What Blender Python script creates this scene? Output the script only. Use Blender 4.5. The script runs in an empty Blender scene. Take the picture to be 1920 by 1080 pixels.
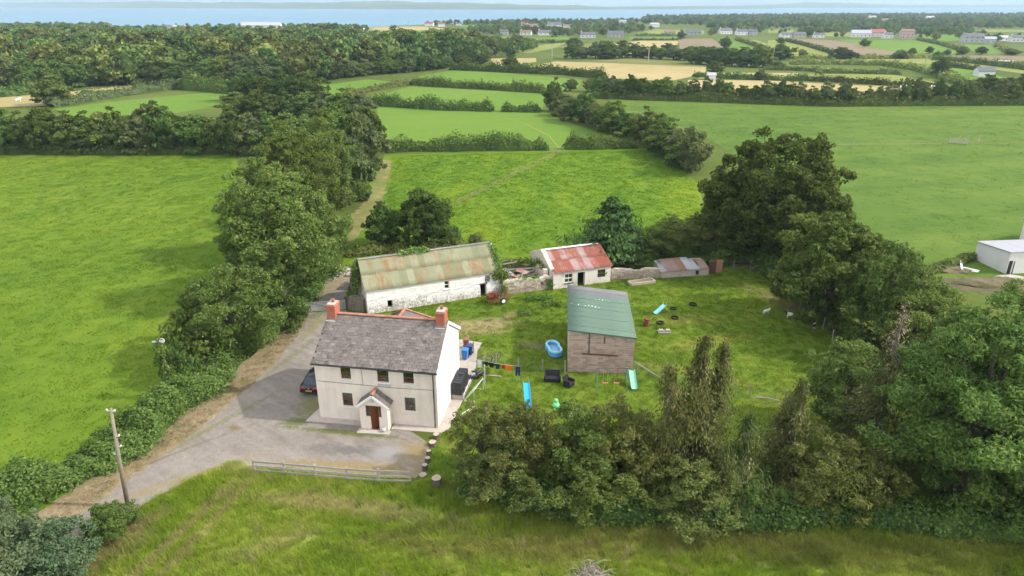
import bpy, bmesh, math, random
import numpy as np
from mathutils import Vector, Matrix

# ------------------------------------------------------------------ camera, sky, sun, exposure
SC = bpy.context.scene
COL = SC.collection
CAM_H, FPX, YHOR = 31.0, 1281.0, 9.0            # drone height (m); focal length and horizon row in 1920x1080 pixels
PITCH = math.atan((540 - YHOR) / FPX)
cam_d = bpy.data.cameras.new('camera')
cam_d.sensor_width = 36.0
cam_d.lens = 36.0 * FPX / 1920.0
cam_d.clip_start = 0.5
cam_d.clip_end = 60000.0
cam = bpy.data.objects.new('camera', cam_d)
cam.location = (0, 0, CAM_H)
cam.rotation_euler = (math.pi / 2 - PITCH, 0, 0)
COL.objects.link(cam)
SC.camera = cam

SUN_EL, SUN_AZ = math.radians(40), math.radians(-3)   # azimuth measured from +X towards +Y
sun_dir = Vector((math.cos(SUN_EL) * math.cos(SUN_AZ), math.cos(SUN_EL) * math.sin(SUN_AZ), math.sin(SUN_EL)))
W = bpy.data.worlds.new('World')
SC.world = W
W.use_nodes = True
wn, wl = W.node_tree.nodes, W.node_tree.links
wn.clear()
w_out = wn.new('ShaderNodeOutputWorld')
w_bg = wn.new('ShaderNodeBackground')
w_sky = wn.new('ShaderNodeTexSky')
w_sky.sky_type = 'NISHITA'
w_sky.sun_disc = False
w_sky.sun_elevation = SUN_EL
w_sky.sun_rotation = math.pi / 2 - SUN_AZ
w_sky.altitude = 30
w_sky.air_density = 1.0
w_sky.dust_density = 2.0
w_sky.ozone_density = 1.0
# broken white cloud over the whole sky
w_tc = wn.new('ShaderNodeTexCoord')
w_map = wn.new('ShaderNodeMapping'); w_map.inputs['Scale'].default_value = (1.6, 1.6, 5.0)
w_noi = wn.new('ShaderNodeTexNoise'); w_noi.inputs['Scale'].default_value = 1.6; w_noi.inputs['Detail'].default_value = 7; w_noi.inputs['Roughness'].default_value = 0.6
w_ramp = wn.new('ShaderNodeMapRange'); w_ramp.inputs['From Min'].default_value = 0.40; w_ramp.inputs['From Max'].default_value = 0.62; w_ramp.inputs['To Max'].default_value = 0.85
w_mix = wn.new('ShaderNodeMix'); w_mix.data_type = 'RGBA'
w_mix.inputs['B'].default_value = (11.4, 11.0, 10.5, 1)
wl.new(w_tc.outputs['Generated'], w_map.inputs['Vector'])
wl.new(w_map.outputs['Vector'], w_noi.inputs['Vector'])
wl.new(w_noi.outputs['Fac'], w_ramp.inputs['Value'])
wl.new(w_ramp.outputs['Result'], w_mix.inputs['Factor'])
wl.new(w_sky.outputs['Color'], w_mix.inputs['A'])
wl.new(w_mix.outputs['Result'], w_bg.inputs['Color'])
w_bg.inputs['Strength'].default_value = 0.15
wl.new(w_bg.outputs['Background'], w_out.inputs['Surface'])

sun_l = bpy.data.lights.new('sun', 'SUN')
sun_l.energy = 2.7
sun_l.angle = math.radians(1.0)
sun_l.color = (1.0, 0.955, 0.88)
sun = bpy.data.objects.new('sun', sun_l)
sun.rotation_euler = sun_dir.to_track_quat('Z', 'Y').to_euler()
sun.location = (40, 0, 60)
COL.objects.link(sun)

SC.view_settings.view_transform = 'Standard'
SC.view_settings.look = 'None'
SC.view_settings.gamma = 1.0
SC.view_settings.exposure = 0.7
SC.view_settings.use_curve_mapping = False
SC.render.engine = 'CYCLES'
SC.cycles.max_bounces = 4
SC.cycles.diffuse_bounces = 2
SC.cycles.glossy_bounces = 2
SC.cycles.transmission_bounces = 2
SC.cycles.use_adaptive_sampling = True
SC.cycles.adaptive_threshold = 0.03
SC.cycles.transparent_max_bounces = 12
SC.cycles.use_denoising = True

# ------------------------------------------------------------------ helpers
def G(px, py, z=0.0):
    """point at height z under a pixel of the 1920x1080 photograph (pin-hole on level ground)"""
    a, b = (px - 960) / FPX, -(py - 540) / FPX
    dy = math.cos(PITCH) + b * math.sin(PITCH)
    dz = -math.sin(PITCH) + b * math.cos(PITCH)
    t = (z - CAM_H) / dz
    return (t * a, t * dy, z)

def ZH(x, y, py):
    """height at plan position (x, y) that shows on row py"""
    b = -(py - 540) / FPX
    return CAM_H + (b * y * math.cos(PITCH) - y * math.sin(PITCH)) / (math.cos(PITCH) + b * math.sin(PITCH))

def GP(pts, z=0.0):
    return [G(x, y, z) for x, y in pts]

def tag(o, label=None, cat=None, group=None, kind=None):
    if label: o['label'] = label
    if cat: o['category'] = cat
    if group: o['group'] = group
    if kind: o['kind'] = kind
    return o

def thing(name, label, cat, loc=(0, 0, 0), rz=0.0, group=None):
    o = bpy.data.objects.new(name, None)
    o.empty_display_size = 0.3
    o.location = loc
    o.rotation_euler = (0, 0, rz)
    COL.objects.link(o)
    return tag(o, label, cat, group)

def link(name, me, parent=None, loc=None, rot=None, scale=None):
    o = bpy.data.objects.new(name, me)
    COL.objects.link(o)
    if parent is not None: o.parent = parent
    if loc is not None: o.location = loc
    if rot is not None: o.rotation_euler = rot
    if scale is not None: o.scale = scale
    return o

class MB:
    """collects simple solids, then builds them as one mesh"""
    def __init__(s): s.v, s.f, s.mi = [], [], []
    def add(s, vs, fs, m=0):
        n = len(s.v); s.v += [tuple(p) for p in vs]; s.f += [tuple(i + n for i in f) for f in fs]; s.mi += [m] * len(fs); return s
    def box(s, x0, x1, y0, y1, z0, z1, m=0):
        return s.add([(x0,y0,z0),(x1,y0,z0),(x1,y1,z0),(x0,y1,z0),(x0,y0,z1),(x1,y0,z1),(x1,y1,z1),(x0,y1,z1)],
                     [(0,3,2,1),(4,5,6,7),(0,1,5,4),(1,2,6,5),(2,3,7,6),(3,0,4,7)], m)
    def beam(s, p, q, w, h, m=0, up=(0,0,1)):
        p, q = Vector(p), Vector(q); d = (q - p).normalized(); u = Vector(up)
        if abs(d.dot(u)) > 0.98: u = Vector((0,1,0))
        a = d.cross(u).normalized() * (w / 2); b = a.cross(d).normalized() * (h / 2)
        vs = [p-a-b, p+a-b, p+a+b, p-a+b, q-a-b, q+a-b, q+a+b, q-a+b]
        return s.add(vs, [(0,3,2,1),(4,5,6,7),(0,1,5,4),(1,2,6,5),(2,3,7,6),(3,0,4,7)], m)
    def tube(s, pts, r, n=6, m=0, cap=True):
        pts = [Vector(p) for p in pts]; k = len(pts)
        rs = r if isinstance(r, (list, tuple)) else [r] * k
        vs = []; ref = Vector((0.31, 0.17, 0.93)).normalized()
        for i, p in enumerate(pts):
            d = (pts[min(i+1,k-1)] - pts[max(i-1,0)]).normalized()
            rr = ref if abs(d.dot(ref)) < 0.95 else Vector((1,0,0))
            a = d.cross(rr).normalized(); b = d.cross(a).normalized()
            for j in range(n):
                t = 2*math.pi*j/n; vs.append(p + (a*math.cos(t) + b*math.sin(t))*rs[i])
        fs = [(i*n+j, i*n+(j+1)%n, (i+1)*n+(j+1)%n, (i+1)*n+j) for i in range(k-1) for j in range(n)]
        if cap: fs += [tuple(range(n-1,-1,-1)), tuple((k-1)*n+j for j in range(n))]
        return s.add(vs, fs, m)
    def lathe(s, prof, n=16, c=(0,0,0), m=0, ax='z'):
        vs = []
        for r, z in prof:
            for j in range(n):
                t = 2*math.pi*j/n; x, y = r*math.cos(t), r*math.sin(t)
                p = (x,y,z) if ax == 'z' else ((z,x,y) if ax == 'x' else (x,z,y))
                vs.append((c[0]+p[0], c[1]+p[1], c[2]+p[2]))
        k = len(prof)
        fs = [(i*n+j, i*n+(j+1)%n, (i+1)*n+(j+1)%n, (i+1)*n+j) for i in range(k-1) for j in range(n)]
        fs += [tuple(range(n-1,-1,-1)), tuple((k-1)*n+j for j in range(n))]
        return s.add(vs, fs, m)
    def prism(s, poly, y0, y1, m=0):
        """polygon in x,z pushed along y"""
        n = len(poly)
        vs = [(x,y0,z) for x,z in poly] + [(x,y1,z) for x,z in poly]
        return s.add(vs, [tuple(range(n)), tuple(range(2*n-1,n-1,-1))] + [(j,(j+1)%n+0,(j+1)%n+n,j+n)[::-1] for j in range(n)], m)
    def slab(s, poly, z0, z1, m=0):
        """polygon in x,y pushed along z"""
        n = len(poly)
        vs = [(x,y,z0) for x,y in poly] + [(x,y,z1) for x,y in poly]
        return s.add(vs, [tuple(range(n-1,-1,-1)), tuple(range(n,2*n))] + [(j,(j+1)%n,(j+1)%n+n,j+n) for j in range(n)], m)
    def mesh(s, name, mats, smooth=False, fix=True):
        me = bpy.data.meshes.new(name)
        me.from_pydata(s.v, [], s.f)
        for m in (mats if isinstance(mats, (list, tuple)) else [mats]): me.materials.append(m)
        if any(s.mi): me.polygons.foreach_set('material_index', s.mi)
        if fix:
            bm = bmesh.new(); bm.from_mesh(me); bmesh.ops.recalc_face_normals(bm, faces=bm.faces); bm.to_mesh(me); bm.free()
        if smooth: me.polygons.foreach_set('use_smooth', [True]*len(me.polygons))
        me.update(); return me
    def build(s, name, mats, parent=None, smooth=False, loc=None, rot=None, bevel=0.0, fix=True):
        o = link(name, s.mesh(name, mats, smooth, fix), parent, loc, rot)
        if bevel:
            md = o.modifiers.new('bevel', 'BEVEL'); md.width = bevel; md.segments = 2; md.limit_method = 'ANGLE'
        return o

# ------------------------------------------------------------------ materials
def new_mat(name):
    m = bpy.data.materials.new(name); m.use_nodes = True
    nt = m.node_tree; nt.nodes.clear()
    return m, nt.nodes, nt.links
def ramp(N, stops, interp='LINEAR'):
    r = N.new('ShaderNodeValToRGB'); r.color_ramp.interpolation = interp
    e = r.color_ramp.elements
    while len(e) < len(stops): e.new(0.5)
    for i, (p, c) in enumerate(stops):
        e[i].position = p; e[i].color = (c[0], c[1], c[2], 1) if not isinstance(c, (int, float)) else (c, c, c, 1)
    return r
def noise(N, L, vec, scale, detail=4, rough=0.55, dist=0.0):
    n = N.new('ShaderNodeTexNoise'); n.inputs['Scale'].default_value = scale; n.inputs['Detail'].default_value = detail
    n.inputs['Roughness'].default_value = rough; n.inputs['Distortion'].default_value = dist
    if vec is not None: L.new(vec, n.inputs['Vector'])
    return n
def mapping(N, L, vec, scale=(1,1,1), rot=(0,0,0), loc=(0,0,0)):
    m = N.new('ShaderNodeMapping'); m.inputs['Scale'].default_value = scale; m.inputs['Rotation'].default_value = rot; m.inputs['Location'].default_value = loc
    L.new(vec, m.inputs['Vector']); return m.outputs['Vector']
def math_n(N, L, op, a, b=None, clamp=False):
    m = N.new('ShaderNodeMath'); m.operation = op; m.use_clamp = clamp
    for i, x in enumerate((a, b)):
        if x is None: continue
        if isinstance(x, (int, float)): m.inputs[i].default_value = x
        else: L.new(x, m.inputs[i])
    return m.outputs[0]
def mixc(N, L, fac, a, b, mode='MIX'):
    m = N.new('ShaderNodeMix'); m.data_type = 'RGBA'; m.blend_type = mode
    for k, x in (('Factor', fac), ('A', a), ('B', b)):
        if isinstance(x, (int, float)): m.inputs[k].default_value = x
        elif isinstance(x, (tuple, list)): m.inputs[k].default_value = (x[0], x[1], x[2], 1)
        else: L.new(x, m.inputs[k])
    return m.outputs['Result']
def finish(m, N, L, color, rough=0.8, bump=None, bump_s=0.3, bump_d=0.05, metal=0.0, spec=0.3, trans=None):
    out = N.new('ShaderNodeOutputMaterial'); b = N.new('ShaderNodeBsdfPrincipled')
    if isinstance(color, (tuple, list)): b.inputs['Base Color'].default_value = (*color[:3], 1)
    else: L.new(color, b.inputs['Base Color'])
    if isinstance(rough, (int, float)): b.inputs['Roughness'].default_value = rough
    else: L.new(rough, b.inputs['Roughness'])
    b.inputs['Metallic'].default_value = metal
    b.inputs['Specular IOR Level'].default_value = spec
    if bump is not None:
        bn = N.new('ShaderNodeBump'); bn.inputs['Strength'].default_value = bump_s; bn.inputs['Distance'].default_value = bump_d
        L.new(bump, bn.inputs['Height']); L.new(bn.outputs['Normal'], b.inputs['Normal'])
    L.new(b.outputs['BSDF'], out.inputs['Surface'])
    return m
def coords(N, kind='Object'):
    if kind == 'World': return N.new('ShaderNodeNewGeometry').outputs['Position']
    return N.new('ShaderNodeTexCoord').outputs[kind]
def plain(name, c, rough=0.7, var=0.18, scale=3.0, metal=0.0, spec=0.3, bump=0.15, space='Object', rnd=0.0):
    """one colour with worn, uneven tone"""
    m, N, L = new_mat(name); v = coords(N, space)
    n = noise(N, L, v, scale, 6, 0.65)
    r = ramp(N, [(0.25, [x*(1-var) for x in c]), (0.75, [min(x*(1+var), 0.95) for x in c])]); L.new(n.outputs['Fac'], r.inputs['Fac'])
    colr = r.outputs['Color']
    if rnd:
        oi = N.new('ShaderNodeObjectInfo'); hs = N.new('ShaderNodeHueSaturation')
        mr = N.new('ShaderNodeMapRange'); mr.inputs['To Min'].default_value = 1-rnd; mr.inputs['To Max'].default_value = 1+rnd
        L.new(oi.outputs['Random'], mr.inputs['Value']); L.new(mr.outputs['Result'], hs.inputs['Value']); L.new(colr, hs.inputs['Color']); colr = hs.outputs['Color']
    return finish(m, N, L, colr, rough, n.outputs['Fac'] if bump else None, bump, 0.02, metal, spec)

def field(name, c1, c2, c3, big=0.02, mid=0.25, fine=2.5, streak=None, streak_s=(0.4, 0.03), bump=0.6, seedv=0.0, w=(0.5, 0.3, 0.2), lines=None, spots=(), blade=False):
    """grass or stubble ground: three tones mixed by noise of several sizes in world space"""
    m, N, L = new_mat(name); p0 = coords(N, 'World'); p = mapping(N, L, p0, loc=(seedv*31.7, seedv*17.3, 0))
    a = noise(N, L, p, big, 5, 0.6); b = noise(N, L, p, mid, 5, 0.65, 0.4); c = noise(N, L, p, fine, 6, 0.7)
    s = math_n(N, L, 'MULTIPLY', a.outputs['Fac'], w[0])
    s = math_n(N, L, 'ADD', s, math_n(N, L, 'MULTIPLY', b.outputs['Fac'], w[1]))
    s = math_n(N, L, 'ADD', s, math_n(N, L, 'MULTIPLY', c.outputs['Fac'], w[2]))
    if streak is not None:
        q = mapping(N, L, mapping(N, L, p, rot=(0, 0, streak)), scale=(streak_s[0], streak_s[1], 1))
        d = noise(N, L, q, 1.0, 4, 0.6)
        s = math_n(N, L, 'ADD', math_n(N, L, 'MULTIPLY', s, 0.72), math_n(N, L, 'MULTIPLY', d.outputs['Fac'], 0.28))
    r = ramp(N, [(0.34, c1), (0.5, c2), (0.66, c3)]); L.new(s, r.inputs['Fac'])
    colr = r.outputs['Color']
    if lines:
        q = mapping(N, L, mapping(N, L, p, rot=(0, 0, lines[0])), scale=(1/lines[1], 0, 0))
        wv = N.new('ShaderNodeTexWave'); wv.inputs['Scale'].default_value = 0.318; wv.inputs['Distortion'].default_value = 1.2; wv.inputs['Detail Scale'].default_value = 1.0
        L.new(q, wv.inputs['Vector'])
        f = math_n(N, L, 'MULTIPLY', wv.outputs['Fac'], lines[2])
        colr = mixc(N, L, f, colr, lines[3])
    for x, y, rx, ry, rot, sc, amt in spots:      # worn, dry or mossy places of the ground itself
        sb = N.new('ShaderNodeVectorMath'); sb.operation = 'SUBTRACT'; L.new(p0, sb.inputs[0]); sb.inputs[1].default_value = (x, y, 0)
        q = mapping(N, L, mapping(N, L, sb.outputs[0], rot=(0, 0, -rot)), scale=(1/rx, 1/ry, 0))
        ln = N.new('ShaderNodeVectorMath'); ln.operation = 'LENGTH'; L.new(q, ln.inputs[0])
        e = math_n(N, L, 'ADD', ln.outputs['Value'], math_n(N, L, 'MULTIPLY', math_n(N, L, 'SUBTRACT', b.outputs['Fac'], .5), 2.2))
        e = math_n(N, L, 'ADD', e, math_n(N, L, 'MULTIPLY', math_n(N, L, 'SUBTRACT', c.outputs['Fac'], .5), 1.6))
        mr = N.new('ShaderNodeMapRange'); mr.inputs['From Min'].default_value = 1.25; mr.inputs['From Max'].default_value = .45; mr.inputs['To Max'].default_value = amt; L.new(e, mr.inputs['Value'])
        colr = mixc(N, L, mr.outputs['Result'], colr, sc)
    if blade:
        out = N.new('ShaderNodeOutputMaterial'); d = N.new('ShaderNodeBsdfDiffuse'); t = N.new('ShaderNodeBsdfTranslucent'); mx = N.new('ShaderNodeMixShader'); mx.inputs['Fac'].default_value = .45
        hs = N.new('ShaderNodeHueSaturation'); hs.inputs['Value'].default_value = 1.25; L.new(colr, hs.inputs['Color'])
        L.new(hs.outputs[0], d.inputs['Color']); L.new(hs.outputs[0], t.inputs['Color']); L.new(d.outputs[0], mx.inputs[1]); L.new(t.outputs[0], mx.inputs[2]); L.new(mx.outputs[0], out.inputs['Surface'])
        return m
    h = math_n(N, L, 'ADD', math_n(N, L, 'MULTIPLY', b.outputs['Fac'], 0.6), math_n(N, L, 'MULTIPLY', c.outputs['Fac'], 0.4))
    return finish(m, N, L, colr, 0.95, h, bump, 0.25, spec=0.1)

def leafmat(name, stops, trans=0.33, rnd=0.15, hue=0.02):
    """foliage: tone from the leaf's own tint value, varied from plant to plant"""
    m, N, L = new_mat(name)
    at = N.new('ShaderNodeAttribute'); at.attribute_name = 'tint'
    r = ramp(N, stops); L.new(at.outputs['Fac'], r.inputs['Fac'])
    oi = N.new('ShaderNodeObjectInfo'); hs = N.new('ShaderNodeHueSaturation')
    mr = N.new('ShaderNodeMapRange'); mr.inputs['To Min'].default_value = 1-rnd; mr.inputs['To Max'].default_value = 1+rnd
    mh = N.new('ShaderNodeMapRange'); mh.inputs['To Min'].default_value = 0.5-hue; mh.inputs['To Max'].default_value = 0.5+hue
    L.new(oi.outputs['Random'], mr.inputs['Value']); L.new(mr.outputs['Result'], hs.inputs['Value'])
    fr = math_n(N, L, 'FRACT', math_n(N, L, 'MULTIPLY', oi.outputs['Random'], 7.31)); L.new(fr, mh.inputs['Value']); L.new(mh.outputs['Result'], hs.inputs['Hue'])
    L.new(r.outputs['Color'], hs.inputs['Color'])
    out = N.new('ShaderNodeOutputMaterial'); d = N.new('ShaderNodeBsdfDiffuse'); t = N.new('ShaderNodeBsdfTranslucent'); mx = N.new('ShaderNodeMixShader')
    g = N.new('ShaderNodeBsdfGlossy'); g.inputs['Roughness'].default_value = 0.5; g.inputs['Color'].default_value = (0.85, 0.88, 0.7, 1)
    mg = N.new('ShaderNodeMixShader'); mg.inputs['Fac'].default_value = 0.012
    mx.inputs['Fac'].default_value = trans
    L.new(hs.outputs['Color'], d.inputs['Color']); L.new(hs.outputs['Color'], t.inputs['Color'])
    L.new(d.outputs[0], mx.inputs[1]); L.new(t.outputs[0], mx.inputs[2]); L.new(mx.outputs[0], mg.inputs[1]); L.new(g.outputs[0], mg.inputs[2]); L.new(mg.outputs[0], out.inputs['Surface'])
    return m

M = {}
# leaves
M['ash'] = leafmat('ash_leaves', [(0, (0.055,0.103,0.020)), (.45, (0.139,0.212,0.043)), (.8, (0.246,0.302,0.081)), (1, (0.500,0.500,0.202))])
M['oak'] = leafmat('oak_leaves', [(0, (0.043,0.076,0.015)), (.6, (0.106,0.154,0.030)), (1, (0.233,0.258,0.060))])
M['bush'] = leafmat('bush_leaves', [(0, (0.050,0.093,0.019)), (.5, (0.126,0.192,0.040)), (.85, (0.220,0.271,0.063)), (1, (0.378,0.315,0.139))])
M['haw'] = leafmat('hawthorn_leaves', [(0, (0.066,0.101,0.024)), (.45, (0.151,0.195,0.045)), (.78, (0.258,0.265,0.078)), (.93, (0.403,0.252,0.107)), (1, (0.479,0.365,0.189))])
M['willow'] = leafmat('willow_leaves', [(0, (0.073,0.106,0.035)), (.6, (0.164,0.204,0.071)), (1, (0.328,0.340,0.145))])
M['bramble'] = leafmat('bramble_leaves', [(0, (0.043,0.081,0.019)), (.55, (0.120,0.189,0.040)), (.9, (0.220,0.290,0.073)), (1, (0.403,0.353,0.164))])
M['conifer'] = leafmat('conifer_sprays', [(0, (0.058,0.086,0.021)), (.5, (0.151,0.183,0.050)), (.78, (0.252,0.252,0.086)), (.9, (0.353,0.233,0.120)), (1, (0.500,0.416,0.265))], trans=.25)
M['cedar'] = leafmat('pine_needles', [(0, (0.035,0.071,0.021)), (.7, (0.093,0.158,0.043)), (1, (0.227,0.290,0.069))], trans=.15)
M['ivy'] = leafmat('ivy_leaves', [(0, (0.053,0.101,0.018)), (.6, (0.132,0.217,0.038)), (1, (0.277,0.378,0.082))])
M['blue_bush'] = leafmat('blue_green_leaves', [(0, (0.063,0.113,0.053)), (.6, (0.145,0.208,0.098)), (1, (0.252,0.296,0.158))])
M['far_tree'] = leafmat('distant_leaves', [(0, (0.063,0.106,0.025)), (.5, (0.139,0.195,0.048)), (1, (0.277,0.315,0.095))], trans=.15, rnd=.5, hue=.045)
M['bark'] = plain('bark', (.11,.095,.075), .95, .35, 4, bump=.5)
M['grey_wood'] = plain('weathered_wood', (.32,.29,.25), .9, .25, 6, bump=.4, rnd=.12)
M['rail_wood'] = plain('pale_fence_wood', (.37,.335,.285), .9, .22, 6, bump=.4, rnd=.1)
M['old_wood'] = plain('dark_weathered_wood', (.13,.10,.075), .9, .3, 6, bump=.4, rnd=.2)
M['dead_wood'] = plain('bleached_dead_wood', (.42,.39,.34), .9, .2, 6)
# ------------------------------------------------------------------ foliage generators
def unit(a): return a / np.maximum(np.linalg.norm(a, axis=1, keepdims=True), 1e-9)
def sphere_dirs(rng, n): return unit(rng.normal(size=(n, 3)))
def leaf_mesh(name, P, D, size, mat, rng, asp=0.5, tint=None, extra=None, fold=0.25, along=None):
    """rhombic leaves at P, facing roughly D; `extra` = (verts, faces) of an inner mass that shares the material"""
    n = len(P)
    Nn = unit(D + rng.normal(size=(n, 3)) * 0.55)
    R = along if along is not None else rng.normal(size=(n, 3))
    T = unit(R - (R * Nn).sum(1, keepdims=True) * Nn); B = np.cross(Nn, T)
    s = (size * rng.uniform(0.65, 1.35, size=(n, 1)))
    V = np.stack([P + T*s, P + B*s*asp - Nn*s*fold, P - T*s, P - B*s*asp - Nn*s*fold], 1).reshape(-1, 3)
    nv = 4*n
    loops = np.arange(nv, dtype=np.int32); starts = np.arange(0, nv, 4, dtype=np.int32); tot = np.full(n, 4, np.int32)
    tn = np.clip(tint if tint is not None else rng.random(n), 0, 1)
    if extra is not None:
        ev, ef = np.asarray(extra[0], float), np.asarray(extra[1], np.int32)
        k = ef.shape[1]
        loops = np.concatenate([loops, (ef + nv).ravel()]).astype(np.int32)
        starts = np.concatenate([starts, nv + np.arange(0, ef.size, k)]).astype(np.int32)
        tot = np.concatenate([tot, np.full(len(ef), k)]).astype(np.int32)
        V = np.concatenate([V, ev]); tn = np.concatenate([tn, rng.uniform(0.05, 0.45, len(ef))])
    me = bpy.data.meshes.new(name)
    me.vertices.add(len(V)); me.vertices.foreach_set('co', V.astype(np.float32).ravel())
    me.loops.add(len(loops)); me.loops.foreach_set('vertex_index', loops)
    me.polygons.add(len(starts)); me.polygons.foreach_set('loop_start', starts); me.polygons.foreach_set('loop_total', tot)
    me.update(calc_edges=True)
    at = me.attributes.new('tint', 'FLOAT', 'FACE'); at.data.foreach_set('value', tn.astype(np.float32))
    me.materials.append(mat)
    return me
_ICO = {}
def ico(sub):
    if sub not in _ICO:
        bm = bmesh.new(); bmesh.ops.create_icosphere(bm, subdivisions=sub, radius=1.0); bm.verts.ensure_lookup_table()
        _ICO[sub] = (np.array([v.co[:] for v in bm.verts]), np.array([[v.index for v in f.verts] for f in bm.faces])); bm.free()
    return _ICO[sub]
def puffs_to_leaves(rng, puffs, centre, nleaf, s, inner=0.6, up=0.35):
    """leaves on the outer shells of many overlapping clumps; returns P, D, tint"""
    C0 = np.array([p[0] for p in puffs]); R0 = np.array([p[1] for p in puffs]); k = 9
    sd = sphere_dirs(rng, len(puffs)*k); sd[:, 2] = np.abs(sd[:, 2])*.8 + .2*sd[:, 2]
    C = np.concatenate([C0, np.repeat(C0, k, 0) + sd*np.repeat(R0, k)[:, None]*rng.uniform(.45, 1.15, (len(sd), 1))*np.array([1, 1, .75])])
    R = np.concatenate([R0*.72, np.repeat(R0, k)*rng.uniform(.22, .5, len(sd))]); tn = np.concatenate([rng.random(len(puffs)), np.repeat(rng.random(len(puffs)), k)*.5 + .5*rng.random(len(sd))])
    w = R**2 / (R**2).sum(); idx = rng.choice(len(C), nleaf, p=w)
    d = sphere_dirs(rng, nleaf)
    out = unit(C[idx] - centre + 1e-6)
    flip = ((d*out).sum(1) < -0.2) & (rng.random(nleaf) < 0.75); d[flip] *= -1
    d[:, 2] += up * 0.5; d = unit(d)
    rad = R[idx] * rng.uniform(inner*.7, 1.15, nleaf)**0.6
    squash = np.array([1, 1, 0.8])
    P = C[idx] + d * rad[:, None] * squash
    T = 0.55*rng.random(nleaf)**1.3 + 0.33*tn[idx] + 0.12*rng.random(nleaf)**3
    D = d*0.65 + np.array([0, 0, up])
    return P, D, T
def limbs(rng, h, r, targets, tr, lean=(0, 0)):
    b = MB(); top = np.array([lean[0]*.5, lean[1]*.5, h*0.62])
    stem = [(0,0,-.1), (lean[0]*.1, lean[1]*.1, h*.12), (lean[0]*.25+rng.normal()*r*.03, lean[1]*.25, h*.3), tuple(top)]
    b.tube(stem, [tr*1.35, tr, tr*.8, tr*.35], 7)
    for c in targets:
        z0 = h*rng.uniform(.14, .5); st = np.array([lean[0]*.2, lean[1]*.2, z0]); c = np.array(c)
        mid = st*.5 + c*.5 + np.array([0, 0, h*.04*rng.random()])
        b.tube([tuple(st), tuple(mid), tuple(c)], [tr*.42, tr*.26, tr*.08], 5, cap=False)
    return b
def broadleaf(seed, h, r, zb, mat, nleaf, s, npuff=40, pr=(.2,.34), asp=.5, lumps=.25, tr=None, shape='round', core=False, top_w=.55):
    """tapered trunk with limbs and a crown of clumps; returns dict(trunk, crown, h, r)"""
    rng = np.random.default_rng(seed)
    cz = zb + (h-zb)*.47; hz = (h-zb)*.5; centre = np.array([0, 0, cz]); puffs = []
    g = math.pi*(3-5**.5)
    for i in range(npuff):
        zc = 1-2*(i+.5)/npuff; a = i*g + rng.normal()*.3
        q = math.sqrt(1-zc*zc); k = rng.uniform(.52, .86)*(1 + lumps*float(np.clip(rng.normal(), -1.6, 1.3))*.5)
        wide = 1.0 if zc < 0.1 else 1-(1-top_w)*zc
        c = centre + np.array([q*math.cos(a)*r*k*wide, q*math.sin(a)*r*k*wide, zc*hz*k*1.02])
        c[2] = min(max(c[2], zb*.7), h - r*.16)
        puffs.append((c, r*rng.uniform(*pr)*(1 if zc < .5 else .85)))
    puffs.append((centre, r*.5))
    P, D, T = puffs_to_leaves(rng, puffs, centre, nleaf, s)
    P[:, 2] = np.maximum(P[:, 2], .05)
    extra = None
    if core:
        v, f = ico(2); nv = np.array([1 + .22*math.sin(5*x+seed)*math.cos(4*y-seed) + .12*math.sin(9*z+2*seed) for x, y, z in v])
        extra = (v*nv[:, None]*np.array([r*.52, r*.52, hz*.56]) + centre - np.array([0, 0, hz*.08]), f)
    crown = leaf_mesh('crown', P, D, s, mat, rng, asp, T, extra)
    tg = [puffs[i][0] for i in rng.choice(npuff, min(16, npuff), replace=False)]
    trunk = limbs(rng, h, r, tg, tr or .028*h, (0, 0)).mesh('trunk', M['bark'], True, False)
    return dict(trunk=trunk, crown=crown, h=h, r=r)
def plant_tree(p, x, y, h, r, label, cat='tree', group=None, name='tree', rz=None, part='crown', trunk=True):
    rz = rz if rz is not None else (x*12.9898 + y*78.233) % 6.283
    o = thing(name, label, cat, (x, y, 0), rz, group)
    o.scale = (r/p['r'], r/p['r'], h/p['h'])
    link(part, p['crown'], o)
    if trunk and p.get('trunk'): link('trunk', p['trunk'], o)
    return o
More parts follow.
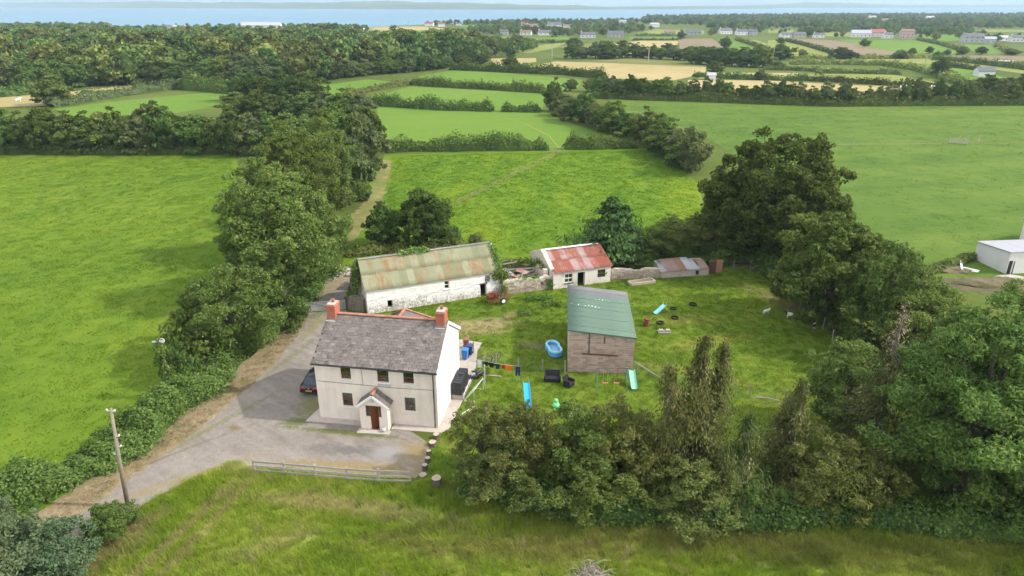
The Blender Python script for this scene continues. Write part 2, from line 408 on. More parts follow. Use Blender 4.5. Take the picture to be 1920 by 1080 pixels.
def conifer(seed, leaders, lmax, nbr, mat, per=26, s=.2, dead=.15, droop=.5, bare_top=0.0, asp=.3, rise=.15, zlow=.08, hang=.45):
    """ragged conifer with one or more leaders; drooping sprays on whippy branches"""
    rng = np.random.default_rng(seed); b = MB(); P = []; D = []; T = []; A = []
    hm = max(l[2] for l in leaders)
    for lx, ly, h in leaders:
        b.tube([(lx*.3,ly*.3,-.1), (lx*.7,ly*.7,h*.35), (lx,ly,h*.7), (lx+rng.normal()*.15,ly,h)], [.02*h, .016*h, .009*h, .015], 6)
        n = int(nbr*h/hm)
        for k in range(n):
            z = h*(zlow + (1-zlow)*(k+rng.random())/n); u = z/h
            ln = (lmax*(1-u)**1.15 + .3)*rng.uniform(.3, 1.25); az = rng.uniform(0, 2*math.pi)
            isdead = rng.random() < dead or u > 1-bare_top
            fx = lx*(.3+.7*u)
            pts = []
            for t in (0, .35, .7, 1):
                pts.append((fx+math.cos(az)*ln*t, ly*(.3+.7*u)+math.sin(az)*ln*t, z + rise*ln*t - droop*ln*t*t))
            b.tube(pts, [.03+.008*ln, .025, .015, .006], 4, cap=False)
            m = int(per*(.5+ln/lmax)*(.09 if isdead else 1))
            t = rng.uniform(.22, 1.02, m)
            base = np.stack([fx+math.cos(az)*ln*t, ly*(.3+.7*u)+math.sin(az)*ln*t, z + rise*ln*t - droop*ln*t*t], 1)
            sp = .12+.16*ln
            off = rng.normal(size=(m, 3))*np.array([sp, sp, .1]); off[:, 2] -= np.abs(rng.normal(size=m))*hang
            P.append(base+off); D.append(np.stack([np.cos(az)+0*t, np.sin(az)+0*t, .5+0*t], 1)); A.append(np.stack([.5*np.cos(az)+0*t, .5*np.sin(az)+0*t, -1+0*t], 1)+rng.normal(size=(m, 3))*.35)
            base_t = rng.uniform(.8, 1) if isdead else rng.uniform(0, .55)
            T.append(base_t + rng.random(m)*.28)
    P = np.concatenate(P); P[:, 2] = np.maximum(P[:, 2], .05)
    crown = leaf_mesh('foliage', P, np.concatenate(D), s, mat, rng, asp, np.concatenate(T), along=np.concatenate(A))
    return dict(trunk=b.mesh('trunk', M['bark'], True, False), crown=crown, h=hm, r=lmax)
def wobble(rng, n=5):
    a = rng.uniform(.3, 1, n); f = rng.uniform(.05, .6, n); ph = rng.uniform(0, 6.28, n); a /= a.sum()
    return lambda s: (a[:, None]*np.sin(f[:, None]*s[None, :]+ph[:, None])).sum(0)
def hedge(name, pts, w, h, per_m, s, mat, label, seed, group=None, taper=True, rag=.3, asp=.55, cat='hedge', up=.35, core=True, part='foliage'):
    """hedge of leaves over a lumpy inner mass, along a line on the ground"""
    rng = np.random.default_rng(seed); pts = np.array([p[:2] for p in pts], float)
    seg = np.linalg.norm(np.diff(pts, axis=0), axis=1); cum = np.concatenate([[0], np.cumsum(seg)]); Ln = cum[-1]
    n = max(40, int(per_m*Ln)); S = rng.uniform(0, Ln, n)
    at = lambda q: np.stack([np.interp(q, cum, pts[:, 0]), np.interp(q, cum, pts[:, 1])], 1)
    def frame(q):
        t = unit(np.c_[at(np.minimum(q+.5, Ln))-at(np.maximum(q-.5, 0)), np.zeros(len(q))]); return np.c_[-t[:, 1], t[:, 0]]
    k = 20.0/max(h*6, 1); wa, wb, wc = wobble(rng), wobble(rng), wobble(rng, 7)
    hh = lambda q: h*(1 + rag*wa(q*k) + rag*.6*wc(q*k*4))*(np.clip(np.minimum(q, Ln-q)/(h*.8)+.35, 0, 1) if taper else 1)
    ww = lambda q: w*.5*(1 + rag*.8*wb(q*k) + rag*.4*wc(q*k*3+9))
    th = np.where(rng.random(n) < .5, np.arccos(rng.uniform(-1, 1, n)), rng.uniform(0, math.pi, n)); rr = rng.uniform(.72, 1.08, n)
    c, sn = np.cos(th), np.sin(th)**.7
    nb = frame(S); H_, W_ = hh(S), ww(S)
    xy = at(S) + nb*(c*W_*rr)[:, None]; z = np.maximum(sn*H_*rr, .05)
    P = np.c_[xy, z] + rng.normal(size=(n, 3))*s*.5; P[:, 2] = np.maximum(P[:, 2], .04)
    D = np.c_[nb*c[:, None], sn + up]
    T = .6*rng.random(n) + .25*(.5+.5*wc(S*k*2)) + .15*sn*rng.random(n)
    extra = None
    if core:
        m = max(3, int(Ln/max(h*.5, .6))+1); q = np.linspace(0, Ln, m); A = at(q); nb2 = frame(q); hq, wq = hh(q)*.74, ww(q)*.70
        ang = np.linspace(0, math.pi, 7); vs = []
        for i in range(m):
            j = 1 + .12*rng.normal(size=7)
            for a_, jj in zip(ang, j): vs.append((A[i, 0]+nb2[i, 0]*math.cos(a_)*wq[i]*jj, A[i, 1]+nb2[i, 1]*math.cos(a_)*wq[i]*jj, max(0, math.sin(a_)**.7*hq[i]*jj) - .02))
        fs = [(i*7+j, i*7+j+1, (i+1)*7+j+1, (i+1)*7+j) for i in range(m-1) for j in range(6)]
        extra = (vs, fs)
    o = thing(name, label, cat, (0, 0, 0), 0, group)
    o.location = (pts[:, 0].mean(), pts[:, 1].mean(), 0)
    P[:, :2] -= np.array(o.location[:2])
    if extra: extra = (np.array(extra[0]) - np.array([o.location[0], o.location[1], 0]), extra[1])
    link(part, leaf_mesh(part, P, D, s, mat, rng, asp, T, extra), o)
    return o
def patch(name, pts, mat, z=0.004, kind='structure'):
    me = bpy.data.meshes.new(name); me.from_pydata([(p[0], p[1], z) for p in pts], [], [tuple(range(len(pts)))]); me.materials.append(mat)
    bm = bmesh.new(); bm.from_mesh(me)
    for f in bm.faces:
        if f.normal.z < 0: f.normal_flip()
    bmesh.ops.triangulate(bm, faces=bm.faces); bm.to_mesh(me); bm.free()
    o = link(name, me)
    if kind: o['kind'] = kind
    return o
def scatter(name, label, cat, pts, protos, density, smin, smax, seed, z=0.0):
    """small plants nobody could count, set out over an area: one object of kind stuff"""
    o = patch(name, pts, protos[0].data.materials[0], z, None)
    tag(o, label, cat, None, 'stuff')
    colx = bpy.data.collections.new(name + '_tufts')
    for p in protos: colx.objects.link(p)
    ng = bpy.data.node_groups.new(name, 'GeometryNodeTree')
    ng.interface.new_socket('Geometry', in_out='INPUT', socket_type='NodeSocketGeometry'); ng.interface.new_socket('Geometry', in_out='OUTPUT', socket_type='NodeSocketGeometry')
    N, L = ng.nodes, ng.links
    gi, go = N.new('NodeGroupInput'), N.new('NodeGroupOutput')
    d = N.new('GeometryNodeDistributePointsOnFaces'); d.inputs['Density'].default_value = density; d.inputs['Seed'].default_value = seed
    ip = N.new('GeometryNodeInstanceOnPoints'); ci = N.new('GeometryNodeCollectionInfo'); ci.inputs['Collection'].default_value = colx
    ci.inputs['Separate Children'].default_value = True; ci.inputs['Reset Children'].default_value = True; ip.inputs['Pick Instance'].default_value = True
    rr = N.new('FunctionNodeRandomValue'); rr.data_type = 'FLOAT_VECTOR'; rr.inputs[0].default_value = (-.12, -.12, 0); rr.inputs[1].default_value = (.12, .12, 6.283)
    rs = N.new('FunctionNodeRandomValue'); rs.data_type = 'FLOAT'; rs.inputs[2].default_value = smin; rs.inputs[3].default_value = smax
    L.new(gi.outputs[0], d.inputs['Mesh']); L.new(d.outputs['Points'], ip.inputs['Points']); L.new(ci.outputs[0], ip.inputs['Instance'])
    L.new(rr.outputs[0], ip.inputs['Rotation']); L.new(rs.outputs[1], ip.inputs['Scale']); L.new(ip.outputs[0], go.inputs[0])
    o.modifiers.new('scatter', 'NODES').node_group = ng
    return o
def tuft(name, mat, n, rad, h, wd, seed, lean=.5):
    """clump of grass blades (not linked to the scene: scattered)"""
    rng = np.random.default_rng(seed); vs = []; fs = []
    for i in range(n):
        a, q = rng.uniform(0, 6.28), rad*math.sqrt(rng.random()); x, y = q*math.cos(a), q*math.sin(a)
        b = rng.uniform(0, 6.28); l = h*rng.uniform(.5, 1.2); k = lean*rng.uniform(.2, 1.2)
        dx, dy = math.cos(b)*wd, math.sin(b)*wd; tx, ty = -math.sin(b)*l*k, math.cos(b)*l*k
        m = len(vs)
        vs += [(x-dx,y-dy,0), (x+dx,y+dy,0), (x+dx*.7+tx*.4,y+dy*.7+ty*.4,l*.6), (x-dx*.7+tx*.4,y-dy*.7+ty*.4,l*.6), (x+tx,y+ty,l)]
        fs += [(m,m+1,m+2,m+3), (m+3,m+2,m+4)]
    me = bpy.data.meshes.new(name); me.from_pydata(vs, [], fs); me.materials.append(mat)
    return bpy.data.objects.new(name, me)

# ------------------------------------------------------------------ ground, fields, water
def sp(px, py, rx, ry, rot, c, a): g = G(px, py); return (g[0], g[1], rx, ry, rot, c, a)
TAN, STRAW, RED_BROWN, OLIVE = (.34,.265,.14), (.44,.36,.18), (.24,.185,.085), (.17,.17,.05)
M['base'] = field('pasture_ground', (.055,.08,.016), (.095,.13,.022), (.14,.16,.04), .01, .1, 1.0)
LF = ((.062,.125,.011), (.115,.185,.015), (.185,.24,.024)); MF = ((.058,.130,.013), (.112,.195,.014), (.195,.25,.018)); RF = ((.052,.108,.016), (.100,.165,.024), (.165,.215,.042))
LW = ((.060,.105,.011), (.118,.185,.017), (.20,.215,.036)); MD = ((.115,.20,.018), (.225,.30,.034), (.40,.40,.11))
lawn_spots = [sp(893,612,4.6,2.0,.1,TAN,.75), sp(1330,640,5,1.2,.3,(.24,.23,.05),.6), sp(1290,600,4,1.5,0,(.23,.22,.05),.5), sp(960,590,1.5,.8,0,TAN,.6), sp(1000,648,1.6,.9,0,(.20,.17,.09),.6), sp(1300,700,5,1.0,-.4,(.24,.23,.05),.5), sp(1480,570,6.5,1.6,-1.0,RED_BROWN,.6), sp(1420,505,4,1.2,-.6,RED_BROWN,.6), sp(850,830,1.2,1.2,0,(.22,.22,.05),.5)]
meadow_spots = [sp(330,1010,7,.45,1.25,TAN,0.58), sp(395,985,7,.4,1.32,TAN,0.50), sp(590,945,4.5,.8,-.15,STRAW,0.54), sp(700,960,5,1.0,-.2,STRAW,0.43), sp(950,1030,9,1.3,-.05,RED_BROWN,0.47), sp(1300,1010,9,1.6,-.05,RED_BROWN,0.50), sp(1600,1040,9,1.6,0,OLIVE,0.58), sp(180,1050,3,1.6,.9,TAN,0.61), sp(255,990,2.2,.7,.7,TAN,0.58), sp(520,1020,3,.8,.5,STRAW,0.36), sp(780,1000,5,.7,.3,OLIVE,0.50), sp(440,880,3,.5,.1,STRAW,0.43)]
M['left_field'] = field('left_pasture', *LF, .022, .22, 2.2, streak=.5, streak_s=(.25,.05), bump=.8, seedv=1)
M['mid_field'] = field('mid_pasture', *MF, .03, .16, 1.6, streak=.15, streak_s=(.12,.02), bump=.8, seedv=2, w=(.3,.45,.25))
M['right_field'] = field('right_pasture', *RF, .015, .12, 1.6, streak=1.35, streak_s=(.16,.02), bump=.9, seedv=3, w=(.4,.36,.24))
M['lawn'] = field('yard_grass', *LW, .09, .5, 4.0, bump=.7, seedv=4, w=(.45,.33,.22), spots=lawn_spots)
M['meadow'] = field('rough_meadow', *MD, .08, .45, 4.0, bump=.9, seedv=5, w=(.42,.36,.22), spots=meadow_spots)
M['lawn_blade'] = field('yard_grass_blade', *LW, .09, .5, 4.0, seedv=4, w=(.45,.33,.22), spots=lawn_spots, blade=True)
M['meadow_blade'] = field('meadow_grass_blade', *MD, .08, .45, 4.0, seedv=5, w=(.42,.36,.22), spots=meadow_spots, blade=True)
M['right_blade'] = field('right_grass_blade', *RF, .015, .12, 1.6, streak=1.35, streak_s=(.16,.02), seedv=3, w=(.4,.36,.24), blade=True)
M['left_blade'] = field('left_grass_blade', *LF, .022, .22, 2.2, streak=.5, streak_s=(.25,.05), seedv=1, blade=True)
M['mid_blade'] = field('mid_grass_blade', *MF, .03, .16, 1.6, streak=.15, streak_s=(.12,.02), seedv=2, w=(.3,.45,.25), blade=True)
M['far_green'] = field('far_pasture', (.085,.165,.020), (.120,.208,.026), (.155,.232,.038), .008, .05, .6, seedv=6, bump=.3, streak=1.2, streak_s=(.08,.008))
M['far_lime'] = field('far_lime_pasture', (.17,.205,.04), (.21,.24,.055), (.26,.27,.075), .008, .05, .6, seedv=7, bump=.3)
M['stubble'] = field('stubble', (.30,.24,.10), (.37,.30,.135), (.43,.35,.17), .01, .08, .6, seedv=8, bump=.3, lines=(.6, 6.0, .12, (.25,.22,.09)))
M['plough'] = field('ploughed_field', (.17,.13,.08), (.22,.17,.105), (.27,.21,.13), .012, .1, .6, seedv=9, bump=.3)
M['olive'] = field('rough_pasture', (.12,.14,.035), (.17,.175,.05), (.22,.21,.07), .02, .1, .6, seedv=10, bump=.3)
M['verge'] = field('dry_hedge_trimmings', (.13,.135,.045), (.27,.21,.12), (.40,.31,.20), .25, 1.2, 6, seedv=11, bump=.9, w=(.35,.35,.3))
M['verge_blade'] = field('dry_stem', (.13,.135,.045), (.27,.21,.12), (.40,.31,.20), .25, 1.2, 6, seedv=11, w=(.35,.35,.3), blade=True)
M['lane'] = field('worn_track', (.10,.155,.025), (.19,.19,.06), (.36,.28,.15), .05, .4, 3, seedv=12, bump=.6)
M['mud'] = field('bare_earth', (.07,.08,.03), (.13,.115,.06), (.25,.205,.14), .12, .7, 4, seedv=13, bump=.9)
def rough(pts, amp=.22, step=.7, seed=1):
    """ragged outline: the edge cut into short pieces that wander sideways"""
    rg = random.Random(seed); out = []; n = len(pts)
    for i in range(n):
        a, b = np.array(pts[i][:2]), np.array(pts[(i+1) % n][:2]); d = b-a; l = float(np.linalg.norm(d)); k = max(1, min(60, int(l/step))); nn = np.array([-d[1], d[0]])/max(l, 1e-6)
        for j in range(k): out.append(tuple(a+d*(j+(rg.uniform(-.3,.3) if j else 0))/k + nn*rg.uniform(-amp, amp)*(1 if j else .4)))
    return out

shore = [(-1500,58), (-400,58), (0,56), (100,55), (200,54), (300,50), (450,50), (600,49), (690,52), (740,48), (830,45), (960,41), (1100,40), (1195,38), (1212,31), (1300,29), (1440,28), (1700,26.5), (1920,26), (2600,26), (3600,27)]
ground_pts = [G(x, y)[:2] for x, y in shore]
patch('ground', [(-900, -60)] + ground_pts + [(2500, -60)], M['base'], 0.0)

def water_mat():
    m, N, L = new_mat('lough_water'); p = coords(N, 'World')
    a = noise(N, L, mapping(N, L, p, scale=(.002, .012, 1)), 1.0, 6, .6)
    r = ramp(N, [(.3, (.075,.19,.28)), (.7, (.12,.26,.35))]); L.new(a.outputs['Fac'], r.inputs['Fac'])
    w = noise(N, L, mapping(N, L, p, scale=(.15, .3, 1)), 1.0, 5, .6)
    return finish(m, N, L, r.outputs['Color'], .45, w.outputs['Fac'], .6, .6, spec=.35)
patch('water', [(-30000, 300), (30000, 300), (30000, 26000), (-30000, 26000)], water_mat(), -0.6)

# far shore: hills with real distance and height
def hill(name, shore_px, top_px, back, mat, seed):
    rng = np.random.default_rng(seed); xs = np.linspace(shore_px[0][0], shore_px[-1][0], 90); vs = []; fs = []
    sx, sy = zip(*shore_px); tx, ty = zip(*top_px); wv = wobble(rng, 9)
    for i, x in enumerate(xs):
        a = np.array(G(x, float(np.interp(x, sx, sy)))); t = float(np.interp(x, tx, ty)) + .7*float(wv(np.array([x*.12]))[0])
        k1, k2 = 1+back*.35, 1+back
        d = a[:2]
        row = [(a[0], a[1], -1.0)]
        for k, q in ((1.02, .12), (k1, .55), (k2, 1.0), (k2*1.15, .8)):
            z = max(4., ZH(d[0]*k2, d[1]*k2, t))*q
            row.append((d[0]*k, d[1]*k, z*(1 + .08*rng.normal())))
        vs += row
    for i in range(len(xs)-1):
        for j in range(4): fs.append((i*5+j, (i+1)*5+j, (i+1)*5+j+1, i*5+j+1))
    b = MB(); b.add(vs, fs); o = b.build(name, mat); o['kind'] = 'structure'; return o
M['hill'] = field('far_hill_land', (.06,.09,.05), (.11,.14,.07), (.19,.19,.11), .0009, .004, .03, seedv=14, bump=.1)
hill('hills', [(-900,12.6), (0,13.4), (300,15), (600,16.5), (960,18.2), (1150,17.8), (1300,17), (1450,16.2)],
     [(-900,3), (0,5.5), (120,4.4), (300,2.5), (520,4.5), (700,2.6), (880,4.5), (960,7.5), (1150,12.5), (1300,11.5), (1450,14)], .3, M['hill'], 3)
hill('hills', [(1250,15.6), (1500,14.8), (1920,13.4), (2900,12.6)], [(1250,11.5), (1400,10), (1480,5.5), (1530,3.2), (1600,6), (1700,9), (1920,9.2), (2900,8)], .5, M['hill'], 5)

# fields -------------------------------------------------------------
ZL = [0.004]
def fld(name, px, mat, edge=0.0):
    ZL[0] += 0.004
    if ZL[0] > .05: ZL[0] = .008
    p = [G(x, y)[:2] for x, y in px]
    return patch(name, rough(p, edge) if edge else p, M[mat], ZL[0])
fld('pasture', [(-700,292), (440,287), (490,480), (430,660), (250,850), (100,950), (-500,1120)], 'left_field')
fld('pasture', [(722,290), (1230,278), (1310,345), (1330,440), (1250,500), (900,480), (640,500), (668,420), (690,350)], 'mid_field')
fld('pasture', [(706,203), (925,209), (1018,210), (1105,243), (1200,272), (1050,284), (722,282)], 'far_green')
fld('pasture', [(668,190), (770,162), (1025,176), (1016,208), (930,209), (706,203)], 'far_green')
fld('pasture', [(782,144), (852,131), (960,138), (1092,150), (1080,172), (900,165)], 'far_green')
fld('pasture', [(605,160), (690,149), (772,156), (650,182), (600,186)], 'far_green')
fld('pasture', [(1138,183), (1440,192), (1930,195), (2500,198), (2600,540), (1720,520), (1540,380), (1330,262), (1190,225)], 'right_field')
for mat, px in [('far_green', [(100,204), (200,192), (387,174), (480,180), (437,188), (380,204), (262,222), (217,226), (160,228)]),
    ('stubble', [(-80,186), (72,177), (145,170), (250,160), (340,164), (290,169), (217,174), (165,182), (100,198), (0,201), (-80,205)]),
    ('stubble', [(44,157), (62,157), (60,165), (44,165)]),
    ('far_green', [(222,53), (292,51), (297,59), (245,62)]), ('far_green', [(300,52), (385,52), (380,56), (330,56)]), ('plough', [(205,69), (360,63), (412,62), (400,69), (270,72)]),
    ('stubble', [(22,73), (70,72), (78,76), (40,76)]), ('stubble', [(512,74), (572,72), (568,80), (540,81)]), ('far_lime', [(690,53), (700,49.5), (795,48.5), (890,60), (890,66), (685,68)]),
    ('stubble', [(700,51), (790,50), (840,55), (760,57), (700,56)]), ('far_green', [(860,47), (925,47), (940,51), (865,51)]),
    ('far_lime', [(640,115), (672,112), (800,118), (792,126), (750,124)]), ('far_green', [(680,70), (703,69), (700,78), (688,88), (680,86)]),
    ('far_lime', [(915,71), (962,68), (978,82), (930,85)]), ('stubble', [(920,110), (1005,109), (1006,116), (965,121), (928,124)]), ('far_lime', [(890,128), (946,126), (960,130), (910,132)]),
    ('stubble', [(960,131), (1042,115), (1167,119), (1325,126), (1322,136), (1300,143), (1255,152), (1135,146), (1060,139), (1000,138)]),
    ('olive', [(1085,115), (1185,110), (1260,113), (1325,126), (1167,119.5)]), ('far_lime', [(962,97), (1017,84), (1062,80), (1044,89), (992,100)]),
    ('olive', [(1050,88), (1120,80), (1155,79), (1115,92), (1075,100)]), ('far_green', [(1002,72), (1068,68), (1062,79), (1035,81), (1010,77)]),
    ('stubble', [(1150,82), (1212,75), (1272,76), (1268,92), (1217,102), (1172,100)]), ('far_green', [(1177,69.5), (1268,69), (1272,75.5), (1185,76)]),
    ('far_lime', [(1193,63), (1225,55), (1320,57), (1320,64), (1270,67), (1200,67)]), ('plough', [(1272,73), (1335,72), (1358,90), (1330,90), (1275,100)]),
    ('far_green', [(1362,78), (1380,75), (1420,92), (1392,98), (1360,92)]), ('far_lime', [(1388,77), (1417,75), (1442,83), (1446,97), (1410,86)]),
    ('far_lime', [(1440,75), (1474,76), (1560,101), (1560,110), (1480,108), (1440,92)]), ('plough', [(1475,71), (1568,76), (1684,97), (1672,105), (1612,109), (1560,99)]),
    ('far_green', [(1567,74), (1720,75), (1797,94), (1790,103), (1690,99), (1640,91)]), ('far_green', [(1720,66), (1807,65), (1812,76), (1745,77)]),
    ('far_lime', [(1540,59.5), (1602,60), (1600,69), (1545,68)]), ('far_lime', [(1440,55.5), (1487,55), (1487,62), (1440,62)]), ('far_lime', [(1845,55), (1930,56), (1930,60), (1850,60)]),
    ('far_green', [(1808,84), (1864,85), (1884,98), (1855,102), (1822,95)]), ('far_green', [(1880,66), (1930,66), (1930,72), (1880,71)]), ('plough', [(1770,104), (1940,105), (1940,114), (1860,115), (1774,111)]),
    ('far_lime', [(1478,112), (1745,110), (1940,131), (1940,141), (1800,121), (1640,118), (1498,117)]), ('far_green', [(1655,123), (1735,120), (1834,132), (1800,143), (1747,146), (1712,135)]),
    ('far_green', [(1880,117), (1940,117), (1940,128), (1900,122)]),
    ('far_lime', [(1470,130), (1535,127), (1686,136), (1600,139)]), ('far_lime', [(1515,138), (1672,140), (1717,147), (1800,163), (1760,166), (1647,158), (1518,151)]),
    ('stubble', [(1330,136), (1497,137), (1494,149), (1400,148), (1310,147)]), ('stubble', [(1290,150), (1440,151), (1580,159), (1835,168), (1835,188), (1440,184), (1290,176)]),
    ('far_green', [(1790,145), (1835,135), (1900,148), (1880,162), (1835,158)])]:
    fld('pasture' if mat.startswith('far') or mat == 'olive' else ('stubble_field' if mat == 'stubble' else 'ploughed_field'), px, mat)
# worn lane beside the trees, tractor track across the middle field
fld('track', [(640,470), (628,435), (660,405), (690,370), (704,335), (712,300), (735,300), (728,340), (716,380), (690,420), (665,452)], 'lane', .5)
def ribbon(name, px, w, mat):
    ZL[0] += 0.004
    p = [np.array(G(x, y)[:2]) for x, y in px]; l = []; r = []
    for i in range(len(p)):
        t = p[min(i+1, len(p)-1)] - p[max(i-1, 0)]; t /= np.linalg.norm(t); n = np.array([-t[1], t[0]])*w/2; l.append(p[i]+n); r.append(p[i]-n)
    return patch(name, l + r[::-1], M[mat], ZL[0])
for dx in (-4, 5):
    ribbon('track', [(848+dx,383), (900+dx,357), (950+dx,332), (1000+dx,308), (1035+dx,291), (1050+dx,280)], .55, 'olive')
ribbon('track', [(1050,280), (1030,255), (985,232), (952,222)], .5, 'far_lime')
ribbon('track', [(1545,271), (1700,270), (1800,268.5), (1930,269)], 1.1, 'olive')

# yard, meadow, driveway ---------------------------------------------
ZL[0] = 0.004
LAWN = [(800,905), (808,838), (826,806), (850,760), (860,700), (850,610), (700,595), (690,586), (940,552), (1037,542), (1144,527), (1240,518), (1330,508), (1400,490), (1500,570), (1600,660), (1660,800), (1640,950), (1200,965), (860,915)]
MEADOW = [(60,1180), (250,962), (380,890), (440,866), (478,880), (770,903), (805,895), (860,908), (1200,955), (1640,945), (1990,955), (2050,1180)]
fld('lawn', LAWN, 'lawn', .15)
DRIVE = [(0,1060), (115,975), (200,920), (285,858), (335,822), (385,784), (425,750), (462,720), (507,675), (537,640), (562,608), (576,590), (575,575), (598,545), (618,520), (648,497), (668,505), (652,545), (640,575), (700,640), (700,780), (780,815), (806,838), (800,870), (780,896), (700,893), (600,884), (520,878), (478,876), (440,872), (380,893), (320,920), (262,952), (215,982), (160,1020), (90,1080)]
GREEN, DRY, DARKG = (.11,.135,.03), (.28,.22,.11), (.135,.13,.125)
drive_spots = [sp(700,880,5.5,.8,-.1,DRY,.95), sp(780,848,1.6,1.5,0,DRY,.95), sp(600,872,4,.5,-.1,DRY,.85), sp(650,812,4.5,.35,-.15,GREEN,.9), sp(560,790,1.6,.8,.4,GREEN,.8), sp(585,760,1.2,1.6,0,OLIVE,.7), sp(660,845,3.6,.7,-.1,DARKG,.7), sp(725,848,1.3,.8,0,(.36,.35,.34),.6), sp(400,800,7,.35,1.0,OLIVE,.5), sp(545,670,5,.35,1.25,OLIVE,.5), sp(590,610,4,.5,1.45,(.24,.22,.08),.7), sp(625,535,5,1.2,1.3,DRY,.7), sp(600,585,2.5,.9,1.3,GREEN,.6), sp(340,900,6,.5,.6,DRY,.7), sp(250,880,9,.2,.72,(.16,.14,.09),.6), sp(438,803,.45,.4,0,(.20,.15,.08),1.0)]
M['gravel'] = field('driveway_gravel', (.15,.128,.105), (.258,.228,.194), (.41,.365,.315), .25, 1.6, 13, streak=-.95, streak_s=(.9,.12), bump=.7, seedv=16, w=(.25,.25,.5), spots=drive_spots)
fld('driveway', DRIVE, 'gravel', .18)
fld('meadow', MEADOW, 'meadow', .25)
VERGE = [(40,1034), (130,972), (215,920), (300,858), (350,822), (400,784), (440,750), (475,720), (520,675), (548,641), (572,608), (583,585), (552,588), (515,625), (485,657), (432,702), (392,732), (352,768), (302,810), (252,846), (182,888), (92,948), (-20,1012)]
fld('verge', VERGE, 'verge', .22)
M['dry'] = field('dry_yard_grass', (.14,.14,.04), (.24,.20,.085), (.33,.27,.14), .3, 1.0, 5, seedv=15, bump=.8)
fld('bare_ground', [(1735,520), (1800,492), (1850,470), (2000,480), (2060,560), (1920,560), (1800,545)], 'mud', .5)
M['drain'] = plain('rusty_drain_patch', (.14,.11,.07), .95, .4, 8)
# ------------------------------------------------------------------ building materials
def render_wall(name, base, stain, stain_lo=.55, stain_hi=.75, sc=.8, bump=.3, fine=9):
    m, N, L = new_mat(name); v = coords(N)
    a = noise(N, L, v, sc, 6, .65, .3); b = noise(N, L, v, fine, 5, .7); st = noise(N, L, mapping(N, L, v, scale=(2.2, 2.2, .25)), 1.0, 5, .6)
    f = math_n(N, L, 'ADD', math_n(N, L, 'MULTIPLY', a.outputs['Fac'], .6), math_n(N, L, 'MULTIPLY', st.outputs['Fac'], .4))
    r = ramp(N, [(stain_lo, 0.0), (stain_hi, 1.0)]); L.new(f, r.inputs['Fac'])
    colr = mixc(N, L, r.outputs['Color'], base, stain)
    colr = mixc(N, L, math_n(N, L, 'MULTIPLY', b.outputs['Fac'], .12), colr, [x*.7 for x in base])
    return finish(m, N, L, colr, .9, b.outputs['Fac'], bump, .02, spec=.2)
M['render'] = render_wall('cream_render', (.80,.71,.615), (.56,.49,.41), .43, .78, .5, .2)
M['porch_render'] = render_wall('porch_render', (.79,.70,.605), (.62,.56,.49), .5, .85, .7, .15)
M['gable_white'] = render_wall('white_painted_gable', (.86,.85,.82), (.70,.67,.60), .62, .95, .6, .15)
def whitewash(name, base=(.84,.82,.79), lost=(.33,.27,.215), amount=.5):
    m, N, L = new_mat(name); v = coords(N)
    a = noise(N, L, v, .55, 5, .6); b = noise(N, L, v, 4.2, 6, .72, .5); c = noise(N, L, v, 13, 4, .6)
    sep = N.new('ShaderNodeSeparateXYZ'); L.new(v, sep.inputs[0])
    low = N.new('ShaderNodeMapRange'); low.inputs['From Min'].default_value = 2.4; low.inputs['From Max'].default_value = 0.3; low.inputs['To Min'].default_value = -.14; low.inputs['To Max'].default_value = .07
    L.new(sep.outputs['Z'], low.inputs['Value'])
    f = math_n(N, L, 'ADD', math_n(N, L, 'ADD', math_n(N, L, 'MULTIPLY', a.outputs['Fac'], .35), math_n(N, L, 'MULTIPLY', b.outputs['Fac'], .65)), low.outputs['Result'])
    r = ramp(N, [(amount, 0.0), (amount+.09, .85)]); L.new(f, r.inputs['Fac'])
    stone = ramp(N, [(.3, [x*.55 for x in lost]), (.5, lost), (.7, (.55,.46,.38))]); L.new(c.outputs['Fac'], stone.inputs['Fac'])
    colr = mixc(N, L, r.outputs['Color'], base, stone.outputs['Color'])
    h = math_n(N, L, 'SUBTRACT', b.outputs['Fac'], math_n(N, L, 'MULTIPLY', r.outputs['Color'], .5))
    return finish(m, N, L, colr, .95, h, .5, .06, spec=.15)
M['whitewash'] = whitewash('flaking_whitewash', amount=.505)
M['cottage_wash'] = whitewash('dirty_whitewash', (.74,.68,.62), (.45,.37,.30), .56)
M['ruin_stone'] = whitewash('bare_rubble_stone', (.62,.54,.45), (.30,.23,.16), .47)
M['stone'] = plain('grey_rubble', (.22,.19,.15), .95, .4, 3, bump=.7)
def slate_mat():
    m, N, L = new_mat('slate'); oi = N.new('ShaderNodeObjectInfo'); v = coords(N, 'World')
    r = ramp(N, [(0, (.088,.077,.070)), (.2, (.132,.114,.102)), (.8, (.168,.142,.126)), (1, (.23,.198,.175))]); L.new(oi.outputs['Random'], r.inputs['Fac'])
    a = noise(N, L, v, .7, 4, .6); b = noise(N, L, v, 9, 5, .7)
    f = ramp(N, [(.5, 0.0), (.72, .8)]); L.new(b.outputs['Fac'], f.inputs['Fac'])
    colr = mixc(N, L, f.outputs['Color'], r.outputs['Color'], (.29,.265,.235))
    f2 = ramp(N, [(.45, 0.0), (.7, .45)]); L.new(a.outputs['Fac'], f2.inputs['Fac'])
    colr = mixc(N, L, f2.outputs['Color'], colr, (.19,.16,.148))
    return finish(m, N, L, colr, .8, b.outputs['Fac'], .3, .01, spec=.3)
M['slate'] = slate_mat()
M['felt'] = plain('roof_underlay', (.07,.065,.06), .95, .2, 3)
M['terracotta'] = plain('terracotta', (.37,.165,.11), .85, .3, 5, rnd=.15)
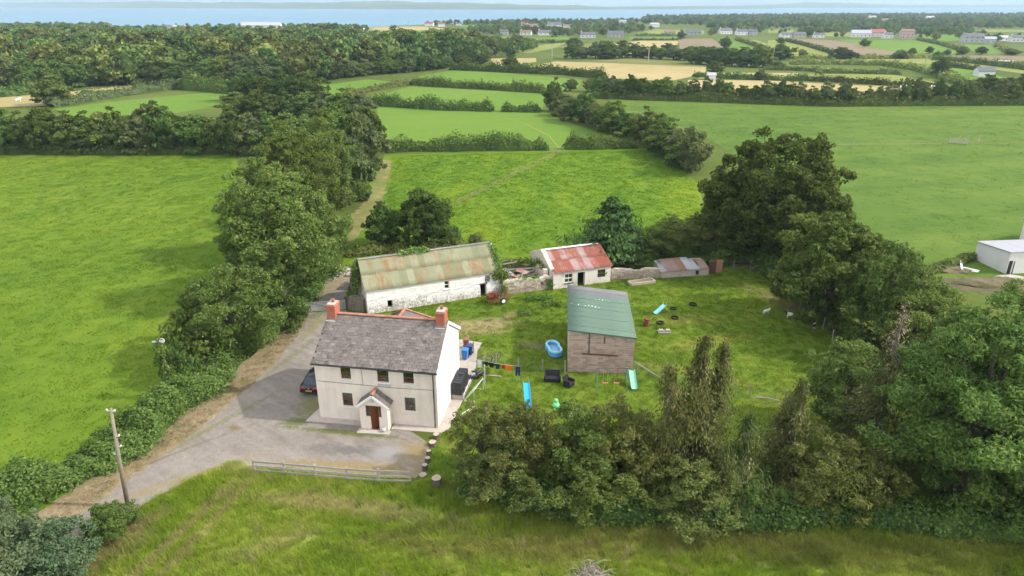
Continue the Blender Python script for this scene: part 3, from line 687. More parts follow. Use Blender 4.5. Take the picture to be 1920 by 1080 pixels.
def brick_mat():
    m, N, L = new_mat('red_brick'); v = coords(N)
    sep = N.new('ShaderNodeSeparateXYZ'); L.new(v, sep.inputs[0]); cmb = N.new('ShaderNodeCombineXYZ')
    L.new(math_n(N, L, 'ADD', sep.outputs['X'], sep.outputs['Y']), cmb.inputs['X']); L.new(sep.outputs['Z'], cmb.inputs['Y'])
    b = N.new('ShaderNodeTexBrick'); L.new(cmb.outputs[0], b.inputs['Vector']); b.inputs['Scale'].default_value = 1
    b.inputs['Brick Width'].default_value = .225; b.inputs['Row Height'].default_value = .075; b.inputs['Mortar Size'].default_value = .006
    b.inputs['Color1'].default_value = (.48,.12,.06,1); b.inputs['Color2'].default_value = (.38,.10,.055,1); b.inputs['Mortar'].default_value = (.40,.25,.18,1)
    n = noise(N, L, v, 6, 5, .7)
    colr = mixc(N, L, math_n(N, L, 'MULTIPLY', n.outputs['Fac'], .35), b.outputs['Color'], (.30,.13,.08))
    return finish(m, N, L, colr, .9, b.outputs['Fac'], -.4, .008)
M['brick'] = brick_mat()
M['white_paint'] = plain('white_paint', (.82,.82,.80), .5, .06, 5, bump=.05)
M['black_plastic'] = plain('black_plastic', (.025,.026,.03), .45, .2, 5, spec=.4, bump=.05)
M['gutter'] = plain('black_gutter', (.03,.032,.036), .5, .2, 5)
M['grey_paint'] = plain('grey_band', (.50,.50,.48), .8, .15, 6)
M['brown_frame'] = plain('varnished_wood', (.17,.062,.028), .5, .25, 9, rnd=.1)
M['door_wood'] = plain('orange_brown_door', (.27,.095,.028), .45, .25, 7)
M['sill'] = plain('painted_sill', (.74,.71,.67), .7, .1, 5)
M['curtain'] = plain('white_curtain', (.72,.70,.66), .9, .1, 9)
M['interior'] = plain('room_plaster', (.22,.19,.16), .9, .1, 2)
M['concrete'] = render_wall('concrete_slab', (.47,.41,.355), (.30,.26,.20), .5, .72, .7, .3)
def glass_mat(name='window_glass'):
    m, N, L = new_mat(name); out = N.new('ShaderNodeOutputMaterial')
    t = N.new('ShaderNodeBsdfTransparent'); t.inputs['Color'].default_value = (.55,.60,.58,1); g = N.new('ShaderNodeBsdfGlossy'); g.inputs['Roughness'].default_value = .03; g.inputs['Color'].default_value = (.9,.95,.95,1)
    fr = N.new('ShaderNodeFresnel'); fr.inputs['IOR'].default_value = 1.6; mx = N.new('ShaderNodeMixShader')
    L.new(math_n(N, L, 'ADD', fr.outputs[0], .05), mx.inputs['Fac']); L.new(t.outputs[0], mx.inputs[1]); L.new(g.outputs[0], mx.inputs[2]); L.new(mx.outputs[0], out.inputs['Surface'])
    return m
M['glass'] = glass_mat()

def wall_mb(length, top, thick, openings, seed=0, jitter=0.0, step=.6, base=0.0):
    """wall along x with its outer face at y=0, its inner one at y=thick, and real openings (x0,x1,z0,z1); top = height or f(x)"""
    rng = random.Random(seed); tf = top if callable(top) else (lambda x: top)
    hmax = max(tf(x*length/40) for x in range(41))
    xs = {0.0, length}; zs = {base}
    for o in openings: xs |= {o[0], o[1]}; zs |= {o[2], o[3]}
    k = max(1, int(length/step)); xs |= {round(length*i/k, 4) for i in range(k+1)}
    zlow = min(tf(x) for x in xs); k = max(1, int(zlow/step)); zs |= {round(base+(zlow-base)*i/k, 4) for i in range(k)}
    def dedupe(s):
        out = []
        for a in sorted(s):
            if not out or a-out[-1] > .06: out.append(a)
        return out
    keep = sorted({e for o in openings for e in o[:2]} | {0.0, length}); xs = sorted(set(keep) | {a for a in dedupe(xs) if all(abs(a-b) > .12 for b in keep)})
    keepz = sorted({e for o in openings for e in o[2:4]} | {base}); zs = sorted(set(keepz) | {a for a in dedupe(zs) if all(abs(a-b) > .12 for b in keepz)})
    zs = [z for z in zs if z < zlow-.03 or z in keepz]
    rows = len(zs)+1
    b = MB(); fr = {}; bk = {}
    for i, x in enumerate(xs):
        for j in range(rows):
            z = zs[j] if j < len(zs) else tf(x)
            edge = i in (0, len(xs)-1)
            dx, dy, dz = (0 if edge else rng.uniform(-1, 1)*jitter, rng.uniform(-1, 1)*jitter, rng.uniform(-1, 1)*jitter*(1.5 if j == rows-1 else .5))
            fr[i, j] = len(b.v); b.v.append((x+dx, dy, z+dz)); bk[i, j] = len(b.v); b.v.append((x+dx, thick, z+dz))
    def hole(i, j):
        cx = (xs[i]+xs[i+1])/2; cz = (zs[j] + (zs[j+1] if j+1 < len(zs) else tf(cx)))/2
        return any(o[0] < cx < o[1] and o[2] < cz < o[3] for o in openings)
    solid = {(i, j): not hole(i, j) for i in range(len(xs)-1) for j in range(rows-1)}
    q = lambda *a: (b.f.append(a), b.mi.append(0))
    for (i, j), s in solid.items():
        if not s: continue
        q(fr[i,j], fr[i+1,j], fr[i+1,j+1], fr[i,j+1]); q(bk[i,j], bk[i,j+1], bk[i+1,j+1], bk[i+1,j])
        if not solid.get((i-1, j)): q(fr[i,j], fr[i,j+1], bk[i,j+1], bk[i,j])
        if not solid.get((i+1, j)): q(fr[i+1,j], bk[i+1,j], bk[i+1,j+1], fr[i+1,j+1])
        if not solid.get((i, j-1)): q(fr[i,j], bk[i,j], bk[i+1,j], fr[i+1,j])
        if not solid.get((i, j+1)): q(fr[i,j+1], fr[i+1,j+1], bk[i+1,j+1], bk[i,j+1])
    return b
def gable_top(depth, eave, ridge): return lambda x: eave + (ridge-eave)*(1-abs(x-depth/2)/(depth/2))
def turned(b, ang, ox, oy):
    """turn a wall made along x about z and move its start to (ox, oy)"""
    c, s = math.cos(ang), math.sin(ang); b.v = [(ox+x*c-y*s, oy+x*s+y*c, z) for x, y, z in b.v]; return b
def window(parent, x0, x1, z0, z1, frame='brown_frame', rail=.5, depth=.12, sill=True, mull=0, curtain=None, fw=.07, y=0.0, sillm='sill'):
    w = MB()
    w.box(x0, x0+fw, y+depth, y+depth+.07, z0, z1).box(x1-fw, x1, y+depth, y+depth+.07, z0, z1).box(x0+fw, x1-fw, y+depth, y+depth+.07, z0, z0+fw).box(x0+fw, x1-fw, y+depth, y+depth+.07, z1-fw, z1)
    zr = z0+(z1-z0)*rail
    if rail: w.box(x0+fw, x1-fw, y+depth-.01, y+depth+.06, zr-.05, zr+.05)
    for k in range(mull):
        xm = x0+(x1-x0)*(k+1)/(mull+1); w.box(xm-.025, xm+.025, y+depth+.005, y+depth+.05, z0+fw, z1-fw)
    wo = w.build('window', M[frame], parent)
    for a, c in ([(z0+fw, zr-.05), (zr+.05, z1-fw)] if rail else [(z0+fw, z1-fw)]):
        MB().box(x0+fw, x1-fw, y+depth+.03, y+depth+.038, a, c).build('pane', M['glass'], wo)
    if sill: MB().box(x0-.12, x1+.12, y-.08, y+depth, z0-.11, z0-.003).build('sill', M[sillm], wo, bevel=.01)
    if curtain:
        for side in curtain:
            c = MB(); xa, xb = (x0+fw, x0+fw+.2*(x1-x0)) if side == 'l' else (x1-fw-.22*(x1-x0), x1-fw); n = 7
            pts = [(xa+(xb-xa)*i/n, y+depth+.12+.025*(i % 2)) for i in range(n+1)]
            for i in range(n): c.add([(pts[i][0], pts[i][1], z0+.05), (pts[i+1][0], pts[i+1][1], z0+.05), (pts[i+1][0], pts[i+1][1], z1-.03), (pts[i][0], pts[i][1], z1-.03)], [(0,1,2,3)])
            c.build('curtain', M['curtain'], wo, fix=False)
    return wo
def corrugated(name, w, ln, mat, pitch=.1, amp=.022, nl=3, per=6, sag=0.0, seed=0):
    """corrugated sheet: x across the ridges, y up the slope, with thickness"""
    rng = random.Random(seed); nx = max(6, int(round(w/pitch*per))); vs = []; fs = []
    for lay in (0, 1):
        for j in range(nl+1):
            for i in range(nx+1):
                x = w*i/nx
                vs.append((x, ln*j/nl, amp*math.cos(2*math.pi*x/pitch) + (0.004 if lay == 0 else 0) - sag*math.sin(math.pi*j/nl)))
    k = (nl+1)*(nx+1)
    for j in range(nl):
        for i in range(nx):
            a = j*(nx+1)+i; fs.append((a, a+1, a+nx+2, a+nx+1)); fs.append((k+a, k+a+nx+1, k+a+nx+2, k+a+1))
    ring = [i for i in range(nx+1)] + [j*(nx+1)+nx for j in range(1, nl+1)] + [nl*(nx+1)+i for i in range(nx-1, -1, -1)] + [j*(nx+1) for j in range(nl-1, 0, -1)]
    for a, b in zip(ring, ring[1:]+ring[:1]): fs.append((a, k+a, k+b, b))
    me = bpy.data.meshes.new(name); me.from_pydata(vs, [], fs); me.materials.append(mat); me.polygons.foreach_set('use_smooth', [True]*len(fs)); return me
def tin_mat(name, base, alt, rust, rust2, lo, hi, sheet=.35, sc=.9, metal=.0):
    """old sheet iron: paint tone from sheet to sheet, rust in patches that run down the sheet"""
    m, N, L = new_mat(name); oi = N.new('ShaderNodeObjectInfo'); v0 = coords(N)
    add = N.new('ShaderNodeVectorMath'); add.operation = 'ADD'; cm = N.new('ShaderNodeCombineXYZ')
    for k in ('X', 'Y'): L.new(math_n(N, L, 'MULTIPLY', oi.outputs['Random'], 91.7 if k == 'X' else 47.3), cm.inputs[k])
    L.new(v0, add.inputs[0]); L.new(cm.outputs[0], add.inputs[1]); v = add.outputs[0]
    a = noise(N, L, mapping(N, L, v, scale=(1.5, .55, 1)), sc, 6, .65, .3); b = noise(N, L, mapping(N, L, v, scale=(3, .8, 1)), 3.0, 5, .65)
    f = math_n(N, L, 'ADD', math_n(N, L, 'MULTIPLY', a.outputs['Fac'], .55), math_n(N, L, 'MULTIPLY', b.outputs['Fac'], .3))
    r2 = math_n(N, L, 'FRACT', math_n(N, L, 'MULTIPLY', oi.outputs['Random'], 13.7))
    f = math_n(N, L, 'ADD', f, math_n(N, L, 'MULTIPLY', math_n(N, L, 'SUBTRACT', r2, .5), sheet))
    r = ramp(N, [(lo, 0.0), (hi, 1.0)]); L.new(f, r.inputs['Fac'])
    paint = mixc(N, L, math_n(N, L, 'FRACT', math_n(N, L, 'MULTIPLY', oi.outputs['Random'], 5.3)), base, alt)
    rst = mixc(N, L, b.outputs['Fac'], rust, rust2)
    colr = mixc(N, L, r.outputs['Color'], paint, rst)
    return finish(m, N, L, colr, .75, b.outputs['Fac'], .15, .01, metal, .3)
M['barn_tin'] = tin_mat('green_painted_tin', (.25,.27,.15), (.35,.355,.23), (.27,.20,.09), (.38,.16,.085), .41, .56, .13, 1.2)
M['red_tin'] = tin_mat('red_rusted_tin', (.35,.11,.07), (.40,.16,.11), (.27,.075,.045), (.72,.62,.60), .38, .55, .45)
M['low_tin'] = tin_mat('brown_rusted_tin', (.26,.14,.085), (.38,.35,.34), (.22,.10,.055), (.34,.19,.12), .35, .6, .4)
M['grey_tin'] = plain('galvanised_tin', (.42,.43,.45), .55, .2, 3, metal=.3, rnd=.15)
M['shed_green'] = plain('green_roof_coating', (.115,.178,.13), .75, .12, 1.2, bump=.1, rnd=.05)
M['shed_grey'] = plain('grey_roof_sheet', (.17,.175,.175), .75, .12, 1.5, bump=.1, rnd=.1)

def sheet_roof(parent, x0, x1, eave, ridge, cols, rows, mat, name='roof_sheet', seed=0, over=.15, jit=.012, lap=.15, pitch=.1, amp=.022, skip=()):
    """sheets laid on a slope from eave (y, z) to ridge (y, z)"""
    rng = random.Random(seed); w = (x1-x0)/cols; dy, dz = ridge[0]-eave[0], ridge[1]-eave[1]; ln = math.hypot(dy, dz); ang = math.atan2(dz, dy)
    if dy < 0: ang = math.atan2(dz, -dy)
    rl = (ln+over)/rows
    me = corrugated(name, w+.07, rl+lap, mat, pitch, amp)
    for r in range(rows):
        for c in range(cols):
            if (c, r) in skip: continue
            t = (-over + r*rl)/ln
            x = x0+w*c+rng.uniform(-jit, jit); y = eave[0]+dy*t; z = eave[1]+dz*t+.05+.012*r+.008*(c % 2)+.004*rng.random()
            if dy >= 0: link(name, me, parent, (x, y, z), (ang+rng.uniform(-.006, .006), 0, rng.uniform(-.006, .006)))
            else: link(name, me, parent, (x+w, y, z), (ang+rng.uniform(-.006, .006), 0, math.pi+rng.uniform(-.006, .006)))

# ------------------------------------------------------------------ farmhouse
HW, HD, HE, HR = 9.85, 7.7, 5.2, 7.55
house = thing('farmhouse', 'two-storey cream farmhouse with grey slate roof, two red chimneys and small porch', 'house', (-15.56, 47.27, 0), math.atan2(-.15335, .98817))
wins = [(2.14,2.97,3.82,4.93), (5.12,6.05,3.80,4.95), (7.22,8.07,3.85,4.96), (2.06,2.92,1.33,2.55), (7.21,8.07,1.36,2.6)]
fw = wall_mb(HW, HE, .3, wins + [(4.55,5.45,.02,2.2)], 1, .004)
fw.build('front_wall', M['render'], house)
turned(wall_mb(HD-.61, gable_top(HD-.61, HE+.18, HR-.1), .3, [], 2), math.pi/2, HW, .305).build('gable_wall', M['gable_white'], house)
turned(wall_mb(HD-.61, gable_top(HD-.61, HE+.18, HR-.1), .3, [], 3), math.pi/2, .3, .305).build('gable_wall', M['render'], house)
MB().box(0, HW, HD-.3, HD, 0, HE).build('rear_wall', M['render'], house)
MB().box(.31, HW-.31, .31, HD-.31, 2.66, 2.8).build('upper_floor', M['interior'], house)
MB().box(.31, HW-.31, 3.6, 3.7, .02, 2.65).box(.31, HW-.31, 3.6, 3.7, 2.81, 5.15).build('partition', M['interior'], house)
cw = [None, 'lr', 'l', 'l', 'r']
for (x0, x1, z0, z1), c in zip(wins, cw): window(house, x0, x1, z0, z1, rail=.42, curtain=c)
MB().box(7.45, 7.68, .30, .42, 1.50, 1.72).build('window_ornament', M['white_paint'], house)
MB().box(5.5, 5.72, .30, .42, 3.92, 4.1).build('window_ornament', M['white_paint'], house)
# roof: decking, slates, ridge tiles
ov = .22; slope = math.atan2(HR-HE, HD/2); RL = math.hypot(HR-HE+ov*math.tan(slope), HD/2+ov)
deck = MB()
e0 = (-ov, HE-ov*math.tan(slope)); rg = (HD/2, HR); e1 = (HD+ov, e0[1])
for a, b in ((e0, rg), (rg, e1)):
    deck.add([(-.12,a[0],a[1]), (HW+.12,a[0],a[1]), (HW+.12,b[0],b[1]), (-.12,b[0],b[1]), (-.12,a[0],a[1]+.06), (HW+.12,a[0],a[1]+.06), (HW+.12,b[0],b[1]+.06), (-.12,b[0],b[1]+.06)],
             [(0,3,2,1),(4,5,6,7),(0,1,5,4),(1,2,6,5),(2,3,7,6),(3,0,4,7)])
roof = deck.build('roof', M['felt'], house)
rows = 17; cols = 27; sw = (HW+.28)/cols; ex = RL/rows
def slate_mesh(i, w=None, e=None):
    r = random.Random(i); w_, l_ = (w or sw)*(.955-.03*r.random()), (e or ex)*1.55; t = .014
    t = .024; c = [r.uniform(0, .03) for _ in range(4)]
    return MB().add([(0,c[0]*1.2,0), (w_,c[1]*1.2,0), (w_,l_,0), (0,l_,0), (0,c[0]*1.2,t), (w_,c[1]*1.2,t), (w_,l_,t), (0,l_,t)], [(0,3,2,1),(4,5,6,7),(0,1,5,4),(1,2,6,5),(2,3,7,6),(3,0,4,7)]).mesh('slate', M['slate'])
slates = [slate_mesh(i) for i in range(5)]
rr = random.Random(7); joined = MB(); cs, sn = math.cos(slope), math.sin(slope); count = 0
for j in range(rows):
    for i in range(cols):
        x = -.14 + sw*(i + (.5 if j % 2 else 0)) + rr.uniform(-.012, .012)
        if x + sw > HW+.16: x = HW+.16-sw
        d = j*ex - .03 + rr.uniform(-.014, .014); tilt = slope-.045+rr.uniform(-.018, .018); yaw = rr.uniform(-.03, .03)
        y, z = e0[0]+d*cs - .085*sn, e0[1]+d*sn + .085*cs + rr.uniform(0, .012)
        if count < 300:
            link('slate', slates[rr.randrange(5)], roof, (x, y, z), (tilt, 0, yaw)); count += 1
        else:
            c2, s2 = math.cos(tilt), math.sin(tilt); w_, l_ = sw*.965, ex*1.5
            q = [(0,0), (w_,rr.uniform(0,.02)), (w_,l_), (0,l_)]
            joined.add([(x+a, y+b*c2, z+b*s2) for a, b in q] + [(x+a, y+b*c2-.014*s2, z+b*s2+.014*c2) for a, b in q], [(0,3,2,1),(4,5,6,7),(0,1,5,4),(1,2,6,5),(2,3,7,6),(3,0,4,7)])
def slate_mix():
    m, N, L = new_mat('slate_upper_courses'); g = N.new('ShaderNodeNewGeometry'); v = g.outputs['Position']
    r = ramp(N, [(0, (.088,.077,.070)), (.2, (.132,.114,.102)), (.8, (.168,.142,.126)), (1, (.23,.198,.175))]); L.new(g.outputs['Random Per Island'], r.inputs['Fac'])
    a = noise(N, L, v, .7, 4, .6); b = noise(N, L, v, 9, 5, .7)
    f = ramp(N, [(.5, 0.0), (.72, .8)]); L.new(b.outputs['Fac'], f.inputs['Fac']); colr = mixc(N, L, f.outputs['Color'], r.outputs['Color'], (.29,.265,.235))
    f2 = ramp(N, [(.45, 0.0), (.7, .45)]); L.new(a.outputs['Fac'], f2.inputs['Fac']); colr = mixc(N, L, f2.outputs['Color'], colr, (.19,.16,.148))
    return finish(m, N, L, colr, .8, b.outputs['Fac'], .3, .01, spec=.3)
M['slate_mix'] = slate_mix()
joined.build('slate_courses', M['slate_mix'], roof)['kind'] = 'stuff'
rear = MB()
for j in range(9):
    d = j*RL/9; rear.add([(-.14, e1[0]-d*cs, e1[1]+d*sn+.07), (HW+.14, e1[0]-d*cs, e1[1]+d*sn+.07), (HW+.14, e1[0]-(d+RL/9)*cs, e1[1]+(d+RL/9)*sn+.09), (-.14, e1[0]-(d+RL/9)*cs, e1[1]+(d+RL/9)*sn+.09)], [(0,1,2,3)])
rear.build('rear_slates', M['slate_mix'], roof)
def ridge_tile(w=.45, r=.15):
    b = MB(); n = 6; vs = []
    for x in (0, w):
        for k in range(n+1):
            t = math.pi*k/n; vs.append((x, -r*math.cos(t)*1.15, r*.62*math.sin(t)-.03))
        for k in range(n, -1, -1):
            t = math.pi*k/n; vs.append((x, -(r-.02)*math.cos(t)*1.15, (r-.02)*.62*math.sin(t)-.045))
    m = 2*(n+1)
    b.add(vs, [(k, (k+1) % m, m+(k+1) % m, m+k) for k in range(m)] + [tuple(range(m-1, -1, -1)), tuple(range(m, 2*m))])
    return b.mesh('ridge_tile', M['terracotta'])
rt = ridge_tile()
for k in range(19): link('ridge_tile', rt, roof, (.7+k*.452, HD/2, HR+.14+rr.uniform(-.008, .008)), (rr.uniform(-.02, .02), 0, 0))
for cx in (.32, HW-.40):
    ch = MB().box(cx-.36, cx+.36, HD/2-.5, HD/2+.5, HR-.75, HR+.78).box(cx-.41, cx+.41, HD/2-.55, HD/2+.55, HR+.78, HR+.93).box(cx-.36, cx+.36, HD/2-.5, HD/2+.5, HR+.93, HR+1.0).build('chimney', M['brick'], house, bevel=.008)
    MB().box(cx-.33, cx+.33, HD/2-.47, HD/2+.47, HR+1.001, HR+1.04).build('flaunching', M['concrete'], ch)
    MB().lathe([(.13,HR+1.03), (.12,HR+1.2), (.15,HR+1.24), (.15,HR+1.3), (.11,HR+1.3), (.1,HR+1.06)], 12, (cx, HD/2+.12, 0)).build('chimney_pot', M['terracotta'], ch, True)
    MB().box(cx-.4, cx+.4, HD/2-.75, HD/2-.49, HR-.42, HR-.30).build('lead_flashing', M['grey_paint'], ch)
gut = MB(); gut.tube([(-.16, -ov-.07, HE-.13), (HW+.16, -ov-.07, HE-.16)], .07, 8).box(-.1, HW+.1, -ov+.0, -ov+.025, HE-.25, HE-.10)
gut.build('gutter', M['gutter'], house)
MB().tube([(9.62, -ov-.07, HE-.18), (9.62, -.08, HE-.42), (9.62, -.08, .1), (9.62, -.16, .04)], .045, 8).build('downpipe', M['gutter'], house, True)
bb = MB()
for a, b in ((e0, rg), (rg, e1)): bb.beam((HW+.14, a[0], a[1]-.05), (HW+.14, b[0], b[1]-.05), .04, .24)
bb.build('bargeboard', M['white_paint'], house)
MB().tube([(.2, -.018, 3.46), (3.5, -.018, 3.42), (6.4, -.018, 3.38), (9.55, -.018, 3.45)], .016, 5).tube([(3.9, -.018, 3.42), (3.88, -.018, 5.0)], .012, 5).tube([(9.55, -.02, 3.45), (9.56, -.02, 3.0), (9.57, -.02, 2.2)], .012, 5).build('wall_cable', M['gutter'], house)
MB().box(5.1, 6.2, -.016, -.002, 3.42, 3.62).build('repair_patch', M['grey_paint'], house)
# porch
PX0, PX1, PD, PE, PR = 3.85, 6.1, 1.05, 2.3, 3.18
pc = (PX0+PX1)/2
ph = MB()
ph.box(PX0, 4.36, -PD, -PD+.18, 0, PE-.05).box(5.62, PX1, -PD, -PD+.18, 0, PE-.05).box(4.36, 4.72, -PD, -PD+.18, 0, 1.25).box(5.40, 5.62, -PD, -PD+.18, 0, 1.25)
ph.box(PX0, PX0+.18, -PD+.182, -.002, 0, PE-.02).box(PX1-.18, PX1, -PD+.182, -.002, 0, PE-.02)
ph.prism([(PX0,PE-.048), (PX1,PE-.048), (PX1,PE+.02), (pc,PR-.05), (PX0,PE+.02)], -PD, -PD+.18)
porch = ph.build('porch', M['porch_render'], house)
pr = MB(); po = .18
ps = math.atan2(PR-PE, pc-PX0)
for sgn in (-1, 1):
    xa = pc + sgn*(pc-PX0+po); za = PE-po*math.tan(ps)
    a, b, c, d = (xa,-PD-.15,za), (xa,-.003,za), (pc,-.003,PR), (pc,-PD-.15,PR)
    pr.add([a,b,c,d]+[(p[0],p[1],p[2]+.05) for p in (a,b,c,d)], [(0,3,2,1),(4,5,6,7),(0,1,5,4),(1,2,6,5),(2,3,7,6),(3,0,4,7)])
pr.build('porch_roof', M['felt'], porch)
psl = slate_mesh(3, .3, .26)
for sgn in (-1, 1):
    for j in range(5):
        for i in range(4):
            d = j*.285; xa = pc + sgn*(pc-PX0+po) - sgn*d*math.cos(ps); za = PE-po*math.tan(ps)+d*math.sin(ps)+.075
            o = link('slate', psl, porch, (xa, (-PD-.16+i*.3) if sgn < 0 else (-PD-.16+(i+1)*.3), za), None)
            o.rotation_mode = 'XYZ'
            o.rotation_euler = (Matrix.Rotation(-math.pi/2 if sgn < 0 else math.pi/2, 3, 'Z') @ Matrix.Rotation(ps-.05, 3, 'X')).to_euler()
            if sgn < 0: o.location.y += .3
            else: o.location.y -= .3
for k in range(3): link('ridge_tile', rt, porch, (pc, -PD-.12+k*.36, PR+.12), (0, 0, math.pi/2), (.8, .9, .9))
pb = MB()
for sgn in (-1, 1): pb.beam((pc+sgn*(pc-PX0+po), -PD-.17, PE-po*math.tan(ps)-.02), (pc, -PD-.17, PR-.02), .04, .2)
pb.build('bargeboard', M['white_paint'], porch)
ls = MB().lathe([(.03,2.62), (.07,2.66), (.08,2.82), (.05,2.88), (.015,2.92)], 10, (pc+.02, -PD-.09, 0)).build('porch_lamp', M['grey_paint'], porch, True)
for x0, x1 in ((4.36, 4.72), (5.40, 5.62)): window(porch, x0, x1, 1.25, PE-.05, rail=0, depth=.06, sill=False, y=-PD, fw=.05)
df = MB().box(4.72, 4.79, -PD+.05, -PD+.16, .04, PE-.05).box(5.33, 5.40, -PD+.05, -PD+.16, .04, PE-.05).box(4.79, 5.33, -PD+.05, -PD+.16, PE-.13, PE-.05).box(4.72, 5.40, -PD+.03, -PD+.2, .0, .05)
df.build('door_frame', M['brown_frame'], porch)
dr = MB(); dl = Vector((4.80, -PD+.17, 0)); dv = Vector((math.cos(1.05), math.sin(1.05), 0))*.62
dr.beam(dl+dv/2+Vector((0,0,.06)), dl+dv/2+Vector((0,0,2.1)), .62, .045, up=(-dv.y, dv.x, 0))
door = dr.build('door', M['door_wood'], porch)
MB().lathe([(.02,0), (.03,.03), (.03,.05), (.012,.06)], 8, (dl.x+dv.x*.85+.05, dl.y+dv.y*.85, 1.05), ax='y').build('door_handle', M['grey_paint'], door)
MB().box(PX0+.19, PX1-.19, -PD+.2, .29, .005, .04).build('porch_floor', M['brown_frame'], porch)
# rear return with hipped roof
rx0, rx1, ry0, ry1, re, rrz, ry2 = 1.7, 6.3, HD+.003, 13.3, 3.0, 5.05, 11.0
ret = MB().box(rx0, rx1, ry0, ry1, 0, re).build('rear_return', M['render'], house)
cxr = (rx0+rx1)/2; hb = MB(); o_ = .2
A, B, C_, D_ = (rx0-o_, ry0-.2, re-.05), (rx1+o_, ry0-.2, re-.05), (rx1+o_, ry1+o_, re-.05), (rx0-o_, ry1+o_, re-.05); T0, T1 = (cxr, ry0-2.2, rrz), (cxr, ry2, rrz)
hb.add([A, B, C_, D_, T0, T1, (A[0], A[1]-1.2, A[2]), (B[0], B[1]-1.2, B[2])], [(1,2,5,4), (2,3,5), (3,0,4,5), (0,6,4), (1,4,7)])
hb.build('return_roof', M['slate_mix'], ret, fix=True)
for p, q in (((cxr, ry0-1.2, rrz), T1), (T1, C_), (T1, D_)):
    v_ = Vector(q)-Vector(p); n = int(v_.length/.44)
    for k in range(n):
        c = Vector(p)+v_*(k/n)+Vector((0, 0, .06)); e = v_.to_track_quat('X', 'Z').to_euler(); link('ridge_tile', rt, ret, c, e, (.97, .9, .9))

# concrete round the house
def hloc(x, y): 
    c, s = math.cos(house.rotation_euler.z), math.sin(house.rotation_euler.z); return (-15.56+x*c-y*s, 47.27+x*s+y*c)
def slab(name, pts, z1, mat='concrete'):
    b = MB().slab([hloc(*p) for p in pts], .0, z1); o = b.build(name, M[mat], bevel=.012); o['kind'] = 'structure'; return o
slab('paved_apron', [(-.95,-.75), (3.78,-.62), (3.78,.0), (-.1,.0), (-.1,1.5), (-.6,1.4)], .085)
slab('paved_apron', [(3.70,-1.68), (6.25,-1.55), (6.3,-1.06), (3.70,-1.06)], .105)
slab('paved_apron', [(6.2,-.75), (10.2,-.68), (10.75,.1), (10.85,4.4), (10.95,8.0), (10.5,9.4), (9.86,9.4), (9.86,0), (6.2,0)], .08)
slab('paved_yard', [(6.6,9.42), (10.9,9.42), (10.6,11.5), (10.3,13.2), (10.4,15.0), (8.2,15.4), (6.6,15.0)], .07)
# ------------------------------------------------------------------ whitewashed barn
BLN, BD, BE, BR = 15.53, 6.0, 2.8, 5.28
barn = thing('barn', 'long whitewashed stone barn with mossy green rust-streaked corrugated roof behind farmhouse', 'barn', (-15.59, 67.24, 0), math.atan2(.381916, .924197))
bw = [(2.2,2.75,.42,1.28), (8.72,9.28,1.6,2.52), (13.55,14.12,1.62,2.5), (12.95,13.7,0,1.5)]
wall_mb(BLN, BE, .5, bw, 11, .025, .45).build('front_wall', M['whitewash'], barn)
turned(wall_mb(BD-1.01, gable_top(BD-1.01, BE+.35, BR-.08), .5, [], 12, .02), math.pi/2, BLN, .505).build('gable_wall', M['whitewash'], barn)
turned(wall_mb(BD-1.01, gable_top(BD-1.01, BE+.35, BR-.08), .5, [], 13, .02), math.pi/2, .5, .505).build('gable_wall', M['cottage_wash'], barn)
MB().box(0, BLN, BD-.5, BD, 0, BE).build('rear_wall', M['stone'], barn)
sheet_roof(barn, -.12, BLN-.35, (-.05, BE), (BD/2, BR), 19, 2, M['barn_tin'], seed=3)
sheet_roof(barn, -.12, BLN-.35, (BD+.05, BE), (BD/2, BR), 6, 1, M['barn_tin'], name='rear_roof_sheet', seed=4)
MB().beam((-.1, BD/2, BR+.1), (BLN-.3, BD/2, BR+.1), .3, .05).build('ridge_cap', M['grey_tin'], barn)
window(barn, *bw[1], frame='white_paint', rail=.5, depth=.18, mull=0, fw=.05, sillm='whitewash')
wf = MB().box(13.8, 13.85, .15, .2, 1.62, 2.5).box(13.55, 14.12, .15, .2, 2.02, 2.07).box(13.55, 14.12, .15, .2, 2.28, 2.32).build('window_frame', M['white_paint'], barn)
MB().box(12.85, 13.8, -.04, .3, 1.50, 1.62).build('lintel', M['old_wood'], barn)

# ------------------------------------------------------------------ roofless ruin between barn and cottage
def wworld(parent_loc, rz, p):
    c, s = math.cos(rz), math.sin(rz); return (parent_loc[0]+p[0]*c-p[1]*s, parent_loc[1]+p[0]*s+p[1]*c)
RZ = math.atan2(1.75, 5.85)
ruin = thing('ruined_outhouse', 'roofless ruined stone outhouse with crumbling walls between barn and red-roofed cottage', 'ruin', (-1.05, 72.75, 0), RZ)
rg1 = random.Random(5)
rag = lambda lo, hi, n, ln: (lambda hs: (lambda x: hs[min(int(x/ln*n), n)]*(1-(x/ln*n) % 1) + hs[min(int(x/ln*n)+1, n)]*((x/ln*n) % 1)))([rg1.uniform(lo, hi) for _ in range(n+1)])
wall_mb(6.0, rag(1.35, 1.75, 9, 6.0), .5, [(4.55,4.95,.55,1.05)], 21, .05, .35).build('front_wall', M['ruin_stone'], ruin)
b = wall_mb(5.6, rag(1.2, 2.1, 8, 5.6), .45, [], 22, .06, .4); b.v = [(x+.2, y+5.0, z) for x, y, z in b.v]; b.build('rear_wall', M['stone'], ruin)
turned(wall_mb(4.6, rag(1.5, 2.4, 6, 4.6), .5, [], 23, .06, .4), math.pi/2, 5.65, .55).build('end_wall', M['ruin_stone'], ruin)
rl = MB()
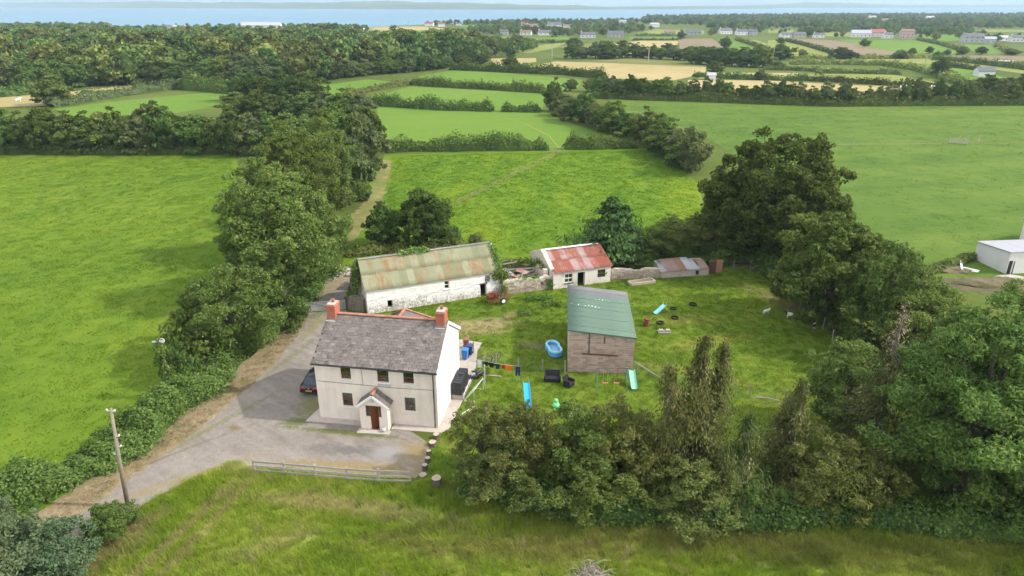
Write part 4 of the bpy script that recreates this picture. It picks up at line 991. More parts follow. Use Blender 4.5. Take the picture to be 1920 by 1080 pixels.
for k in range(46):
    x, y, s = rg1.uniform(.6, 5.0), rg1.uniform(.7, 4.8), rg1.uniform(.12, .4)
    z = .25+.35*rg1.random(); pts = [(x+s*rg1.uniform(-1,1), y+s*rg1.uniform(-1,1), z+s*rg1.uniform(-.4,.5)) for _ in range(3)]
    rl.beam(pts[0], (pts[0][0]+s*rg1.uniform(.4,1), pts[0][1]+s*rg1.uniform(-.4,.4), pts[0][2]+s*.2), s*.8, s*.6)
rl.build('rubble', M['ruin_stone'], ruin)['kind'] = 'stuff'
for k, (a, bq, wd) in enumerate([((.2,3.2,1.0),(4.6,1.0,1.7),.13), ((.4,1.0,1.3),(4.9,2.9,1.5),.12), ((.3,2.2,1.8),(3.2,.6,1.2),.1), ((1.0,3.9,1.5),(5.2,2.4,1.9),.12), ((.1,1.5,1.5),(2.8,3.6,1.2),.1), ((.5,4.4,2.0),(3.0,4.3,2.2),.1), ((1.5,.8,1.5),(4.2,1.2,1.6),.1), ((2.2,.7,1.3),(3.4,2.6,1.6),.09)]):
    p, q = Vector((*wworld(ruin.location, RZ, a), a[2])), Vector((*wworld(ruin.location, RZ, bq), bq[2]))
    o = MB().beam(p-p, q-p, wd, wd*1.2).build('fallen_rafter', M['grey_wood' if k % 2 else 'old_wood'], loc=p)
    tag(o, ['long dark timber slanting up to the right across the ruin', 'long grey timber sloping away across the ruin', 'dark timber lying front left over the ruin wall', 'grey timber reaching the cottage gable at the back of the ruin', 'short dark timber at the left end of the ruin', 'pale grey timber lying along the rear wall of the ruin', 'dark timber lying flat near the front wall of the ruin', 'shortest grey timber in the middle of the ruin'][k], 'timber', 'fallen timbers in the ruin')
for k, (x, y, z, w, l, rx, ry, rz, mt) in enumerate([(1.6,2.4,1.35,.8,1.7,.2,.15,.5,'grey_tin'), (2.7,2.9,1.45,.8,1.6,-.25,.1,-.3,'grey_tin'), (3.5,2.0,1.4,.75,1.5,.15,-.2,.9,'red_tin'), (.7,1.3,1.4,.7,1.3,.1,.3,-.6,'grey_tin'), (2.3,1.1,1.3,.7,1.2,.3,.05,1.2,'red_tin')]):
    o = link('tin_sheet', corrugated('tin_sheet', w, l, M[mt], .1, .02), None, (*wworld(ruin.location, RZ, (x, y)), z), (rx, ry, RZ+rz))
    tag(o, ['bright grey buckled tin sheet lying left in the ruin', 'bright grey tin sheet tilted in the middle of the ruin', 'pinkish red tin sheet lying right in the ruin', 'small grey tin sheet beside the ivy in the ruin', 'small red tin sheet near front wall of the ruin'][k], 'tin sheet')

# ------------------------------------------------------------------ red-roofed cottage
CRZ = math.atan2(2.52, 7.06); CLN, CD, CE, CR = 7.5, 7.2, 2.1, 3.65
cot = thing('cottage_outbuilding', 'small dirty white stone cottage with red and white rusted tin roof', 'outbuilding', (4.84, 74.29, 0), CRZ)
cwn = [(1.48,2.5,.62,1.72), (3.1,4.1,0,1.75), (5.75,6.78,.7,1.73)]
wall_mb(CLN, CE, .45, cwn, 31, .015, .5).build('front_wall', M['cottage_wash'], cot)
turned(wall_mb(CD-.91, gable_top(CD-.91, CE+.2, CR-.06), .45, [], 32, .02), math.pi/2, CLN, .455).build('gable_wall', M['cottage_wash'], cot)
turned(wall_mb(CD-.7, gable_top(CD-.7, CE+.35, CR+.25), .5, [], 33, .05, .4), math.pi/2, .3, .455).build('gable_wall', M['ruin_stone'], cot)
MB().box(0, CLN, CD-.4, CD, 0, CE).build('rear_wall', M['stone'], cot)
sheet_roof(cot, .1, CLN+.1, (-.05, CE), (CD/2, CR), 9, 2, M['red_tin'], seed=8)
sheet_roof(cot, .1, CLN+.1, (CD+.05, CE), (CD/2, CR), 4, 1, M['red_tin'], name='rear_roof_sheet', seed=9)
MB().beam((.1, CD/2, CR+.12), (CLN-.1, CD/2, CR+.12), .35, .08).build('ridge_cap', M['white_paint'], cot)
window(cot, *cwn[0], frame='white_paint', rail=.5, depth=.1, mull=1, fw=.06, sillm='old_wood')
window(cot, *cwn[2], frame='old_wood', rail=.5, depth=.12, mull=2, fw=.06, sill=False)
MB().box(1.55, 2.0, .2, .22, .7, 1.66).build('window_board', M['white_paint'], cot)
MB().box(3.02, 3.1, -.03, .1, 0, 1.8).box(4.1, 4.18, -.03, .1, 0, 1.8).box(3.1, 4.1, -.03, .1, 1.75, 1.83).build('door_frame', M['white_paint'], cot)
MB().tube([(.3, -.1, CE-.02), (CLN+.1, -.1, CE-.05)], .05, 6).build('gutter', M['grey_paint'], cot)
MB().tube([(1.3, -.08, CE-.05), (1.3, -.06, 1.5)], .03, 6).build('downpipe', M['grey_paint'], cot)

# ------------------------------------------------------------------ low tin-roofed pen
low = thing('low_animal_shed', 'low concrete animal shed with brown rusted tin roof beside thicket', 'shed', (18.32, 77.86, 0), math.atan2(1.07, 6.1))
wall_mb(6.15, .85, .2, [(4.4,4.9,.1,.75)], 41, .01, .5).build('front_wall', M['concrete'], low)
turned(wall_mb(2.4, lambda x: .85+.45*x/2.4, .2, [], 42), math.pi/2, 6.15, .205).build('end_wall', M['concrete'], low)
turned(wall_mb(2.4, lambda x: .85+.45*x/2.4, .2, [], 43), math.pi/2, .2, .205).build('end_wall', M['concrete'], low)
MB().box(0, 6.15, 2.62, 2.8, 0, 1.3).build('rear_wall', M['concrete'], low)
for k, (x, w, l, z, rz, mt) in enumerate([(-.2,.95,2.2,.9,-.06,'grey_tin'), (.55,1.0,2.9,.93,.02,'low_tin'), (1.45,1.0,3.0,.91,-.02,'low_tin'), (2.35,1.0,3.0,.94,.03,'low_tin'), (3.2,.95,3.0,.96,-.04,'grey_tin'), (4.05,1.0,2.4,.92,.12,'grey_tin'), (5.0,1.1,2.3,.92,-.05,'low_tin')]):
    link('roof_sheet', corrugated('roof_sheet', w, l, M[mt], .1, .022), low, (x, -.12, z), (.19, 0, rz))
o = MB().box(-.42, .42, -.04, .04, 0, 1.75).box(-.42, .42, -.06, -.041, .5, .6).build('rusty_sheet', plain('orange_rust', (.42,.21,.11), .9, .3, 3), loc=(25.85, 79.85, 0), rot=(.08, 0, .12))
tag(o, 'upright orange-brown rusty sheet standing beside low animal shed', 'panel')
o = MB().box(-.35, .35, -.3, .3, 0, 1.55).build('rusty_bin', plain('dark_rust', (.11,.06,.045), .9, .3, 4), loc=(25.05, 79.9, 0), rot=(0, 0, .1))
tag(o, 'dark brown rusted upright box between low shed and orange panel', 'box')
bed = MB(); P4 = [(13.97,76.2), (14.3,75.45), (17.25,76.35), (16.9,77.3)]
for a, c in zip(P4, P4[1:]+P4[:1]): bed.beam((a[0], a[1], .16), (c[0], c[1], .16), .14, .34)
tr_ = thing('raised_bed', 'long low pale stone trough full of grass beside red-roofed cottage', 'trough', (15.5, 76.3, 0))
bed.v = [(x-15.5, y-76.3, z) for x, y, z in bed.v]; bed.build('kerb', M['concrete'], tr_)
MB().slab([(x-15.5, y-76.3) for x, y in P4], .0, .2).build('soil', M['dry'], tr_)
# rubble wall joining cottage and low shed
sw_ = wall_mb(6.4, rag(.9, 1.4, 9, 6.4), .5, [], 51, .05, .4)
o = sw_.build('stone_wall', M['ruin_stone'], loc=(12.1, 77.4, 0), rot=(0, 0, .12)); tag(o, 'old rubble stone wall between red-roofed cottage and low animal shed', 'wall')

# ------------------------------------------------------------------ concrete-block shed
SW, SD, SZL, SZR = 5.85, 10.4, 4.28, 3.69
shed = thing('block_shed', 'tall pinkish block shed with green and grey sheet roof in the yard', 'shed', (5.08, 54.80, 0), -.075)
stop = lambda x: SZL + (SZR-SZL)*x/SW
bwall = wall_mb(SW, lambda x: stop(x)-.05, .2, [], 61, 0)
bwall.v = [(x, y+.012, z) for x, y, z in bwall.v]
def mortar_mat():
    m, N, L = new_mat('mortar'); v = coords(N); n = noise(N, L, v, 2.5, 5, .7); r = ramp(N, [(.35, (.46,.37,.32)), (.7, (.66,.57,.51))]); L.new(n.outputs['Fac'], r.inputs['Fac']); return finish(m, N, L, r.outputs['Color'], .95)
M['mortar'] = mortar_mat()
front = bwall.build('front_wall', M['mortar'], shed)
def block_mat():
    m, N, L = new_mat('pinkish_block'); oi = N.new('ShaderNodeObjectInfo'); v = coords(N, 'World'); n = noise(N, L, v, 9, 5, .7); q = noise(N, L, v, .9, 5, .65)
    r = ramp(N, [(0, (.43,.30,.25)), (.5, (.55,.405,.345)), (1, (.66,.51,.44))]); L.new(oi.outputs['Random'], r.inputs['Fac'])
    colr = mixc(N, L, math_n(N, L, 'MULTIPLY', n.outputs['Fac'], .4), r.outputs['Color'], (.38,.27,.22))
    f = ramp(N, [(.62, 0.0), (.74, .6)]); L.new(q.outputs['Fac'], f.inputs['Fac']); colr = mixc(N, L, f.outputs['Color'], colr, (.56,.48,.43))
    return finish(m, N, L, colr, .95, n.outputs['Fac'], .3, .01)
M['block'] = block_mat()
bl, bh, jt = .45, .225, .014
def block_mesh(w): return MB().box(0, w-jt, -.012, .02, 0, bh-jt).mesh('block', M['block'])
full, half = block_mesh(bl), block_mesh(bl/2)
r6 = random.Random(6); row = 0; z = .01
while z < SZL:
    x = 0.0
    if row % 2: link('block', half, front, (x, r6.uniform(-.004, .004), z)); x += bl/2
    while x < SW-.05:
        w = min(bl, SW-x); hL, hR = stop(x)-.06-z, stop(x+w)-.06-z
        if hR > bh-jt and w > bl-.01: link('block', full, front, (x, r6.uniform(-.004, .004), z))
        elif min(hL, hR) > .04:
            hl, hr = min(hL, bh-jt), min(hR, bh-jt)
            link('block', MB().prism([(0,0), (w-jt,0), (w-jt,hr), (0,hl)], -.012, .02).mesh('block', M['block']), front, (x, 0, z))
        x += w
    row += 1; z += bh
side = wall_mb(SD-.22, SZL-.05, .2, [], 62); turned(side, math.pi/2, .2, .215).build('side_wall', M['mortar'], shed)
side = wall_mb(SD-.22, SZR-.05, .2, [], 63); turned(side, math.pi/2, SW, .215).build('side_wall', M['mortar'], shed)
MB().prism([(0.21,0), (SW-.21,0), (SW-.21,SZR-.05), (.21,SZL-.05)], SD-.2, SD).build('rear_wall', M['mortar'], shed)
sl = math.atan2(SZL-SZR, SW); shl = math.hypot(SZL-SZR, SW)+.3
g_me = corrugated('roof_sheet', 1.1, shl, M['shed_green'], .2, .012); y_me = corrugated('roof_sheet', 1.1, shl, M['shed_grey'], .2, .012)
mr_ = Matrix(((0, -math.cos(sl), math.sin(sl)), (1, 0, 0), (0, math.sin(sl), math.cos(sl))))
for k in range(10):
    link('roof_sheet', g_me if k < 8 else y_me, shed, (SW+.15, -.15+k*1.055, SZR+.03+.006*(k % 2)), mr_.to_euler())
for k in range(18):
    y, x = (5.6+r6.uniform(-.15,.15), .25+k*.33) if k < 11 else (7.45+r6.uniform(-.1,.1), 2.0+(k-11)*.33)
    if r6.random() < .35: continue
    s = r6.uniform(.03, .08); z = stop(x)+.068
    MB().add([(x-s,y-s*1.4,z+.1*s), (x+s*.8,y-s,z-.1*s), (x+s,y+s*1.6,z-.1*s), (x-s*.6,y+s,z+.06*s)], [(0,1,2,3)]).build('paint_mark', M['white_paint'], shed, fix=False)
MB().beam((-.1, -.2, SZL+.01), (SW+.12, -.2, SZR+.01), .03, .14).build('fascia', M['shed_green'], shed)
MB().beam((1.24, -.07, 1.95), (4.45, -.07, 1.86), .08, .12).build('rusty_beam', plain('rusty_steel', (.17,.075,.05), .9, .3, 5), shed)
MB().beam((1.85, -.04, 2.0), (1.82, -.04, 4.0), .1, .03, up=(0,1,0)).build('wall_batten', M['old_wood'], shed)
MB().beam((3.2, -.04, 3.0), (3.18, -.04, 3.7), .12, .03, up=(0,1,0)).build('wall_batten', M['old_wood'], shed)
for z in (3.45, 2.6): MB().beam((SW+.001, .1, z), (SW+.62, .1, z-.03), .06, .06).build('timber_stub', M['old_wood'], shed)

# ------------------------------------------------------------------ unfinished white building at the right edge
A_, B_ = np.array(G(1825,486)[:2]), np.array(G(1884,514)[:2]); dAB = B_-A_; lab = float(np.linalg.norm(dAB)); hB = ZH(B_[0], B_[1], 474); hA = ZH(A_[0], A_[1], 454)
M['new_white'] = render_wall('new_white_render', (.72,.71,.69), (.60,.58,.55), .5, .9, .4, .1)
M['flat_roof'] = plain('grey_flat_roof', (.36,.36,.39), .7, .12, 1.2, bump=.05)
nb_ = thing('flat_roofed_annexe', 'white rendered flat-roofed building with grey sloping roof at right edge', 'building', (A_[0], A_[1], 0), math.atan2(dAB[1], dAB[0]))
nb = MB(); h0, h1 = hA, hB; dpt = 9.5
nb.add([(0,0,0), (lab,0,0), (lab,dpt,0), (0,dpt,0), (0,0,h0), (lab,0,h1), (lab,dpt,h1), (0,dpt,h0)], [(0,3,2,1),(4,5,6,7),(0,1,5,4),(1,2,6,5),(2,3,7,6),(3,0,4,7)])
nb.build('wall', M['new_white'], nb_)
MB().add([(x, y, z+dz) for dz in (.01, .12) for x, y, z in [(-.12,-.12,h0), (lab+.12,-.12,h1), (lab+.12,dpt+.1,h1), (-.12,dpt+.1,h0)]], [(0,3,2,1),(4,5,6,7),(0,1,5,4),(1,2,6,5),(2,3,7,6),(3,0,4,7)]).build('roof', M['flat_roof'], nb_)
MB().box(lab+.003, lab+.08, .15, .55, 0, 1.75).build('dark_post', M['black_plastic'], nb_)
MB().beam((lab+.02, .9, 0), (lab+.25, .62, 1.75), .1, .06).build('dark_post', M['black_plastic'], nb_)
p = G(1965, 462); o = thing('white_outbuilding', 'white outbuilding cut off by right edge of the picture above annexe', 'building', (p[0], p[1], 0), .5)
MB().box(-1.6, 4, -1, 3, 0, 3.0).build('wall', M['new_white'], o); MB().prism([(-1.8,3.0), (4.2,3.0), (4.2,3.15), (-1.8,3.6)], -1.2, 3.2).build('roof', M['flat_roof'], o)
for k, (a, c, lb) in enumerate([((1800,500), (1836,508), 'white plank lying on earth heap before white annexe'), ((1801,488), (1804,505), 'short white pipe standing on edge left of white annexe'), ((1822,508), (1834,510), 'second white plank on earth heap before white annexe')]):
    p, q = Vector(G(*a, .5)), Vector(G(*c, .5)); o = MB().beam((0,0,0), q-p, .22, .1).build('plank', M['white_paint'], loc=p); tag(o, lb, 'plank')
def mound(name, px, py, rx, ry, h, mat, label, seed, cat='heap'):
    rng = np.random.default_rng(seed); v, f = ico(3); q = v.copy(); q = q[:, :]*1.0; w = 1+.18*np.sin(6*q[:, 0]+seed)*np.cos(5*q[:, 1])+.1*rng.normal(size=len(q))*.6
    V = np.c_[q[:, 0]*rx*w, q[:, 1]*ry*w, np.maximum(q[:, 2], -.05)*h*w]; me = bpy.data.meshes.new(name); me.from_pydata(V.tolist(), [], f.tolist()); me.materials.append(mat)
    p = G(px, py); o = link(name, me, None, (p[0], p[1], 0)); return tag(o, label, cat)
mound('earth_heap', 1860, 532, 4.2, 1.8, .55, M['mud'], 'brown earth and rubble heap below white flat-roofed annexe', 1)
mound('earth_heap', 1785, 508, 2.4, 1.2, .5, M['mud'], 'smaller brown overgrown earth heap left of white annexe', 2)
mound('rubble_heap', 1893, 524, 1.8, .9, .5, M['concrete'], 'pale broken stone heap at foot of white annexe', 3)
# ------------------------------------------------------------------ things in the yard
def cm(name, c, rough=.5, spec=.4, var=.1): return plain(name, c, rough, var, 5, spec=spec, bump=.03)
M['car_paint'] = cm('dark_blue_car_paint', (.012,.016,.028), .18, .6, .05)
M['car_glass'] = cm('dark_car_glass', (.03,.045,.055), .05, .8, .02)
M['tyre'] = plain('tyre_rubber', (.022,.022,.023), .85, .2, 8)
M['alloy'] = cm('alloy', (.45,.46,.48), .35)
M['red_lamp'] = cm('red_lamp', (.42,.015,.02), .2, .6)
M['yellow_plate'] = cm('yellow_plate', (.70,.52,.06), .4)
M['rust'] = plain('flaking_rust', (.21,.075,.045), .95, .4, 6, bump=.4)
M['galv'] = plain('galvanised_steel', (.50,.51,.52), .4, .12, 6, metal=.5)
M['wicker'] = plain('black_wicker', (.028,.026,.032), .7, .3, 22, bump=.5)
M['pool_blue'] = cm('blue_vinyl', (.10,.42,.78), .35); M['pool_pale'] = cm('pale_blue_vinyl', (.33,.68,.88), .35)
M['slide_blue'] = cm('bright_blue_plastic', (.03,.45,.78), .35); M['green_toy'] = cm('light_green_plastic', (.20,.66,.27), .4); M['green_slide'] = cm('pale_green_plastic', (.30,.68,.48), .4)
M['teal_steel'] = cm('teal_painted_steel', (.10,.24,.22), .5); M['yellow_green'] = cm('yellow_green_plastic', (.50,.62,.12), .4)
M['bin_blue'] = cm('blue_bin_plastic', (.04,.21,.60), .45); M['bin_dark'] = cm('dark_blue_bin_plastic', (.03,.06,.15), .45); M['bin_brown'] = cm('brown_bin_plastic', (.24,.10,.07), .5)
M['fence_wire'] = cm('dull_wire', (.22,.23,.22), .6); M['net'] = cm('white_net_cord', (.75,.76,.75), .7)

# car ------------------------------------------------------------------
car = thing('parked_car', 'dark blue estate car parked beside farmhouse left gable, rear towards us', 'car', (-17.35, 50.5, 0), -.12)
# stations along y (rear = 0): y, half width, sill z, belt z
st = [(0.0,.72,.42,.72), (.06,.82,.30,.86), (.35,.89,.24,.93), (1.0,.905,.22,.94), (2.2,.91,.22,.93), (3.2,.905,.22,.90), (3.9,.88,.24,.82), (4.35,.80,.28,.70), (4.55,.62,.36,.56)]
bd = MB(); ring = []
for y, w, zs, zb in st:
    sec = [(-w*.86,zs), (-w,zs+.12), (-w*1.0,(zs+zb)/2), (-w*.96,zb-.04), (-w*.82,zb+.005), (0,zb+.03), (w*.82,zb+.005), (w*.96,zb-.04), (w*1.0,(zs+zb)/2), (w,zs+.12), (w*.86,zs)]
    ring.append([(x, y, z) for x, z in sec])
n = len(ring[0]); vs = [p for r in ring for p in r]
fs = [(i*n+j, i*n+(j+1) % n, (i+1)*n+(j+1) % n, (i+1)*n+j) for i in range(len(ring)-1) for j in range(n)] + [tuple(range(n-1, -1, -1)), tuple((len(ring)-1)*n+j for j in range(n))]
bd.add(vs, fs); body = bd.build('body', M['car_paint'], car, True, bevel=.015)
gs = [(.28,.74,.90,.66), (.62,.76,1.22,.62), (1.05,.77,1.40,.60), (2.0,.77,1.44,.60), (2.7,.77,1.38,.60), (3.35,.76,.93,.68)]
gh = MB(); rr_ = []
for y, wb, zt, wt in gs: rr_.append([(-wb, y, .92), (-wt, y, zt-.03), (-wt*.8, y, zt), (wt*.8, y, zt), (wt, y, zt-.03), (wb, y, .92)])
vs = [p for r in rr_ for p in r]; fs = []; 
for i in range(len(rr_)-1):
    for j in range(5): fs.append((i*6+j, i*6+j+1, (i+1)*6+j+1, (i+1)*6+j))
fs += [(5,4,3,2,1,0), tuple(30+j for j in range(6))]
gh.add(vs, fs); gh.mi = [(1 if (k % 5) in (1,2,3) and 5 <= k < 20 else 0) for k in range(25)] + [0, 0]
gh.build('windows', [M['car_glass'], M['car_paint']], car, True)
MB().add([(-.60,.30,.955), (.60,.30,.955), (.52,.62,1.235), (-.52,.62,1.235)], [(0,1,2,3)]).build('rear_window', M['car_glass'], car)
for s in (-1, 1):
    MB().box(s*.53-.23, s*.53+.23, -.015, .25, .70, .84).build('tail_light', M['red_lamp'], car, bevel=.03)
    MB().beam((s*.86, 2.75, .98), (s*.99, 2.72, 1.0), .16, .13).build('door_mirror', M['car_paint'], car, bevel=.02)
    for y in (.85, 3.55):
        w = MB().lathe([(.05,-.1), (.32,-.1), (.335,-.06), (.335,.06), (.32,.1), (.05,.1)], 20, (s*.83, y, .335), ax='x').build('wheel', M['tyre'], car, True)
        MB().lathe([(.03,-.105), (.21,-.105), (.21,.105), (.03,.105)], 14, (s*.835, y, .335), ax='x').build('rim', M['alloy'], w)
plate = MB().box(-.27, .27, -.035, -.012, .50, .615).build('number_plate', M['yellow_plate'], car)
for k in range(7): MB().box(-.235+k*.068, -.195+k*.068, -.0385, -.036, .525, .59).build('plate_character', M['black_plastic'], plate)
MB().box(-.82, .82, -.045, .1, .36, .47).build('bumper', M['car_paint'], car, bevel=.03)
MB().lathe([(.055,-.03), (.06,-.02), (.06,0)], 14, (0, 0, .78), ax='y').build('badge', M['alloy'], car)
for s in (-1, 1): MB().tube([(s*.62,.9,1.38), (s*.62,1.0,1.46), (s*.62,2.4,1.47), (s*.62,2.6,1.40)], .016, 5).build('roof_rail', M['gutter'], car)

# wheelie bins ----------------------------------------------------------
def wheelie(x, y, rz, mat, label):
    o = thing('wheelie_bin', label, 'wheelie bin', (x, y, .075), rz)
    b = MB(); lo, hi = (.21,.24), (.28,.33)
    b.add([(-lo[0],-lo[1],.06), (lo[0],-lo[1],.06), (lo[0],lo[1],.06), (-lo[0],lo[1],.06), (-hi[0],-hi[1],.96), (hi[0],-hi[1],.96), (hi[0],hi[1],.96), (-hi[0],hi[1],.96)], [(0,3,2,1),(4,5,6,7),(0,1,5,4),(1,2,6,5),(2,3,7,6),(3,0,4,7)])
    b.box(-.30, .30, -.35, .35, .93, .985); b.build('body', mat, o, bevel=.02)
    l = MB().prism([(-.31,.99), (.31,.99), (.29,1.03), (.0,1.06), (-.29,1.03)], -.38, .34).build('lid', mat, o, bevel=.015)
    MB().tube([(-.22,.4,.97), (.22,.4,.97)], .02, 6).build('handle', mat, o)
    for s in (-1, 1): MB().lathe([(.02,-.03), (.1,-.03), (.1,.03), (.02,.03)], 12, (s*.24, .27, .1), ax='x').build('wheel', M['tyre'], o)
q = hloc(9.5, 11.45); wheelie(q[0], q[1], -.2, M['bin_blue'], 'bright blue wheelie bin, nearest of three on concrete behind farmhouse')
q = hloc(9.75, 12.35); wheelie(q[0], q[1], -.1, M['bin_dark'], 'dark navy wheelie bin standing behind the bright blue one')
q = hloc(9.1, 13.6); wheelie(q[0], q[1], .1, M['bin_brown'], 'reddish brown wheelie bin at back of concrete yard')
# oil tank ----------------------------------------------------------------
q = hloc(10.35, 5.6); tank = thing('oil_tank', 'black ribbed plastic oil tank on block plinth against white gable', 'oil tank', (q[0], q[1], .08), house.rotation_euler.z)
MB().box(-.42, .55, -1.3, -.95, 0, .42).box(-.42, .55, -.2, .2, 0, .42).box(-.42, .55, .95, 1.3, 0, .42).build('plinth', M['concrete'], tank)
tb = MB(); 
for k in range(7):
    y0 = -1.35+k*.385; tb.box(-.36, .44, y0, y0+.33, .421, 1.62).box(-.32, .40, y0+.33, y0+.385, .45, 1.57)
tb.build('tank_body', M['black_plastic'], tank, bevel=.03)
MB().lathe([(.16,1.6), (.16,1.72), (.05,1.75)], 14, (.05, .1, 0)).build('filler_cap', M['black_plastic'], tank)
MB().tube([(.62,-1.3,.1), (.62,-1.3,.55), (.62,1.3,.55), (.62,1.3,.1)], .03, 6).build('guard_rail', M['white_paint'], tank)
# lawn mower -----------------------------------------------------------------
mw = thing('lawn_mower', 'grey and black petrol lawn mower beside oil tank', 'lawn mower', (-3.5, 53.6, 0), .3)
MB().box(-.45, .35, -.27, .27, .12, .28).build('deck', M['gutter'], mw, bevel=.05); MB().box(-.2, .2, -.17, .17, .285, .5).build('engine', M['grey_tin'], mw, bevel=.04)
MB().box(.36, .85, -.24, .24, .2, .5).build('grass_box', M['black_plastic'], mw, bevel=.04); MB().tube([(.2,-.24,.25), (.95,-.24,.85), (.95,.24,.85), (.2,.24,.25)], .018, 6).build('handle', M['galv'], mw)
for x in (-.33, .3):
    for s in (-1, 1): MB().lathe([(.02,-.03), (.13,-.03), (.13,.03), (.02,.03)], 14, (x, s*.31, .13), ax='y').build('wheel', M['tyre'], mw)
# washing line -----------------------------------------------------------------
p0, p1 = G(909,722), G(929,684)
post = MB().tube([(0,0,0), (.02,0,2.05)], .028, 6).build('clothes_post', M['net'], loc=p0); tag(post, 'slim white clothes post at near end of the washing line', 'post')
LA, LB = Vector((p0[0]-.9, p0[1]+1.2, 1.95)), Vector((p0[0]+3.2, p0[1]+.55, 1.55))
ln = MB().tube([(0,0,0), (LB-LA)*.5+Vector((0,0,-.1)), LB-LA], .008, 4).build('washing_line', M['net'], loc=LA); tag(ln, 'thin washing line carrying clothes beside farmhouse', 'line')
def garment(kind, t, w, h, col, label):
    m = cm('cloth_'+kind+str(int(t*100)), col, .9, .1, .15)
    p = LA+(LB-LA)*t+Vector((0,0,-.1*math.sin(math.pi*t)-.01)); d = (LB-LA).normalized(); ang = math.atan2(d.y, d.x)
    if kind == 'shirt': pl = [(-w/2,0), (-w/2-.14,-.22), (-w/2-.04,-.27), (-w/2+.02,-.18), (-w/2+.02,-h), (w/2-.02,-h), (w/2-.02,-.18), (w/2+.04,-.27), (w/2+.14,-.22), (w/2,0)]
    elif kind == 'trousers': pl = [(-w/2,0), (-w/2-.03,-h), (-w/2+.16,-h), (0,-h*.4), (w/2-.16,-h), (w/2+.03,-h), (w/2,0)]
    else: pl = [(-w/2,0), (-w/2+.01,-h), (w/2-.02,-h*.97), (w/2,0)]
    b = MB(); n = len(pl); b.add([(x, .03*math.sin(9*x+t*7)*(-z), z) for x, z in pl]+[(x, .03*math.sin(9*x+t*7)*(-z)+.012, z) for x, z in pl], [tuple(range(n)), tuple(range(2*n-1, n-1, -1))]+[(j, j+n, (j+1) % n+n, (j+1) % n) for j in range(n)])
    o = b.build(kind, m, loc=p, rot=(0, 0, ang)); tag(o, label, kind)
garment('towel', .10, .38, .75, (.75,.74,.72), 'white towel hanging at left end of the washing line')
garment('shirt', .24, .34, .42, (.02,.02,.025), 'small black shirt pegged next to white towel')
garment('shirt', .36, .40, .46, (.015,.015,.018), 'wide black shirt in the middle of the washing line')
garment('shirt', .49, .36, .52, (.03,.035,.06), 'dark navy shirt pegged left of the red cloth')
garment('cloth', .62, .3, .36, (.42,.03,.02), 'small red cloth pegged left of the orange shirt')
garment('shirt', .74, .5, .52, (.85,.17,.02), 'bright orange shirt on the washing line')
garment('trousers', .93, .38, .95, (.02,.045,.14), 'dark blue trousers at right end of the washing line')
LP = G(968, 704); post = MB().tube([(0,0,0), (0,0,1.6)], .03, 6).build('clothes_post', M['old_wood'], loc=(LB.x, LB.y, 0)); tag(post, 'short dark post at far end of the washing line', 'post')
# bicycle ----------------------------------------------------------------------
def bicycle(x, y, rz, mat, label):
    o = thing('bicycle', label, 'bicycle', (x, y, 0), rz)
    for wx in (-.48, .48):
        pts = [(wx+.3*math.cos(a*math.pi/9), 0, .31+.3*math.sin(a*math.pi/9)) for a in range(19)]
        w = MB().tube(pts, .022, 5, cap=False).build('wheel', M['tyre'], o); s = MB()
        for a in range(6): s.tube([(wx+.3*math.cos(a*math.pi/6), 0, .31+.3*math.sin(a*math.pi/6)), (wx-.3*math.cos(a*math.pi/6), 0, .31-.3*math.sin(a*math.pi/6))], .004, 3)
        s.build('spokes', M['galv'], w)
    f = MB()
    for a, b in (((-.48,0,.31),(-.2,0,.7)), ((-.2,0,.72),(-.1,0,.3)), ((-.1,0,.3),(.32,0,.66)), ((-.2,0,.66),(.32,0,.72)), ((.34,0,.8),(.48,0,.31)), ((-.48,0,.31),(-.1,0,.3))): f.tube([a, b], .018, 5)
    f.build('frame', mat, o); MB().tube([(.33,-.26,.88), (.34,0,.84), (.33,.26,.88)], .015, 5).build('handlebar', M['gutter'], o); MB().box(-.32, -.08, -.06, .06, .74, .79).build('saddle', M['black_plastic'], o, bevel=.02)
bicycle(-2.6, 56.6, .25, cm('violet_paint', (.32,.24,.42)), 'mauve bicycle standing behind the washing line'); bicycle(-1.5, 56.9, 1.0, cm('green_grey_paint', (.16,.22,.2)), 'grey-green bicycle on the right of the mauve one')
# small football goals -----------------------------------------------------------
def goal(x, y, rz, w, h, d, label):
    o = thing('toy_goal', label, 'goal', (x, y, 0), rz); f = MB()
    f.tube([(-w/2,0,0), (-w/2,0,h), (w/2,0,h), (w/2,0,0)], .02, 6).tube([(-w/2,0,h), (-w/2,d,0), (w/2,d,0), (w/2,0,h)], .02, 5).tube([(-w/2,0,.02), (-w/2,d,.02)], .02, 5).tube([(w/2,0,.02), (w/2,d,.02)], .02, 5)
    f.build('frame', M['white_paint'], o); nt = MB()
    for k in range(1, 9): nt.tube([(-w/2+w*k/9,0,h), (-w/2+w*k/9,d,.02)], .004, 3)
    for k in range(1, 6): nt.tube([(-w/2,d*k/6,h*(1-k/6)), (w/2,d*k/6,h*(1-k/6))], .004, 3)
    nt.build('net', M['net'], o)
goal(-2.85, 50.6, 1.25, 2.2, 1.15, .9, 'white tubular toy goal with net beside washing line post'); goal(-3.5, 46.9, .9, 1.9, 1.0, .8, 'white toy goal half hidden by the near bush')
